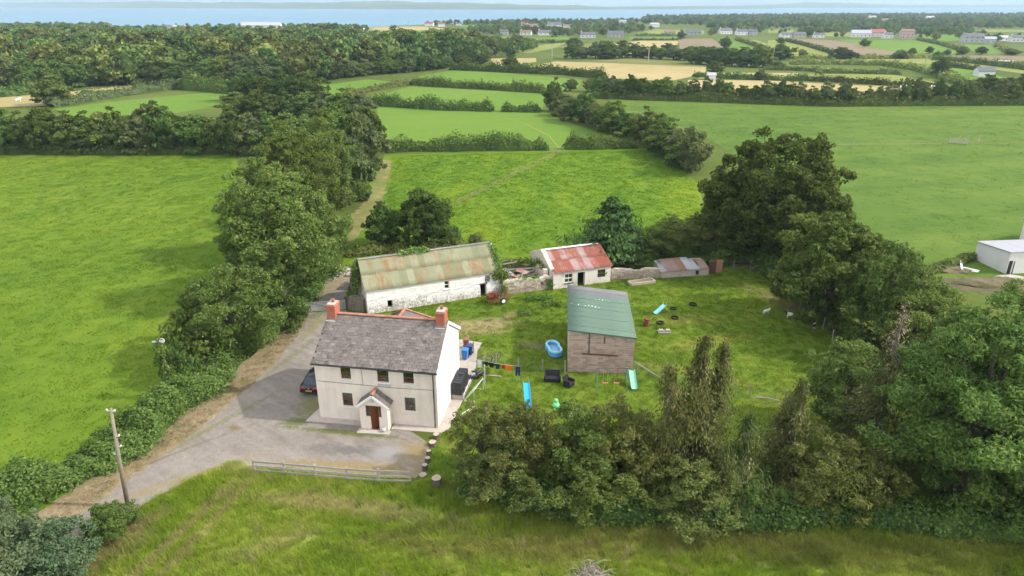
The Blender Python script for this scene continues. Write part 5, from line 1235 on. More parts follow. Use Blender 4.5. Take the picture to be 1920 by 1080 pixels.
# rattan seats ----------------------------------------------------------------------
def rattan(x, y, rz, w, label, name):
    o = thing(name, label, 'sofa' if w > 1 else 'armchair', (x, y, 0), rz); d = .72
    MB().box(-w/2, w/2, -d/2, d/2, .05, .40).build('seat', M['wicker'], o, bevel=.03); MB().beam((0, d/2-.06, .40), (0, d/2+.06, .92), w, .12, up=(0,1,0)).build('backrest', M['wicker'], o, bevel=.03)
    for s in (-1, 1): MB().box(s*w/2-.06, s*w/2+.06, -d/2, d/2-.02, .05, .64).build('armrest', M['wicker'], o, bevel=.03)
rattan(3.6, 53.15, -.06, 1.35, 'black wicker two-seat sofa on lawn before block shed', 'wicker_sofa'); rattan(5.0, 52.3, .9, .72, 'black wicker armchair turned beside the sofa', 'wicker_armchair')
# slides ------------------------------------------------------------------------------
def slide(x, y, rz, L_, H_, w, cm_, fm, label, wave=True):
    o = thing('toy_slide', label, 'slide', (x, y, 0), rz); n = 12; vs = []; fs = []
    for i in range(n+1):
        t = i/n; yy = -L_*t; z = H_*(1-t)**1.1 + (.06*math.sin(t*6.28*1.0)*H_ if wave else 0) + .06 + (.06 if i == n else 0)
        vs += [(-w/2-.02,yy,z+.16), (-w/2,yy,z), (w/2,yy,z), (w/2+.02,yy,z+.16), (w/2-.015,yy,z+.15), (w/2-.03,yy,z+.03), (-w/2+.03,yy,z+.03), (-w/2+.015,yy,z+.15)]
    for i in range(n):
        for j in range(8): fs.append((i*8+j, i*8+(j+1) % 8, (i+1)*8+(j+1) % 8, (i+1)*8+j))
    fs += [tuple(range(7, -1, -1)), tuple(n*8+j for j in range(8))]
    MB().add(vs, fs).build('chute', M[cm_], o)
    l = MB()
    for s in (-1, 1): l.tube([(s*w/2,.02,H_+.45), (s*w/2,.0,H_), (s*w/2,.55,0)], .025, 6)
    for k in range(4): l.tube([(-w/2,.1+.12*k,H_*(1-(k+.7)/4.4)), (w/2,.1+.12*k,H_*(1-(k+.7)/4.4))], .02, 5)
    l.build('ladder', M[fm], o)
slide(1.2, 50.7, .08, 2.3, 1.15, .5, 'slide_blue', 'grey_wood', 'bright blue wavy toy slide on lawn'); slide(10.6, 53.1, .03, 1.6, 1.0, .5, 'green_slide', 'teal_steel', 'pale green slide beside the swing frame', False); slide(16.6, 67.9, -1.05, 1.3, .75, .45, 'pool_pale', 'yellow_green', 'small pale blue slide with yellow-green ladder in goat paddock', False)
# rocker --------------------------------------------------------------------------------
rk = thing('toy_rocker', 'light green plastic frog-like rocker toy on lawn', 'rocker', (3.68, 48.85, 0), .3)
MB().lathe([(.12,.0), (.32,.05), (.34,.2), (.26,.38), (.1,.42)], 14).build('body', M['green_toy'], rk, True); MB().lathe([(.05,.40), (.17,.46), (.2,.58), (.12,.72), (.02,.76)], 12, (0,.08,0)).build('head', M['green_toy'], rk, True)
for s in (-1, 1): MB().beam((s*.25,-.42,.04), (s*.25,.35,.04), .08, .08).build('runner', M['green_toy'], rk, bevel=.02)
# swing frame --------------------------------------------------------------------------------
sg = thing('swing_set', 'teal metal swing frame with two hanging swings in front of block shed', 'swing', (7.4, 52.0, 0), -.02)
zt = 1.95; MB().tube([(-.05,0,zt), (3.0,0,zt)], .035, 8).build('top_bar', M['old_wood'], sg)
for x in (0, 2.55):
    lg = MB(); lg.tube([(x,0,zt), (x,-.85,0)], .028, 6).tube([(x,0,zt), (x,.85,0)], .028, 6).tube([(x,-.45,.95), (x,.45,.95)], .02, 5); lg.build('frame_leg', M['teal_steel'], sg); MB().box(x-.07, x+.07, -.06, .06, zt-.06, zt+.06).build('bracket', M['slide_blue'] if False else M['teal_steel'], sg)
for x in (.75, 1.75):
    sw0 = MB().box(x-.23, x+.23, -.09, .09, .46, .49).build('swing_seat', cm('orange_seat', (.55,.2,.08)), sg); MB().tube([(x-.2,0,.48), (x-.2,0,zt)], .008, 4).tube([(x+.2,0,.48), (x+.2,0,zt)], .008, 4).build('rope', M['net'], sw0)
br = MB().tube([(0,0,0), (2.5,-1.05,-1.25)], .06, 6).build('leaning_pole', M['grey_wood'], loc=(11.0, 54.2, 1.35)); tag(br, 'pale pole leaning from shed corner down to paddock fence', 'pole')
# paddling pool -------------------------------------------------------------------------------
pool = thing('paddling_pool', 'blue peanut-shaped inflatable paddling pool left of block shed', 'paddling pool', (4.05, 58.7, 0), .2)
def peanut(a, k): r = (.98 + .36*math.cos(2*a))*k; return (r*.78*math.sin(a)*1.05, r*.92*math.cos(a))
for zc, mt, nm in ((.13,'pool_blue','ring'), (.34,'pool_blue','ring'), (.53,'pool_pale','ring')):
    pts = [(*peanut(2*math.pi*i/40, 1.0), zc) for i in range(41)]; MB().tube(pts, .125, 8, cap=False).build(nm, M[mt], pool, True)
MB().add([(*peanut(2*math.pi*i/40, .95), .06) for i in range(40)], [tuple(range(40))]).build('floor', M['pool_blue'], pool)
def pool_water():
    m, N, L = new_mat('pool_water'); n = noise(N, L, coords(N), 3, 3, .5); return finish(m, N, L, (.30,.55,.68), .08, n.outputs['Fac'], .15, .05, spec=.6)
MB().add([(*peanut(2*math.pi*i/40, .93), .2) for i in range(40)], [tuple(range(40))]).build('pool_water', pool_water(), pool)
# tyres, barrel, pallet ---------------------------------------------------------------------------
ty = MB(); ty.lathe([(.30,.03), (.32,0), (.40,.02), (.43,.1), (.40,.18), (.32,.2), (.30,.17), (.36,.12), (.36,.08)], 20)
ty.f = ty.f[:-2]; ty.mi = ty.mi[:-2]; tme = ty.mesh('tyre', M['tyre'], True)
for (x, y, s), lb in zip([(15.6,65.0,1.0), (17.4,66.3,.95), (20.2,69.8,1.05), (17.8,68.7,.8)], ['old black tyre lying nearest the rusty barrel in paddock', 'old black tyre lying right of the one by the barrel', 'old black tyre lying alone far right of the small slide', 'half sunken tyre lying just right of small pale blue slide']):
    o = link('old_tyre', tme, None, (x, y, .0), (.04, .03, x), (s, s, s)); tag(o, lb, 'tyre')
o = MB().lathe([(.27,0), (.29,.02), (.29,.3), (.30,.31), (.29,.33), (.29,.6), (.30,.61), (.29,.63), (.29,.9), (.27,.9), (.26,.86)], 16).build('barrel', M['rust'], loc=(14.0, 64.5, 0), rot=(.12, .05, 0)); tag(o, 'rusty brown upright barrel in grass right of block shed', 'barrel')
pa = thing('pallet', 'small grey pallet with two grey blocks in the paddock', 'pallet', (15.6, 62.9, 0), .05)
for k in range(5): MB().box(-.65+k*.27, -.45+k*.27, -.35, .35, .1, .13).build('slat', M['grey_wood'], pa)
for y in (-.3, 0, .3): MB().box(-.65, .65, y-.04, y+.04, 0, .098).build('bearer', M['grey_wood'], pa)
for x in (-.35, .35): o = MB().box(x-.2, x+.2, -.16, .16, .131, .33).build('concrete_block', M['concrete'], loc=(15.6, 62.9, 0)); tag(o, 'grey concrete block on the %s end of small pallet' % ('left' if x < 0 else 'right'), 'block')
# rusty farm machine ---------------------------------------------------------------------------------
fm = thing('farm_implement', 'rusty old wheeled farm implement beside barn doorway', 'farm machine', (-1.6, 70.6, 0), .45)
fr = MB(); 
for a, b in (((-1.2,-.5,.55),(1.2,-.5,.6)), ((-1.2,.5,.55),(1.2,.5,.6)), ((-1.2,-.5,.55),(-1.2,.5,.55)), ((0,-.55,.58),(0,.55,.58)), ((1.2,-.5,.6),(1.2,.5,.6)), ((1.2,0,.6),(2.2,.1,.35)), ((-.6,-.5,.55),(-.4,-.45,1.2)), ((-.6,.5,.55),(-.4,.45,1.2)), ((-.4,-.45,1.2),(-.4,.45,1.2)), ((-.4,0,1.2),(.8,0,.7)), ((.6,-.5,.6),(.9,-.3,1.3)), ((.6,.5,.6),(.9,.3,1.25))): fr.beam(a, b, .09, .09)
fr.build('frame', M['rust'], fm); hp = MB().add([(-1.1,-.4,.6), (-.2,-.4,.6), (-.2,.4,.6), (-1.1,.4,.6), (-1.3,-.6,1.05), (0,-.6,1.05), (0,.6,1.05), (-1.3,.6,1.05)], [(0,1,5,4),(1,2,6,5),(2,3,7,6),(3,0,4,7),(0,3,2,1)]); hp.build('hopper', M['rust'], fm)
for k in range(7): MB().tube([(-1.3+k*.3,-.62,.5), (-1.45+k*.3,-.8,.25), (-1.3+k*.3,-.75,.05)], .025, 5).build('tine', M['rust'], fm)
for s in (-1, 1):
    w = MB().lathe([(.2,-.09), (.33,-.1), (.38,-.05), (.38,.05), (.33,.1), (.2,.09)], 18, (.35, s*.72, .38), ax='y').build('wheel', M['tyre'], fm, True); MB().lathe([(.03,-.105), (.23,-.105), (.23,.105), (.03,.105)], 14, (.35, s*.72, .38), ax='y').build('hub', M['white_paint'], w)
# football ---------------------------------------------------------------------------------------------
v, f = ico(3); ic = ico(1)[0]; ic = ico(0)[0] if 0 in _ICO else None
bm = bmesh.new(); bmesh.ops.create_icosphere(bm, subdivisions=1, radius=1.0); i12 = np.array([x.co[:] for x in bm.verts]); bm.free()
me = bpy.data.meshes.new('football'); me.from_pydata((v*.17).tolist(), [], f.tolist()); me.materials.append(M['white_paint']); me.materials.append(M['black_plastic'])
cen = v[f].mean(1); cen /= np.linalg.norm(cen, axis=1, keepdims=True); me.polygons.foreach_set('material_index', ((cen @ i12.T).max(1) > .94).astype(np.int32)); me.polygons.foreach_set('use_smooth', [True]*len(f))
q = hloc(5.78, -1.25); tag(link('football', me, None, (q[0], q[1], .275)), 'black and white football on the porch step', 'football')
# stumps ---------------------------------------------------------------------------------------------------
M['cut_wood'] = plain('cut_wood', (.46,.37,.27), .9, .2, 9)
def stump(px, py, r, h, label, tilt=0):
    p = G(px, py); rng = random.Random(px); o = thing('tree_stump', label, 'stump', (p[0], p[1], 0), rng.random()*6); n = 14; b = MB(); vs = []
    prof = [(1.18,0), (1.02,h*.35), (1.0,h)]
    rad = [r*(1+.1*rng.uniform(-1,1)) for _ in range(n)]
    for k, z in prof: vs += [(rad[j]*k*math.cos(6.283*j/n), rad[j]*k*math.sin(6.283*j/n), z) for j in range(n)]
    b.add(vs, [(i*n+j, i*n+(j+1) % n, (i+1)*n+(j+1) % n, (i+1)*n+j) for i in range(2) for j in range(n)]); b.build('bark', M['bark'], o)
    MB().add([(rad[j]*.98*math.cos(6.283*j/n), rad[j]*.98*math.sin(6.283*j/n), h) for j in range(n)], [tuple(range(n))]).build('cut_face', M['cut_wood'], o); o.rotation_euler.x = tilt
for a in [(818,821,.24,.35,'cut log stump nearest the farmhouse corner, first of the row'), (811,835,.29,.32,'widest pale log stump, second of the row from house'), (804,851,.17,.3,'small brown log stump, third of the row'), (802,866,.19,.38,'small white-topped log stump, fourth of the row'), (797,880,.19,.42,'thin upright log stump, fifth of the row'), (793,893,.28,.16,'flat reddish log disc near right end of wooden fence'), (819,912,.34,.75,'tall thick dark stump at the edge of the bushes')]: stump(*a)
# three-rail fence ---------------------------------------------------------------------------------------------
fp = [G(478,887), G(535,892), G(593,897), G(652,902), G(711,906), G(770,907)]
fe = thing('rail_fence', 'weathered grey three-rail wooden fence in front of gravel yard', 'fence', (fp[0][0], fp[0][1], 0)); o0 = Vector(fp[0])
for p in fp:
    q = Vector(p)-o0; MB().box(q.x-.07, q.x+.07, q.y-.05, q.y+.06, -.1, 1.22+.05*math.sin(q.x*9)).build('post', M['rail_wood'], fe)
for k in range(5):
    a, b = Vector(fp[k])-o0, Vector(fp[k+1])-o0
    for j, z in enumerate((.30, .68, 1.06)):
        off = Vector((0, -.075, z+.015*math.sin(7*k+3*j))); MB().beam(a+off-Vector((.02,0,0)), b+off+Vector((.02,0,.02*math.sin(k+j))), .045, .16).build('rail', M['rail_wood'], fe)
# utility poles ---------------------------------------------------------------------------------------------------
pl = thing('utility_pole', 'bare wooden utility pole leaning slightly beside the driveway', 'utility pole', G(240,950)); MB().tube([(0,0,-.2), (.25,0,3.8), (.55,.03,7.65)], [.15,.125,.095], 10).build('pole', plain('pole_wood', (.25,.215,.165), .9, .25, 5), pl, True)
for z, s in ((7.5,-1), (7.45,1), (5.6,1), (4.8,1), (4.2,-1)): MB().beam((.072*z, 0, z), (.072*z+s*.25, 0, z+.02), .05, .05).lathe([(.03,0), (.06,.03), (.05,.09), (.02,.11)], 8, (.072*z+s*.25, 0, z+.03)).build('insulator', M['net'], pl)
p2 = G(330,748); pl2 = thing('utility_pole', 'ivy-covered wooden utility pole in the roadside hedge', 'utility pole', p2); MB().tube([(0,0,-.2), (-.25,0,3), (-.45,0,5.75)], [.14,.12,.1], 10).build('pole', M['bark'], pl2, True)
MB().beam((-.95,0,5.45), (.05,0,5.5), .08, .1).build('crossarm', M['net'], pl2); MB().tube([(.05+.2*math.cos(a*.6)-.15, 0, 5.55+.18*math.sin(a*.6)) for a in range(11)], .03, 5).build('cable_loop', M['net'], pl2)
rng = np.random.default_rng(77); z = rng.uniform(.3, 5.9, 900); th = rng.uniform(0, 6.28, 900); rr2 = (.30+.22*np.sin(z*3))*rng.uniform(.6, 1.1, 900)
link('ivy', leaf_mesh('ivy', np.c_[-.08*z+rr2*np.cos(th), rr2*np.sin(th), z], np.c_[np.cos(th), np.sin(th), .3+0*z], .11, M['ivy'], rng, .7), pl2)
wr = MB(); a, b = Vector(p2)+Vector((-.4,0,5.6)), Vector(G(240,950))+Vector((.54,0,7.5)); wr.tube([(0,0,0), (b-a)*.5+Vector((0,0,-.35)), b-a], .009, 4); tag(wr.build('overhead_wire', M['gutter'], loc=a), 'thin wire strung between the two utility poles', 'wire')
# field gate at the end of the drive -----------------------------------------------------------------------------------
g0, g1 = Vector(G(563,588)), Vector(G(648,581)); gt = thing('field_gate', 'galvanised seven-bar field gate across the lane behind farmhouse', 'gate', g0, math.atan2((g1-g0).y, (g1-g0).x)); gl = (g1-g0).length
for k in range(7): MB().tube([(0,0,.18+k*.165), (gl,0,.18+k*.165)], .024, 6).build('bar', M['galv'], gt)
for x in (0, gl*.33, gl*.62, gl): MB().tube([(x,0,.12), (x,0,1.22)], .028, 6).build('upright', M['galv'], gt)
for x in (-.14, gl+.14): MB().tube([(x,0,-.1), (x,0,1.4)], .09, 8).build('gate_post', M['old_wood'], gt)
w_ = wall_mb(2.0, 1.5, .9, [], 71, .05, .4); o = w_.build('stone_wall', M['stone'], loc=(g1.x+.3, g1.y+.1, 0), rot=(0, 0, -.42)); tag(o, 'mossy dark stone wall between field gate and barn gable', 'wall')
w_ = wall_mb(2.6, 1.6, .35, [], 72, .02, .4); q = G(668, 545); o = w_.build('block_wall', M['concrete'], loc=(q[0]-.3, q[1], 0), rot=(0, 0, 1.35)); tag(o, 'pale upright wall end beside barn left gable', 'wall')
for k, (x, y, s) in enumerate([(622,517,.5), (632,514,.6), (641,517,.55), (650,512,.7), (636,519,.35), (655,517,.5), (660,508,.45), (626,521,.3)]):
    v, f = ico(2); rng = np.random.default_rng(k); vv = v*(1+.2*np.sin(4*v[:, :1]+k)+.1*rng.normal(size=(len(v), 1)))*np.array([1, .8, .6])*s; me = bpy.data.meshes.new('boulder'); me.from_pydata(vv.tolist(), [], f.tolist()); me.materials.append(M['concrete']); p = G(x, y)
    tag(link('boulder', me, None, (p[0], p[1], s*.3)), ['second pale boulder from left in the rubble row beyond the gate', 'third pale boulder from left in the rubble row beyond the gate', 'pale boulder in the middle of the rubble row beyond the gate', 'largest pale boulder in the rubble row beyond the gate', 'small pale boulder in front of the rubble row beyond the gate', 'pale boulder front right in the rubble row beyond the gate', 'rearmost pale boulder at right end of the rubble row', 'smallest pale boulder at left end of the rubble row'][k], 'boulder', 'boulders across the lane')
# wire fences ------------------------------------------------------------------------------------------------------------
def wire_fence(px, hs, label, wires=4, mat='grey_wood', r=.05, mesh=True):
    P_ = [Vector(G(x, y)) for x, y in px]; o = thing('wire_fence', label, 'fence', P_[0]); b0 = P_[0]
    for k, p in enumerate(P_):
        q = p-b0; MB().tube([(q.x,q.y,-.1), (q.x+.04*math.sin(k*3), q.y, hs*(1+.06*math.sin(k*5)))], r, 6).build('post', M[mat], o)
    w = MB()
    for a, c in zip(P_, P_[1:]):
        for k in range(wires): z = hs*(.12+.8*k/(wires-1)); w.tube([a-b0+Vector((0,0,z)), c-b0+Vector((0,0,z))], .0045, 3)
        if mesh:
            n = int((c-a).length/.45)
            for k in range(1, n): q = a+(c-a)*k/n-b0; w.tube([q+Vector((0,0,.1*hs)), q+Vector((0,0,.9*hs))], .003, 3)
    w.build('wire', M['fence_wire'], o)
wire_fence([(888,662), (930,684), (972,693), (1017,697), (1059,700)], 1.25, 'thin post and wire mesh fence between washing line and block shed')
wire_fence([(1195,700), (1240,712), (1300,725), (1348,735), (1405,746), (1470,755), (1545,764), (1610,772)], 1.2, 'wire fence along near side of the goat paddock behind the conifers')
wire_fence([(1345,512), (1375,505), (1407,503), (1440,520), (1452,535), (1464,550), (1480,568), (1497,588), (1520,603), (1542,618), (1560,640)], 1.35, 'post and wire fence along tree side of the goat paddock', mesh=False)
wire_fence([(1545,271), (1600,270.6), (1660,270.2), (1720,269.8), (1770,269.3), (1808,269)], 1.0, 'faint wire fence crossing the large right field', 3, r=.04, mesh=False)
for a, c, lb in [((1418,745), (1462,752), 'fallen pale branch lying along the paddock fence'), ((1446,527), (1464,548), 'loose rail leaning on the paddock fence below the trees'), ((1408,504), (1425,497), 'short brace rail at far corner of the paddock fence')]:
    p, q = Vector(G(*a, .35)), Vector(G(*c, .5)); tag(MB().tube([(0,0,0), (q-p)*.5+Vector((0,.1,.06)), q-p], [.08,.07,.05], 6).build('loose_rail', M['grey_wood'], loc=p), lb, 'rail')
p, q = Vector(G(880,701,.05)), Vector(G(940,706,.05)); tag(MB().beam((0,0,0), q-p, .14, .08).build('kerb_edging', M['grey_wood'], loc=p), 'long pale timber edging on grass below washing line', 'edging')
ga, gb = Vector(G(1780,269)), Vector(G(1808,269)); hg = thing('hurdle_gate', 'pale open hurdle gate in the fence across the right field', 'gate', ga)
for k in range(6): MB().beam((0,0,.2+k*.22), (gb.x-ga.x, gb.y-ga.y-1.2, .2+k*.22), .05, .09).build('bar', M['dead_wood'], hg)
for t in (0, .5, 1): MB().beam(((gb.x-ga.x)*t, (gb.y-ga.y-1.2)*t, 0), ((gb.x-ga.x)*t, (gb.y-ga.y-1.2)*t, 1.7+t*.5), .12, .12).build('upright', M['dead_wood'], hg)
gp = thing('gate_post', 'pale braced gate post standing right of the hurdle gate', 'post', G(1834,270)); MB().tube([(0,0,0), (0,0,2.0)], .12, 7).build('post', M['dead_wood'], gp); MB().beam((.05,0,1.3), (1.2,0,.05), .1, .1).build('brace', M['dead_wood'], gp)

# ------------------------------------------------------------------ animals
def beast(name, dark):
    """standing quadruped: body as one skin surface; length along x, head at +x"""
    J = {'hip': (-.36,0,.58), 'mid': (0,0,.56), 'sho': (.32,0,.60), 'nk': (.48,0,.74), 'hd': (.60,0,.86), 'mz': (.74,0,.78), 'tl': (-.50,0,.60), 'tl2': (-.56,0,.48)}
    R = {'hip': .17, 'mid': .205, 'sho': .18, 'nk': .10, 'hd': .085, 'mz': .05, 'tl': .04, 'tl2': .025}
    E_ = [('hip','mid'), ('mid','sho'), ('sho','nk'), ('nk','hd'), ('hd','mz'), ('hip','tl'), ('tl','tl2')]
    for s, c in ((-1,'r'), (1,'l')):
        J['fk'+c] = (.33,s*.12,.30); J['ff'+c] = (.31,s*.12,.03); J['hk'+c] = (-.30,s*.13,.42); J['hh'+c] = (-.44,s*.13,.25); J['hf'+c] = (-.38,s*.13,.03); J['er'+c] = (.56,s*.13,.92)
        R['fk'+c] = .045; R['ff'+c] = .035; R['hk'+c] = .085; R['hh'+c] = .045; R['hf'+c] = .035; R['er'+c] = .025
        E_ += [('sho','fk'+c), ('fk'+c,'ff'+c), ('hip','hk'+c), ('hk'+c,'hh'+c), ('hh'+c,'hf'+c), ('hd','er'+c)]
    ks = list(J); me = bpy.data.meshes.new(name); me.from_pydata([J[k] for k in ks], [(ks.index(a), ks.index(b)) for a, b in E_], [])
    o = bpy.data.objects.new('tmp', me); COL.objects.link(o); o.modifiers.new('s', 'SKIN'); o.modifiers.new('d', 'SUBSURF').levels = 1
    for i, k in enumerate(ks): me.skin_vertices[0].data[i].radius = (R[k], R[k]); me.skin_vertices[0].data[i].use_root = (k == 'mid')
    bpy.context.view_layer.update(); out = bpy.data.meshes.new_from_object(o.evaluated_get(bpy.context.evaluated_depsgraph_get())); bpy.data.objects.remove(o)
    out.name = name; out.materials.clear(); out.materials.append(M['fleece']); out.materials.append(M['dark_coat'])
    mi = [1 if dark(*(np.mean([out.vertices[i].co[:] for i in p.vertices], axis=0))) else 0 for p in out.polygons]; out.polygons.foreach_set('material_index', mi); out.polygons.foreach_set('use_smooth', [True]*len(mi)); return out
M['fleece'] = plain('white_coat', (.74,.71,.66), .95, .12, 12, bump=.4); M['dark_coat'] = plain('black_coat', (.03,.027,.025), .95, .2, 12)
bs = [beast('goat', lambda x, y, z: False), beast('goat', lambda x, y, z: x > .42), beast('goat', lambda x, y, z: not (-.12 < x < .1 and z > .5)), beast('goat', lambda x, y, z: x > .35 or (x < -.15 and z > .3))]
for k, (x, y, rz, s, lb) in enumerate([(27.5,67.3,.3,1.0,'all white goat grazing alone, leftmost of the four in paddock'), (29.75,66.35,2.9,1.15,'white goat with black head by the paddock fence'), (30.75,65.1,1.9,.95,'mostly black goat close to the paddock fence'), (31.35,63.95,1.2,1.0,'black and white patched goat, nearest of the four in paddock')]):
    o = thing('goat', lb, 'goat', (x, y, 0), rz); o.scale = (s*.74,)*3; link('body', bs[k], o); hn = MB()
    for c in (-1, 1): hn.tube([(.55,c*.04,.93), (.50,c*.06,1.03), (.42,c*.08,1.06)], [.02,.015,.006], 5)
    hn.build('horns', M['dead_wood'], o)
rs_ = random.Random(3)
for k, (x, y) in enumerate([(1689,166), (1697,166), (1703,165), (1714,167), (1719,166), (1742,168), (1748,170), (1752,167), (1760,169), (1766,171), (1786,171), (1790,172)]):
    p = G(x, y); o = thing('cow' if k % 2 else 'sheep', '%s from the left of the %s in stubble behind the tree row' % (['first', 'second', 'third', 'fourth', 'fifth', 'sixth'][k//2], 'white cows' if k % 2 else 'white sheep'), 'cow' if k % 2 else 'sheep', p, rs_.random()*6, 'cows behind the tree row' if k % 2 else 'sheep behind the tree row'); s = 1.9 if k % 2 else 1.35; o.scale = (s, s, s); link('body', bs[0], o)
p = G(35, 192); o = thing('cow', 'single pale cow lying in the stubble field at far left', 'cow', p, 1.0); o.scale = (1.8,)*3; link('body', bs[0], o)
# ------------------------------------------------------------------ trees near the house
ASH = [broadleaf(101, 16.5, 7.6, .8, M['ash'], 60000, .165, 90, (.14,.24), .40, .35), broadleaf(102, 14.0, 6.6, .2, M['ash'], 70000, .135, 90, (.14,.24), .36, .35), broadleaf(103, 9.5, 4.8, .4, M['ash'], 30000, .135, 56, (.17,.29), .4, .35)]
OAK = [broadleaf(111, 18.5, 10.2, .2, M['oak'], 64000, .20, 120, (.13,.20), .6, .10, top_w=.8), broadleaf(112, 13.0, 7.0, .1, M['oak'], 36000, .18, 70, (.15,.25), .55, .35)]
MID = [broadleaf(121+k, 10, 4.6, .1, M[m], 8500, .27, 40, (.19,.33), .55, .4, core=True) for k, m in enumerate(['bush', 'willow', 'ash', 'oak'])]
HAW = [broadleaf(131+k, 6.0, 3.0, .15, M[m], 17000, .088, 44, (.17,.32), .5, .5) for k, m in enumerate(['haw', 'bush', 'haw'])]
SHR = [broadleaf(141+k, 3.0, 2.0, .05, M[m], 5000, .11, 24, (.28,.45), .55, .4) for k, m in enumerate(['bush', 'bramble', 'willow'])]
def tr(p, px, py, top, wpx, label, cat='tree', group=None, name='tree', rz=None, zb=0):
    """tree rooted under pixel (px, py) whose top shows on row `top` and whose crown is wpx wide"""
    x, y, _ = G(px, py); h = max(.8, ZH(x, y, top)); d = math.hypot(y, CAM_H-h*.5); return plant_tree(p, x, y, h, wpx*d*.5/FPX/.97, label, cat, group, name, rz)
tr(ASH[0], 530, 562, 288, 262, 'huge ash tree, largest of the left group beside the lane', name='ash_tree', rz=.4)
tr(ASH[1], 560, 480, 210, 225, 'tall pale ash tree right behind the largest left ash', name='ash_tree', rz=2.2)
tr(ASH[0], 615, 420, 195, 150, 'tall ash tree further back along the lane', name='ash_tree', rz=4.1)
tr(ASH[2], 440, 665, 480, 200, 'smaller round ash tree at the roadside in front of the huge ash', name='ash_tree', rz=1.0)
tr(MID[1], 655, 385, 235, 110, 'grey-green willow overhanging the worn lane', name='willow_tree'); tr(MID[1], 682, 330, 200, 95, 'grey-green willow at the far end of the worn lane', name='willow_tree')
tr(MID[0], 640, 330, 190, 110, 'dark tree behind the ash trees near end of the lane'); tr(MID[3], 690, 290, 188, 70, 'dark tree at the corner of the lane hedge')
tr(SHR[0], 370, 690, 580, 110, 'dark green shrub under the smaller ash beside the hedge', 'shrub', name='shrub'); tr(SHR[1], 540, 612, 545, 80, 'leafy shrub at the foot of huge ash near the gate', 'shrub', name='shrub')
tr(OAK[0], 1440, 492, 216, 292, 'huge dark oak tree on the right of the middle field', name='oak_tree', rz=.7)
tr(OAK[1], 1500, 500, 345, 200, 'dark tree standing right in front of the huge oak'); tr(OAK[1], 1370, 470, 330, 150, 'dark tree on the left flank of the huge oak', rz=2.0)
tr(OAK[1], 1545, 600, 385, 250, 'broad tree with yellowing leaves above the goat paddock fence', rz=3.3); tr(ASH[2], 1650, 650, 430, 170, 'tree at the right end of the paddock tree group'); tr(ASH[2], 1700, 680, 505, 170, 'ash standing between paddock trees and the earth heap')
tr(OAK[1], 800, 462, 343, 122, 'round dark grey-green tree behind the barn', rz=5.0); tr(MID[0], 720, 462, 372, 80, 'slim tree with bare stems left of the round dark tree')
tr(SHR[1], 835, 462, 422, 70, 'low ivy-green bush right of the round dark tree', 'shrub', name='shrub'); tr(SHR[2], 890, 460, 440, 34, 'small dull bush behind barn ridge right end', 'shrub', name='shrub')
for k, (x, y, t, w, lb) in enumerate([(1180,480,425,90,'olive thicket bush behind the red-roofed cottage'), (1240,478,418,90,'olive thicket bush in the middle behind low shed'), (1310,470,400,120,'green thicket bush behind the low animal shed'), (1260,440,400,50,'small grey-green bush at field edge above the thicket'), (1380,480,425,90,'dark thicket bush in the far paddock corner'), (1190,505,468,60,'brown-green low bush right beside cottage gable')]):
    tr(HAW[k % 3], x, y, t, w, lb, 'shrub', name='shrub')
PINE = conifer(151, [(0,0,8.2), (.7,.3,7.2)], 3.1, 85, M['cedar'], 95, .19, .0, .12, rise=.45, asp=.35, hang=.16)
tr(PINE, 1140, 495, 372, 165, 'dark layered pine tree behind the red-roofed cottage', name='pine_tree')
# right foreground: ragged conifers, hawthorns, ash
CON = [conifer(161, [(-2.0,0,10.2), (.2,0,12.0), (1.9,.5,11.0)], 3.9, 100, M['conifer'], 150, .125, .13, .62), conifer(162, [(0,0,8.6), (1.5,.6,6.4)], 3.9, 85, M['conifer'], 150, .125, .12, .55), conifer(163, [(0,0,13.0)], 3.8, 105, M['conifer'], 95, .13, .3, .45, bare_top=.28)]
for p, x, y, s, lb, rz in [(CON[0], 11.9, 38.2, 1.0, 'ragged tall conifer with three thin tops in front of paddock', .2), (CON[1], 18.9, 38.6, 1.0, 'shorter ragged conifer with bare brown tip right of the tall one', 1.1), (CON[1], 15.0, 36.6, .85, 'low drooping conifer in front between the ragged ones', 3.0), (CON[2], 26.0, 41.3, 1.0, 'half-dead conifer with bare brown top beside the big ash', .5)]:
    plant_tree(p, x, y, p['h']*s, p['r']*s, lb, 'conifer', None, 'conifer_tree', rz, 'foliage')
plant_tree(ASH[1], 30.2, 37.6, 15.6, 7.0, 'huge drooping ash tree filling the right foreground', 'tree', None, 'ash_tree', 1.6); plant_tree(ASH[1], 35.6, 42.5, 14.5, 6.6, 'big ash tree behind at the right picture edge', 'tree', None, 'ash_tree', 4.0)
plant_tree(ASH[2], 33.5, 33.2, 9.0, 4.6, 'dark leafy ash at lower right corner', 'tree', None, 'ash_tree', 2.5); plant_tree(ASH[2], 25.8, 45.6, 8.5, 3.8, 'ash behind the half-dead conifer at paddock edge', 'tree', None, 'ash_tree', .9)
for k, (px, py, t, w, lb) in enumerate([(905,885,742,130,'pale twiggy hawthorn bush nearest the farmhouse'), (985,905,745,150,'yellow-green hawthorn bush second from the farmhouse'), (1075,915,752,170,'reddish hawthorn bush in the middle of the hedge row'), (1160,915,742,175,'large green hawthorn bush in front of the swing frame'), (1225,935,858,110,'orange-tinted hawthorn bush beside the tall conifer'), (1400,955,880,130,'dull green bush between the two ragged conifers'), (1540,960,815,170,'green bush right of the shorter conifer'), (1610,945,830,150,'dark bush under the half-dead conifer'), (930,930,830,150,'dark low bush at the front of the hedge near stumps'), (1100,958,850,180,'dark low bush at the front of the hawthorn row'), (1290,965,855,190,'dark low bush at the foot of the tall conifer')]):
    tr(HAW[(k*2+(k > 7)) % 3], px, py, t, w, lb, 'shrub', name='hawthorn_bush')
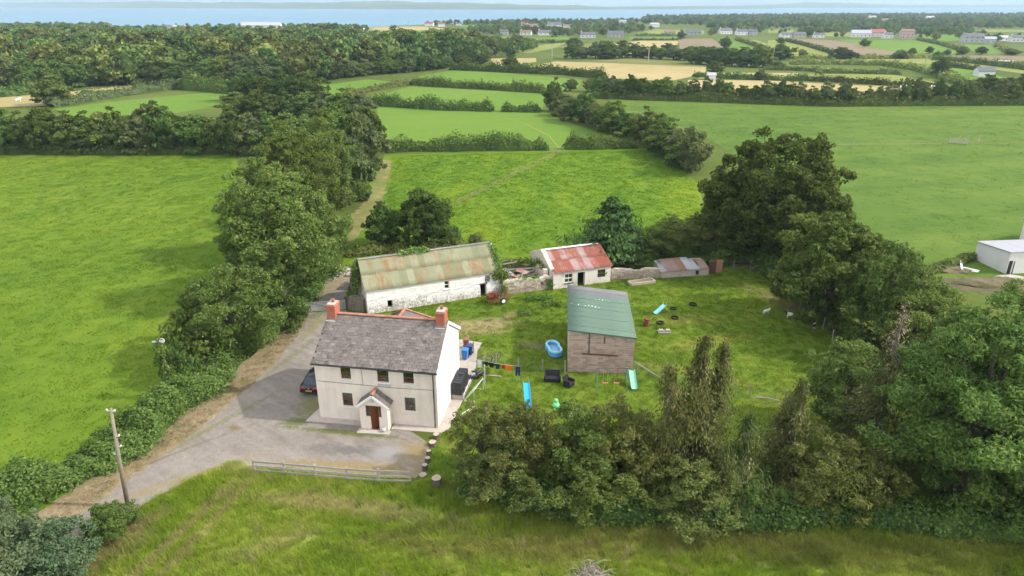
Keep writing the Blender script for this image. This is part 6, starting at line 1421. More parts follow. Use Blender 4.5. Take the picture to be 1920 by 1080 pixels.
hedge('hedge', GP([(870,915), (960,940), (1080,955), (1200,965), (1330,972), (1480,975), (1620,965), (1760,985)]), 3.0, 1.7, 330, .12, M['bramble'], 'bramble and nettle undergrowth along the foot of the right foreground trees', 201, rag=.5)
# roadside hedge and corner bushes
hedge('hedge', GP([(-105,1003), (25,953), (105,918), (175,875), (240,835), (300,790), (350,748), (400,706), (450,662), (492,630), (535,597)]), 3.9, 2.0, 900, .11, M['bramble'], 'dense bramble hedge along the left side of the driveway', 202, rag=.6)
for k, (px, py, t, w, lb) in enumerate([(25,1110,968,190,'blue-green bush at the lower left corner'), (110,1085,985,170,'blue-green bush right of the corner bush'), (205,1005,950,105,'low dark bush at the foot of the leaning pole')]):
    p = broadleaf(171+k, 3.0, 2.2, .05, M['blue_bush' if k < 2 else 'bramble'], 16000, .075, 36, (.2,.34), .4, .45); tr(p, px, py, t, w, lb, 'shrub', name='shrub')
tr(SHR[0], 345, 720, 640, 70, 'pale flowering creeper bush beside the ivy-covered pole', 'shrub', name='shrub')
# ivy on buildings
def ivy(name, parent, pts, n, spread, s, seed):
    rng = np.random.default_rng(seed); pts = np.array(pts, float); t = rng.uniform(0, len(pts)-1.001, n); i = t.astype(int); f = (t-i)[:, None]; P = pts[i]*(1-f)+pts[i+1]*f + rng.normal(size=(n, 3))*np.array(spread); link(name, leaf_mesh(name, P, np.tile([0, -.5, .8], (n, 1)), s, M['ivy'], rng, .7), parent)
ivy('ivy', barn, [(15.3,3.1,5.1), (15.35,1.6,4.0), (15.3,.4,2.9)], 1500, (.22,.3,.22), .11, 1); ivy('ivy', barn, [(14.6,-.05,2.3), (15.3,0,2.5), (15.9,.1,1.9), (16.0,.1,.9)], 1500, (.32,.14,.3), .11, 2)
ivy('ivy', barn, [(4.6,3.1,5.25), (6.0,3.15,5.5), (7.6,3.1,5.35)], 1200, (.35,.2,.16), .12, 3); ivy('ivy', barn, [(-.4,3.4,4.6), (-.55,3.2,3.4), (-.5,3.0,2.2)], 1100, (.2,.4,.35), .12, 4)
ivy('ivy', ruin, [(.6,5.1,1.5), (2.4,5.1,1.9), (4.6,5.0,2.0)], 900, (.35,.2,.25), .11, 8); ivy('ivy', ruin, [(1.2,.15,1.5), (2.6,.2,1.6), (4.2,.2,1.6)], 380, (.3,.12,.12), .1, 9); ivy('ivy', ruin, [(.6,3.6,.9), (1.6,4.2,1.0), (3.6,4.0,.9)], 700, (.4,.4,.25), .11, 10); ivy('ivy', ruin, [(4.9,4.6,1.7), (5.6,3.2,2.2), (5.7,1.2,2.0)], 700, (.25,.4,.25), .1, 5); ivy('ivy', ruin, [(5.3,.1,1.2), (5.8,-.05,.8), (5.9,-.05,.3)], 350, (.18,.1,.25), .1, 6); ivy('ivy', ruin, [(.3,.2,1.5), (.2,0,.8), (.2,-.1,.3)], 500, (.2,.12,.25), .1, 7)
for k, (px, py, w, lb) in enumerate([(1012,562,60,'clump of nettles before the ruined wall'), (1035,572,40,'nettle clump near the cottage front corner'), (985,590,30,'small dock clump in the yard grass'), (1270,516,60,'weeds along the front of the low animal shed'), (905,700,26,'small weed clump beside the lawn mower')]):
    x, y, _ = G(px, py); hedge('weed_patch', [(x-w/40, y-.2), (x, y+.1), (x+w/40, y)], 1.0, .5, 260, .1, M['ivy'], lb, 210+k, cat='weeds', core=False, rag=.5)
hedge('hedge', GP([(650,480), (700,475), (770,470), (840,470), (880,472)]), 2.4, 1.2, 170, .17, M['haw'], 'brown and green undergrowth behind the barn', 220, rag=.5)
hedge('hedge', GP([(1330,500), (1380,490), (1420,488)]), 2.0, 1.6, 160, .17, M['bush'], 'dark undergrowth in the far paddock corner', 221)
hedge('hedge', GP([(1300,470), (1380,478), (1440,500), (1490,540)]), 5, 3.2, 150, .2, M['oak'], 'dark undergrowth under the huge oak', 224)
hedge('hedge', GP([(555,592), (580,548), (596,512), (618,470), (642,430)]), 3.4, 1.5, 200, .15, M['bramble'], 'undergrowth on the left side of lane beyond the gate', 225, rag=.5)
hedge('hedge', GP([(1740,985), (1830,1000), (1940,1010)]), 3.4, 2.2, 330, .12, M['bramble'], 'dark undergrowth under the foreground ash at lower right', 226, rag=.5)
hedge('hedge', GP([(1480,545), (1530,585), (1580,620), (1620,670)]), 2.2, 1.8, 170, .17, M['bush'], 'dark undergrowth behind the paddock fence below the trees', 222)
hedge('hedge', GP([(1690,520), (1740,512), (1790,497), (1822,484)]), 1.8, .9, 120, .17, M['haw'], 'scrubby brown growth left of the white annexe', 223)
mound('brush_heap', 1105, 1078, 1.0, .7, .3, M['old_wood'], 'low heap of grey twigs at bottom edge of the meadow', 9)
tw = MB(); rt_ = random.Random(4); c = G(1105, 1076)
for k in range(90):
    a = rt_.uniform(0, 6.28); l = rt_.uniform(.4, 1.1); x, y = rt_.gauss(0, .5), rt_.gauss(0, .35); z = rt_.uniform(.1, .4); tw.tube([(x-l/2*math.cos(a), y-l/2*math.sin(a), z), (x, y, z+.12), (x+l/2*math.cos(a), y+l/2*math.sin(a), z-.05)], .014, 3)
o = tw.build('twigs', M['grey_wood'], loc=c); tag(o, 'loose grey twigs lying on the brush heap in the meadow', 'twigs', None, 'stuff')

# ------------------------------------------------------------------ hedges and trees of the middle distance
def mhedge(px, w, h, label, seed, per=26, s=.38, mat='bush', rag=.6): return hedge('hedge', GP(px), w, h, per, s, M[mat], label, seed, rag=rag)
mhedge([(722,284), (800,282), (880,281), (960,281), (1028,280)], 4.0, 3.2, 'thick dark hedge along the far side of the middle field', 301, 60, .3)
mhedge([(1058,280), (1120,279), (1190,276)], 4.0, 3.0, 'dark hedge right of the gap in the far side of the middle field', 302, 60, .3)
mhedge([(660,194), (720,199), (800,204), (925,209)], 4.5, 3.4, 'dark hedge on the far side of the second field', 303, 40, .36); mhedge([(940,209), (1015,210)], 4.0, 2.6, 'short dark hedge right of the gap beyond the second field', 304, 40, .36)
mhedge([(770,159), (850,164), (930,168), (1025,175)], 4.5, 3.2, 'hedge beyond the third bright green field', 305, 30, .42); mhedge([(650,182), (700,170), (770,159)], 3.2, 2.4, 'hedge slanting along left side of third field', 306, 30, .4, 'haw')
mhedge([(845,131), (920,134), (1000,138), (1060,140), (1135,148)], 5, 4.0, 'dark hedge below the tan stubble field', 307, 20, .55, 'oak', .5)
mhedge([(0,288), (140,289), (290,289), (420,288)], 3.5, 2.2, 'low dark hedge under the trees on far side of left pasture', 308, 50, .3, 'oak')
mhedge([(95,202), (165,190), (225,180), (290,172), (338,166)], 5, 3.6, 'hedge between stubble strip and green field at left', 309, 26, .42, 'willow'); mhedge([(-60,182), (0,182), (75,176)], 6, 5, 'dark hedge above the left stubble strip', 310, 20, .5); mhedge([(335,167), (400,172), (480,180)], 5, 5, 'hedge at the right end of the far left green field', 311, 20, .5)
for k, (px, h, lb) in enumerate([([(1482,121), (1560,121), (1660,123), (1720,133), (1765,147), (1800,158), (1870,167)], 5, 'long thick hedge curving across the far right fields'), ([(1530,137), (1610,138), (1690,140)], 3.5, 'short hedge under the lime strip at far right'), ([(1430,131), (1480,132), (1540,135)], 3.5, 'hedge left of the lime strip at far right'), ([(1518,152), (1600,156), (1700,162), (1770,166)], 4, 'hedge between lime field and stubble behind the tree row'), ([(1300,144), (1400,149), (1520,152)], 4, 'dark hedge above the stubble left of the lime field'), ([(1747,112), (1800,116), (1860,123), (1940,133)], 5, 'thick dark hedge below the ploughed field at right'), ([(1760,123), (1835,132)], 4, 'short hedge right of the tall dark far tree'), ([(1473,77), (1515,87), (1560,101)], 4, 'hedge slanting between brown and lime fields'), ([(1380,75), (1415,86), (1450,99)], 4, 'hedge slanting left of the lime field'), ([(1720,75), (1760,83), (1797,94)], 4, 'hedge slanting right of the far green field'), ([(1866,86), (1890,99)], 4, 'short hedge right of the small green field at far right'), ([(1190,67), (1270,67.5)], 4, 'hedge above the bright green strip near the village'), ([(1480,111), (1620,110), (1745,109)], 4, 'hedge below the brown field at far right'), ([(1700,63), (1815,64)], 4, 'far hedge above the small green field'), ([(690,68), (800,67), (890,67)], 5, 'far hedge below the yellow fields near the shore'), ([(1185,76), (1272,76)], 3, 'low hedge under the bright green strip'), ([(1000,81), (1062,80)], 4, 'hedge below the far green field left of the bungalow')]):
    mhedge(px, h*.75, h*.62, lb, 320+k, 9 if px[0][1] < 100 else 14, .75 if px[0][1] < 100 else .6, 'far_tree', .4)
mhedge([(1105,184), (1300,190), (1440,195), (1560,199), (1930,197)], 4.5, 3.4, 'dark hedge under the long tree row beyond the right field', 340, 26, .4, 'oak', .4)
rnd = random.Random(42)
ONES = ['', 'first', 'second', 'third', 'fourth', 'fifth', 'sixth', 'seventh', 'eighth', 'ninth', 'tenth', 'eleventh', 'twelfth', 'thirteenth', 'fourteenth', 'fifteenth', 'sixteenth', 'seventeenth', 'eighteenth', 'nineteenth']
def nth(k): return ONES[k] if k < 20 else ({2: 'twentieth', 3: 'thirtieth'}[k//10] if k % 10 == 0 else {2: 'twenty-', 3: 'thirty-'}[k//10]+ONES[k % 10])
def row(px, n, h, wd, label, group, protos=MID, name='tree', jit=5, cat='tree'):
    """trees along a line given in pixels of the ground; heights in metres"""
    xs = [p[0] for p in px]; cum = [0]
    for a, b in zip(px, px[1:]): cum.append(cum[-1]+math.hypot(b[0]-a[0], (b[1]-a[1])*2))
    for k in range(n):
        t = cum[-1]*(k+.5)/n; x = float(np.interp(t, cum, xs))+rnd.uniform(-1, 1)*min(jit, .4*cum[-1]/n); y = float(np.interp(t, cum, [p[1] for p in px])); p = G(x, y); hh = rnd.uniform(*h)
        plant_tree(protos[rnd.randrange(len(protos))], p[0], p[1], hh, rnd.uniform(*wd), '%s from left, %s' % (nth(k+1), label) if px[-1][0] > px[0][0] else '%s from right, %s' % (nth(k+1), label), cat, group, name, rnd.random()*6.28)
row([(-30,286), (420,284)], 15, (8.5,12.0), (4.2,5.6), 'tree in the close row beyond left pasture', 'trees on the far side of left pasture')
row([(1105,183), (1300,189), (1440,194), (1560,198), (1930,196)], 36, (6.2,9.6), (2.4,3.7), 'tree in the long row beyond the right field', 'long tree row beyond the right field', jit=7)
row([(1030,205), (1070,225), (1110,236), (1150,250), (1190,262), (1230,278), (1265,300), (1300,330)], 16, (6.5,11), (3.6,5.0), 'tree of the slanting row between middle and right fields', 'slanting tree row between middle and right fields')
row([(430,292), (520,288), (610,284), (690,280)], 8, (9,11.5), (4.4,5.6), 'tree in the row partly behind the ash group', 'row partly behind the ash group')
row([(430,222), (520,226), (600,228), (690,226)], 8, (8,10), (4.6,6), 'tree in the dark belt above the ash group', 'dark belt above the ash group')
row([(440,188), (500,192), (560,196), (600,198)], 6, (9,12), (5,6.5), 'tree behind the left ash group at the lane end', 'trees behind the left ash group')
row([(600,151), (690,141), (770,135), (850,126), (905,118)], 16, (7,10), (4.5,6), 'tree in the row left of the far bright fields', 'row left of the far bright fields')
row([(1060,170), (1150,174), (1220,178), (1290,182)], 8, (4.5,7), (2.6,3.8), 'tree between the tan stubble and the long row', 'trees below the tan stubble')
row([(1290,119), (1440,127)], 10, (9.5,12.5), (5,7), 'tree in the dense row right of tan stubble', 'dense dark row right of tan stubble'); row([(1065,110), (1200,108), (1290,114)], 12, (7,12), (5,7), 'tree in the row above the tan stubble', 'row above the tan stubble')
row([(590,152), (480,160), (400,160), (340,158), (240,158), (150,162), (60,170), (-30,174)], 24, (10,14), (5.5,7.5), 'tree at the front edge of the broad left wood', 'front edge of the broad left wood')
for k, (x, y, h, w, lb) in enumerate([(105,197,64,75,'lone bright green tree beside the left stubble strip'), (957,134,34,32,'lone dark tree at the left end of tan stubble'), (1075,92,24,30,'dark round tree left of the bungalow field'), (1140,110,33,50,'large dark spreading tree above the tan stubble'), (1225,101,20,20,'left one of two thin trees above the tan stubble'), (1253,101,23,30,'right one of two thin trees above the tan stubble'), (1037,81,9,11,'tiny round tree in the far green field'), (1340,138,28,35,'round tree at the right end of tan stubble'), (1360,89,22,22,'round dark tree beside the far brown field'), (1277,74,20,17,'dark tree between the two far sheds'), (987,90,22,30,'dark tree in the hedge near the village'), (1462,112,34,46,'big dark tree left of the lime field'), (1463,81,12,17,'dark tree above the big one left of brown field'), (1504,108,17,19,'round tree alone in the lime field'), (1577,111,26,36,'big dark tree under the brown field'), (1598,111,16,26,'bush right of the big dark tree under brown field'), (1620,87,16,21,'round dark tree at edge of far green field'), (1690,110,18,28,'round bushy tree below the far green field'), (1709,104,16,16,'pale tree right of the round bushy one'), (1742,101,16,15,'open tall tree below the far green field'), (1757,108,13,18,'tree just above the tall dark one'), (1775,104,13,14,'small round tree left of the ploughed field'), (1803,103,18,22,'dark tree above the ploughed field'), (1840,102,17,21,'dark tree in front of the grey sheds'), (1897,103,13,30,'wide bush right of the grey sheds'), (1760,145,42,33,'tall dark tree, tallest of the far right fields'), (1780,149,19,25,'round tree at the foot of the tall dark tree'), (1515,68,15,24,'dark tree beside the far bungalow'), (1865,77,14,26,'dark trees behind the grey sheds'), (1850,178,44,42,'big tree near the right end of the long row'), (1885,182,42,40,'big dark tree at the right end of the long row'), (1917,172,40,40,'big tree at the right picture edge above field'), (1457,127,14,26,'pale green bush left of the lime strip'), (1425,150,22,26,'small tree beside the stubble hedge'), (1585,172,28,22,'thin tree rising from the long row')]):
    p = G(x, y); d = math.hypot(p[1], CAM_H); plant_tree(MID[(0, 3, 3, 0)[k % 4] if h > 22 else k % 4], p[0], p[1], max(3, ZH(p[0], p[1], y-h)), max(1.5, w*d*.5/FPX/.97), lb, 'tree', None, 'tree', k*1.3)
dt = MB(); rd = random.Random(8); dp = G(253, 140)
for k in range(16):
    a = rd.uniform(0, 6.28); l = rd.uniform(3, 6); z = rd.uniform(4, 10); dt.tube([(0,0,z), (l*.5*math.cos(a), l*.5*math.sin(a), z+l*.35), (l*math.cos(a), l*math.sin(a), z+l*.6)], [.22,.16,.06], 5)
o = thing('dead_tree', 'bleached bare dead tree standing in the left wood', 'tree', dp); MB().tube([(0,0,0), (0,0,6), (.3,0,11)], [.4,.3,.15], 7).build('trunk', M['dead_wood'], o); dt.build('branches', M['dead_wood'], o)

# ------------------------------------------------------------------ far buildings (row, width in pixels, wall height in m)
HOUSES = [(295,58,14,4.6,'slate','white','white cottage left in the shore cluster'), (312,59,20,5,'slate','white','white gabled house in the middle of the shore cluster'), (335,59,22,5,'tin','white','long white shed in the shore cluster'), (360,60,24,2.6,'tin','grey','low grey shed right in the shore cluster'), (447,62,12,6,'slate','white','small white house left of the big white factory'), (490,63,66,9,'tin','white','huge white factory building near the left shore'), (640,65,10,3,'slate','white','small white cottage left of the white farmhouse near shore'), (670,67,22,6.5,'slate','white','white two-storey far farmhouse with slate roof'), (694,66,14,2.5,'slate','white','low white outhouse beside the far farmhouse'), (798,80,18,3,'tin','white','white house among dark trees below the shore fields'), (760,110,22,2.6,'tin','grey','pale-roofed shed hidden in the middle wood'), (804,49,15,4,'red','white','red-roofed house on the shore left'), (828,50,12,4,'red','white','white house with red roof right of the first shore house'), (860,48,10,3,'slate','white','small white house on the shore field edge'), (945,66,14,4,'slate','grey','grey gabled house in front of the village'), (983,50,12,4,'red','white','white house at left end of the village'), (998,54,18,4,'brown','white','brown-roofed white house in the village'), (1040,53,24,5,'slate','white','large white house with slate roof in the village'), (1062,54,12,4,'brown','white','small brown-roofed house in the village'), (985,66,20,3,'brown','white','white bungalow below the village'), (1022,66,22,3,'slate','white','white slate-roofed bungalow below the village'), (1103,71,26,3,'slate','white','white bungalow beside the green field'), (1154,70,28,3.5,'slate','grey','long dark-roofed farm shed right of the bungalow'), (1167,44,12,4,'tin','white','white building on the shore right of the village'), (1228,51,16,4,'tin','white','bright white long building near the shore point'), (1256,66,18,3,'brown','grey','brown-roofed shed beside the lime field'), (1300,66,26,3,'slate','grey','long grey shed right of the brown-roofed one'), (1362,64,22,4,'slate','white','slate-roofed house above the brown field'), (1392,66,20,4,'slate','white','white gabled house right of the slate-roofed one'), (1412,66,14,4,'slate','grey','grey house in the far right hamlet'), (1334,150,14,2,'tin','white','small white shed at the stubble edge'), (1475,70,20,2.8,'slate','white','white bungalow above the brown field'), (1500,70,22,3,'slate','grey','grey-roofed bungalow right of the white one'), (1536,71,18,3,'slate','white','white bungalow beside the dark tree'), (1615,70,32,4,'tin','white','pale blue-white long barn of the far farm'), (1648,69,28,4.5,'red','grey','red-sided barn of the far farm'), (1666,72,16,4,'slate','white','small white house of the far farm'), (1701,73,22,7,'brown','pink','pink two-storey house of the far farm'), (1636,36,12,5,'tin','white','white house in the far right woods'), (1745,37,14,5,'tin','white','white house in the far woods further right'), (1660,41,12,4,'brown','grey','tan house in the far right woods'), (1826,80,34,5,'slate','grey','dark-roofed farm sheds at far right'), (1856,82,18,4,'tin','grey','grey metal shed at far right'), (1882,77,20,3,'tin','white','white shed right of the grey sheds'), (1908,79,22,4,'slate','white','dark-roofed house at far right edge'), (1849,144,28,2.6,'slate','white','white bungalow with dark roof near the right tree row')]
CLEAR = []
for hx_, hy_, hw_, hh_, *_ in HOUSES:
    g = G(hx_, hy_); d = math.hypot(g[1], CAM_H); CLEAR.append((g[0], g[1], hw_*d/FPX*.5+3, g[1]*.10))
# far woods that read as one mass
FAR = []
for k in range(6):
    p = broadleaf(401+k, 10, 5.2, .2, M['far_tree'], 1300, .52, 22, (.24,.4), .6, .4, core=True); FAR.append(bpy.data.objects.new('far_tree', p['crown']))
def wood(name, label, area, avoid, spacing, seed, smin=.8, smax=1.25):
    """a far wood: tree crowns set out over the land between given outlines"""
    rng = random.Random(seed); A = [G(x, y)[:2] for x, y in area]; AV = [[G(x, y)[:2] for x, y in q] for q in avoid]
    def inside(x, y, pl):
        c = False; j = len(pl)-1
        for i in range(len(pl)):
            if (pl[i][1] > y) != (pl[j][1] > y) and x < (pl[j][0]-pl[i][0])*(y-pl[i][1])/(pl[j][1]-pl[i][1])+pl[i][0]: c = not c
            j = i
        return c
    x0, x1 = min(p[0] for p in A), max(p[0] for p in A); y0, y1 = min(p[1] for p in A), max(p[1] for p in A); pts = []; scs = []; y = y0
    while y < y1:
        sp = spacing*(1 + max(0, y-900)/1500); x = x0
        while x < x1:
            q = (x+rng.uniform(-.4, .4)*sp, y+rng.uniform(-.4, .4)*sp)
            if inside(*q, A) and not any(inside(*q, v) for v in AV) and not any(abs(q[0]-hx*q[1]/hy) < hw and hy-hf < q[1] < hy+16 for hx, hy, hw, hf in CLEAR): pts.append((q[0], q[1], 0)); scs.append(rng.uniform(smin, smax)*min(1.0, max(.56, 1.0-(q[1]-330)/700*.44)))
            x += sp
        y += sp
    me = bpy.data.meshes.new(name); me.from_pydata(pts, [], []); me.materials.append(M['far_tree']); me.attributes.new('sc', 'FLOAT', 'POINT').data.foreach_set('value', scs); o = link(name, me); tag(o, label, 'wood', None, 'stuff')
    colx = bpy.data.collections.new(name+'_kinds'); [colx.objects.link(f) for f in FAR]
    ng = bpy.data.node_groups.new(name, 'GeometryNodeTree'); ng.interface.new_socket('Geometry', in_out='INPUT', socket_type='NodeSocketGeometry'); ng.interface.new_socket('Geometry', in_out='OUTPUT', socket_type='NodeSocketGeometry'); N, L = ng.nodes, ng.links
    gi, go = N.new('NodeGroupInput'), N.new('NodeGroupOutput'); ip = N.new('GeometryNodeInstanceOnPoints'); ci = N.new('GeometryNodeCollectionInfo'); ci.inputs['Collection'].default_value = colx; ci.inputs['Separate Children'].default_value = True; ci.inputs['Reset Children'].default_value = True; ip.inputs['Pick Instance'].default_value = True
    rr = N.new('FunctionNodeRandomValue'); rr.data_type = 'FLOAT_VECTOR'; rr.inputs[1].default_value = (0, 0, 6.283); rs = N.new('GeometryNodeInputNamedAttribute'); rs.data_type = 'FLOAT'; rs.inputs['Name'].default_value = 'sc'
    L.new(gi.outputs[0], ip.inputs['Points']); L.new(ci.outputs[0], ip.inputs['Instance']); L.new(rr.outputs[0], ip.inputs['Rotation']); L.new(rs.outputs['Attribute'], ip.inputs['Scale']); L.new(ip.outputs[0], go.inputs[0]); o.modifiers.new('trees', 'NODES').node_group = ng; print(name, len(pts)); return o
AVL = [[(205,57), (240,52), (425,52), (425,72), (270,77), (205,77)], [(418,56), (540,56), (540,78), (420,76)], [(205,71), (360,65), (415,63), (640,64), (640,66), (400,72), (270,75), (210,76)], [(215,56), (300,52), (390,53), (390,62), (240,64)], [(420,65), (430,57), (530,57), (530,66)], [(505,76), (575,73), (570,83), (535,84)], [(640,118), (672,112), (800,118), (792,128), (650,128)], [(655,66), (700,66), (705,72), (655,71)], [(675,72), (706,69), (702,82), (690,92), (676,88)], [(738,104), (785,103), (785,110), (738,110)], [(770,78), (825,77), (825,84), (770,84)], [(22,72), (72,71), (80,79), (20,79)]]
wood('woodland', 'broad dark wood spreading from left edge towards the lough', [(-250,58), (100,57), (215,57), (215,66), (410,62), (660,66), (690,88), (840,80), (910,100), (880,122), (700,140), (600,155), (480,158), (335,157), (160,161), (-250,170)], AVL, 11.5, 1, 1.2, 1.95)
wood('shore_woodland', 'thin belt of trees along the near lough shore', [(-250,60), (-250,57), (100,56.5), (220,55.5), (300,51.5), (450,51.5), (600,50.5), (690,53), (690,58), (600,62), (530,62), (530,55), (420,55), (400,60), (395,54), (300,54), (215,60)], [[(205,57), (240,52), (425,52), (425,72)], [(418,56), (540,56), (540,78)]], 13, 2, .8, 1.4)
wood('shore_woodland', 'dark tree belt on the shore left of the village', [(800,47), (850,44.5), (960,42), (1100,41), (1195,39.5), (1195,43), (1000,47), (900,46.5), (810,49)], [], 13, 3, 1.0, 1.6)
wood('village_trees', 'trees scattered among the houses of the lakeside village', [(880,56), (960,48), (1195,42), (1195,54), (1230,56), (1140,68), (1060,70), (985,70), (880,62)], [], 15, 4, .7, 1.4)
wood('shore_woodland', 'wooded point reaching into the lough at upper right', [(1198,40), (1215,32), (1440,29), (1700,27.5), (1920,27), (2300,27), (2300,54), (1930,53), (1500,53), (1330,54), (1320,48), (1205,46)], [], 14, 5, 1.0, 1.7)
wood('woodland', 'dark solid plantation strip behind the far farm at right', [(1500,63), (1500,57), (1620,56), (1800,59), (1830,63), (1720,64), (1610,60)], [], 9, 6, .9, 1.1)
wood('woodland', 'small wood right of the village below the lough', [(1330,66), (1340,54), (1440,54), (1440,58), (1400,66)], [], 16, 7, .6, 1.0)
wood('woodland', 'dark tree group in the middle below the yellow shore fields', [(825,84), (850,70), (1000,86), (1010,92), (960,108), (905,112), (870,92)], [[(915,71), (962,68), (978,82), (930,85)]], 12, 8, .7, 1.15)

wood('farm_trees', 'small trees scattered round the far farms at right', [(1320,68), (1330,58), (1490,56), (1900,66), (1980,68), (1980,84), (1800,82), (1700,76), (1540,73)], [], 33, 9, .5, 1.1)
# ------------------------------------------------------------------ far houses
M['fh_white'] = plain('far_white_wall', (.76,.75,.73), .8, .06, .5, bump=0); M['fh_pink'] = plain('far_pink_wall', (.55,.40,.36), .8, .06, .5, bump=0); M['fh_grey'] = plain('far_grey_wall', (.45,.45,.46), .8, .08, .5, bump=0)
M['fr_slate'] = plain('far_slate_roof', (.13,.13,.145), .7, .1, .5, bump=0); M['fr_red'] = plain('far_red_roof', (.30,.10,.09), .7, .1, .5, bump=0); M['fr_tin'] = plain('far_tin_roof', (.40,.41,.44), .6, .1, .5, bump=0); M['fr_brown'] = plain('far_brown_roof', (.24,.15,.12), .7, .1, .5, bump=0); M['far_window'] = plain('far_window', (.04,.045,.05), .3, .05, 1, bump=0)
for k, (x, y, w, h, rf, wl_, lb) in enumerate(HOUSES):
    p = G(x, y); d = math.hypot(p[1], CAM_H); wm = w*d/FPX; dm = min(max(wm*.5, 5), 12); rise = min(dm*.32, 3.2, wm*.25); o = thing('house' if h > 2.7 and rf != 'tin' else 'farm_building', lb, 'house' if h > 2.7 and rf != 'tin' else 'building', (p[0], p[1], 0), ((k*.37) % .5)-.25)
    MB().prism([(-.5,0), (.5,0), (.5,1), (-.5,1)], 0, 1).v
    b = MB().box(-wm/2, wm/2, 0, dm, 0, h); b.add([(-wm/2,0,h), (-wm/2,dm,h), (-wm/2,dm/2,h+rise*.96)], [(0,1,2)]).add([(wm/2,0,h), (wm/2,dm,h), (wm/2,dm/2,h+rise*.96)], [(0,2,1)]); b.build('wall', M['fh_'+wl_], o)
    r = MB()
    for y0, y1 in ((-.4, dm/2), (dm+.4, dm/2)):
        z0 = h-.4*rise/(dm/2); q = [(-wm/2-.3,y0,z0), (wm/2+.3,y0,z0), (wm/2+.3,y1,h+rise), (-wm/2-.3,y1,h+rise)]; r.add(q+[(a, c, e+.18) for a, c, e in q], [(0,3,2,1),(4,5,6,7),(0,1,5,4),(1,2,6,5),(2,3,7,6),(3,0,4,7)])
    rf_o = r.build('roof', M['fr_'+rf], o)
    if rf != 'tin' and h >= 3: MB().box(-wm/2+.3, -wm/2+1.2, dm/2-.4, dm/2+.4, h+rise-.5, h+rise+1.1).build('chimney', M['fh_'+wl_], rf_o)
    if d < 900 and wm > 8:
        nw = max(2, int(wm/3.5))
        for s in range(nw):
            cx = -wm/2+wm*(s+.5)/nw
            for z0 in ((.9,) if h < 4.4 else (.9, 3.4)):
                if z0+1.2 < h: wo = MB().box(cx-.6, cx+.6, -.06, .05, z0, z0+1.25).build('window', M['fh_white'], o); MB().box(cx-.5, cx+.5, -.075, -.061, z0+.1, z0+1.15).build('pane', M['far_window'], wo)
# polytunnel strip, masts
p, q = G(1858,116), G(1900,117); tag(MB().beam((0,0,.5), (q[0]-p[0], q[1]-p[1], .5), 3, 1.0).build('plastic_tunnel', M['fh_white'], loc=p, bevel=.4), 'long white plastic crop cover at the ploughed field edge', 'crop cover')
for x, y, h, lb in [(1215,120,9,'thin pale pole standing in the rough field above tan stubble'), (1447,126,11,'pale utility pole beside the pale green bush'), (767,72,16,'tall pole rising from the shore fields'), (1035,110,9,'utility pole in the row above the tan stubble'), (1731,138,9,'thin pole in the far right green field'), (1862,122,10,'thin pole near the ploughed field')]:
    o = thing('utility_pole', lb, 'utility pole', G(x, y)); MB().tube([(0,0,0), (0,0,h)], .22, 6).build('pole', M['dead_wood'], o); MB().beam((-1,0,h-.8), (1,0,h-.8), .2, .2).build('crossarm', M['dead_wood'], o)

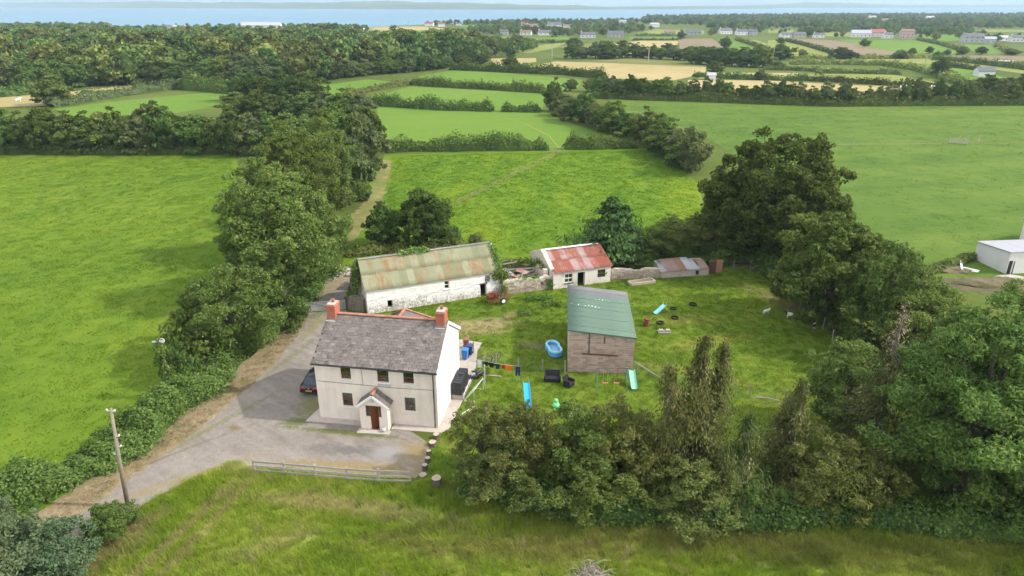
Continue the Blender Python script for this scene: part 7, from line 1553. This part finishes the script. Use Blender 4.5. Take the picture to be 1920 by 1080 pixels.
# ------------------------------------------------------------------ grass nobody could count
tl = [tuft('lawn_tuft', M['lawn_blade'], 26, .30, .08, .016, s) for s in range(4)]
scatter('lawn_grass', 'short tufted grass of the yard and goat paddock', 'grass', [G(x, y)[:2] for x, y in LAWN], tl, 9.0, .6, 1.5, 1)
tm = [tuft('meadow_tuft', M['meadow_blade'], 40, .28, .36, .010, 10+s, .9) for s in range(5)]
scatter('meadow_grass', 'long tussocky grass of the foreground meadow', 'grass', [G(x, y)[:2] for x, y in MEADOW], tm, 17.0, .55, 1.35, 2)
tk = [tuft('tussock', M['verge_blade'], 30, .22, .55, .012, 60+s, .7) for s in range(3)]+[tuft('dock', M['lawn_blade'], 26, .25, .42, .03, 70+s, 1.0) for s in range(3)]
scatter('tussocks', 'straw coloured tussocks and dark weeds in the foreground meadow', 'grass', [G(x, y)[:2] for x, y in MEADOW], tk, .55, .5, 1.2, 8)
tp = [tuft('pasture_tuft', M['left_blade'], 26, .5, .075, .026, 20+s) for s in range(4)]
scatter('pasture_grass', 'short grass of the left pasture', 'grass', [G(x, y)[:2] for x, y in [(-60,294), (430,290), (480,480), (400,650), (200,850), (50,950), (-60,990)]], tp, 2.4, .6, 1.6, 3)
tf = [tuft('field_tuft', M['mid_blade'], 24, .55, .09, .034, 30+s) for s in range(4)]
scatter('field_grass', 'grass of the middle field behind the barn', 'grass', [G(x, y)[:2] for x, y in [(730,292), (1225,282), (1305,345), (1330,440), (1250,490), (900,475), (760,470), (715,430), (735,300)]], tf, 2.2, .6, 1.6, 4)
tg = [tuft('field_tuft', M['right_blade'], 24, .8, .07, .045, 40+s) for s in range(4)]
scatter('field_grass', 'grass of the large right field', 'grass', [G(x, y)[:2] for x, y in [(1180,196), (1440,199), (1560,203), (1980,202), (1980,520), (1720,520), (1540,380), (1330,270), (1200,228)]], tg, .5, .5, 1.4, 5)
td = [tuft('straw_tuft', M['verge_blade'], 22, .3, .12, .012, 50+s, 1.2) for s in range(3)]
scatter('dry_stems', 'dry brown hedge trimmings along the driveway', 'dry grass', [G(x, y)[:2] for x, y in [(90,1000), (130,970), (300,856), (400,782), (475,718), (548,640), (583,586), (562,590), (500,660), (450,705), (370,772), (270,852), (200,895), (110,955)]], td, 12.0, .5, 1.3, 6)

# ------------------------------------------------------------------ haze over the whole country
def haze_mat():
    m, N, L = new_mat('haze'); out = N.new('ShaderNodeOutputMaterial'); v = N.new('ShaderNodeVolumePrincipled')
    v.inputs['Color'].default_value = (.62,.84,1,1); v.inputs['Density'].default_value = 0.00013; v.inputs['Anisotropy'].default_value = 0.1
    L.new(v.outputs[0], out.inputs['Volume']); return m
hz = MB().box(-31000, 31000, -70, 27000, -3, 420).build('haze', haze_mat()); tag(hz, 'pale blue haze lying over the land and the lough', 'haze', None, 'stuff')
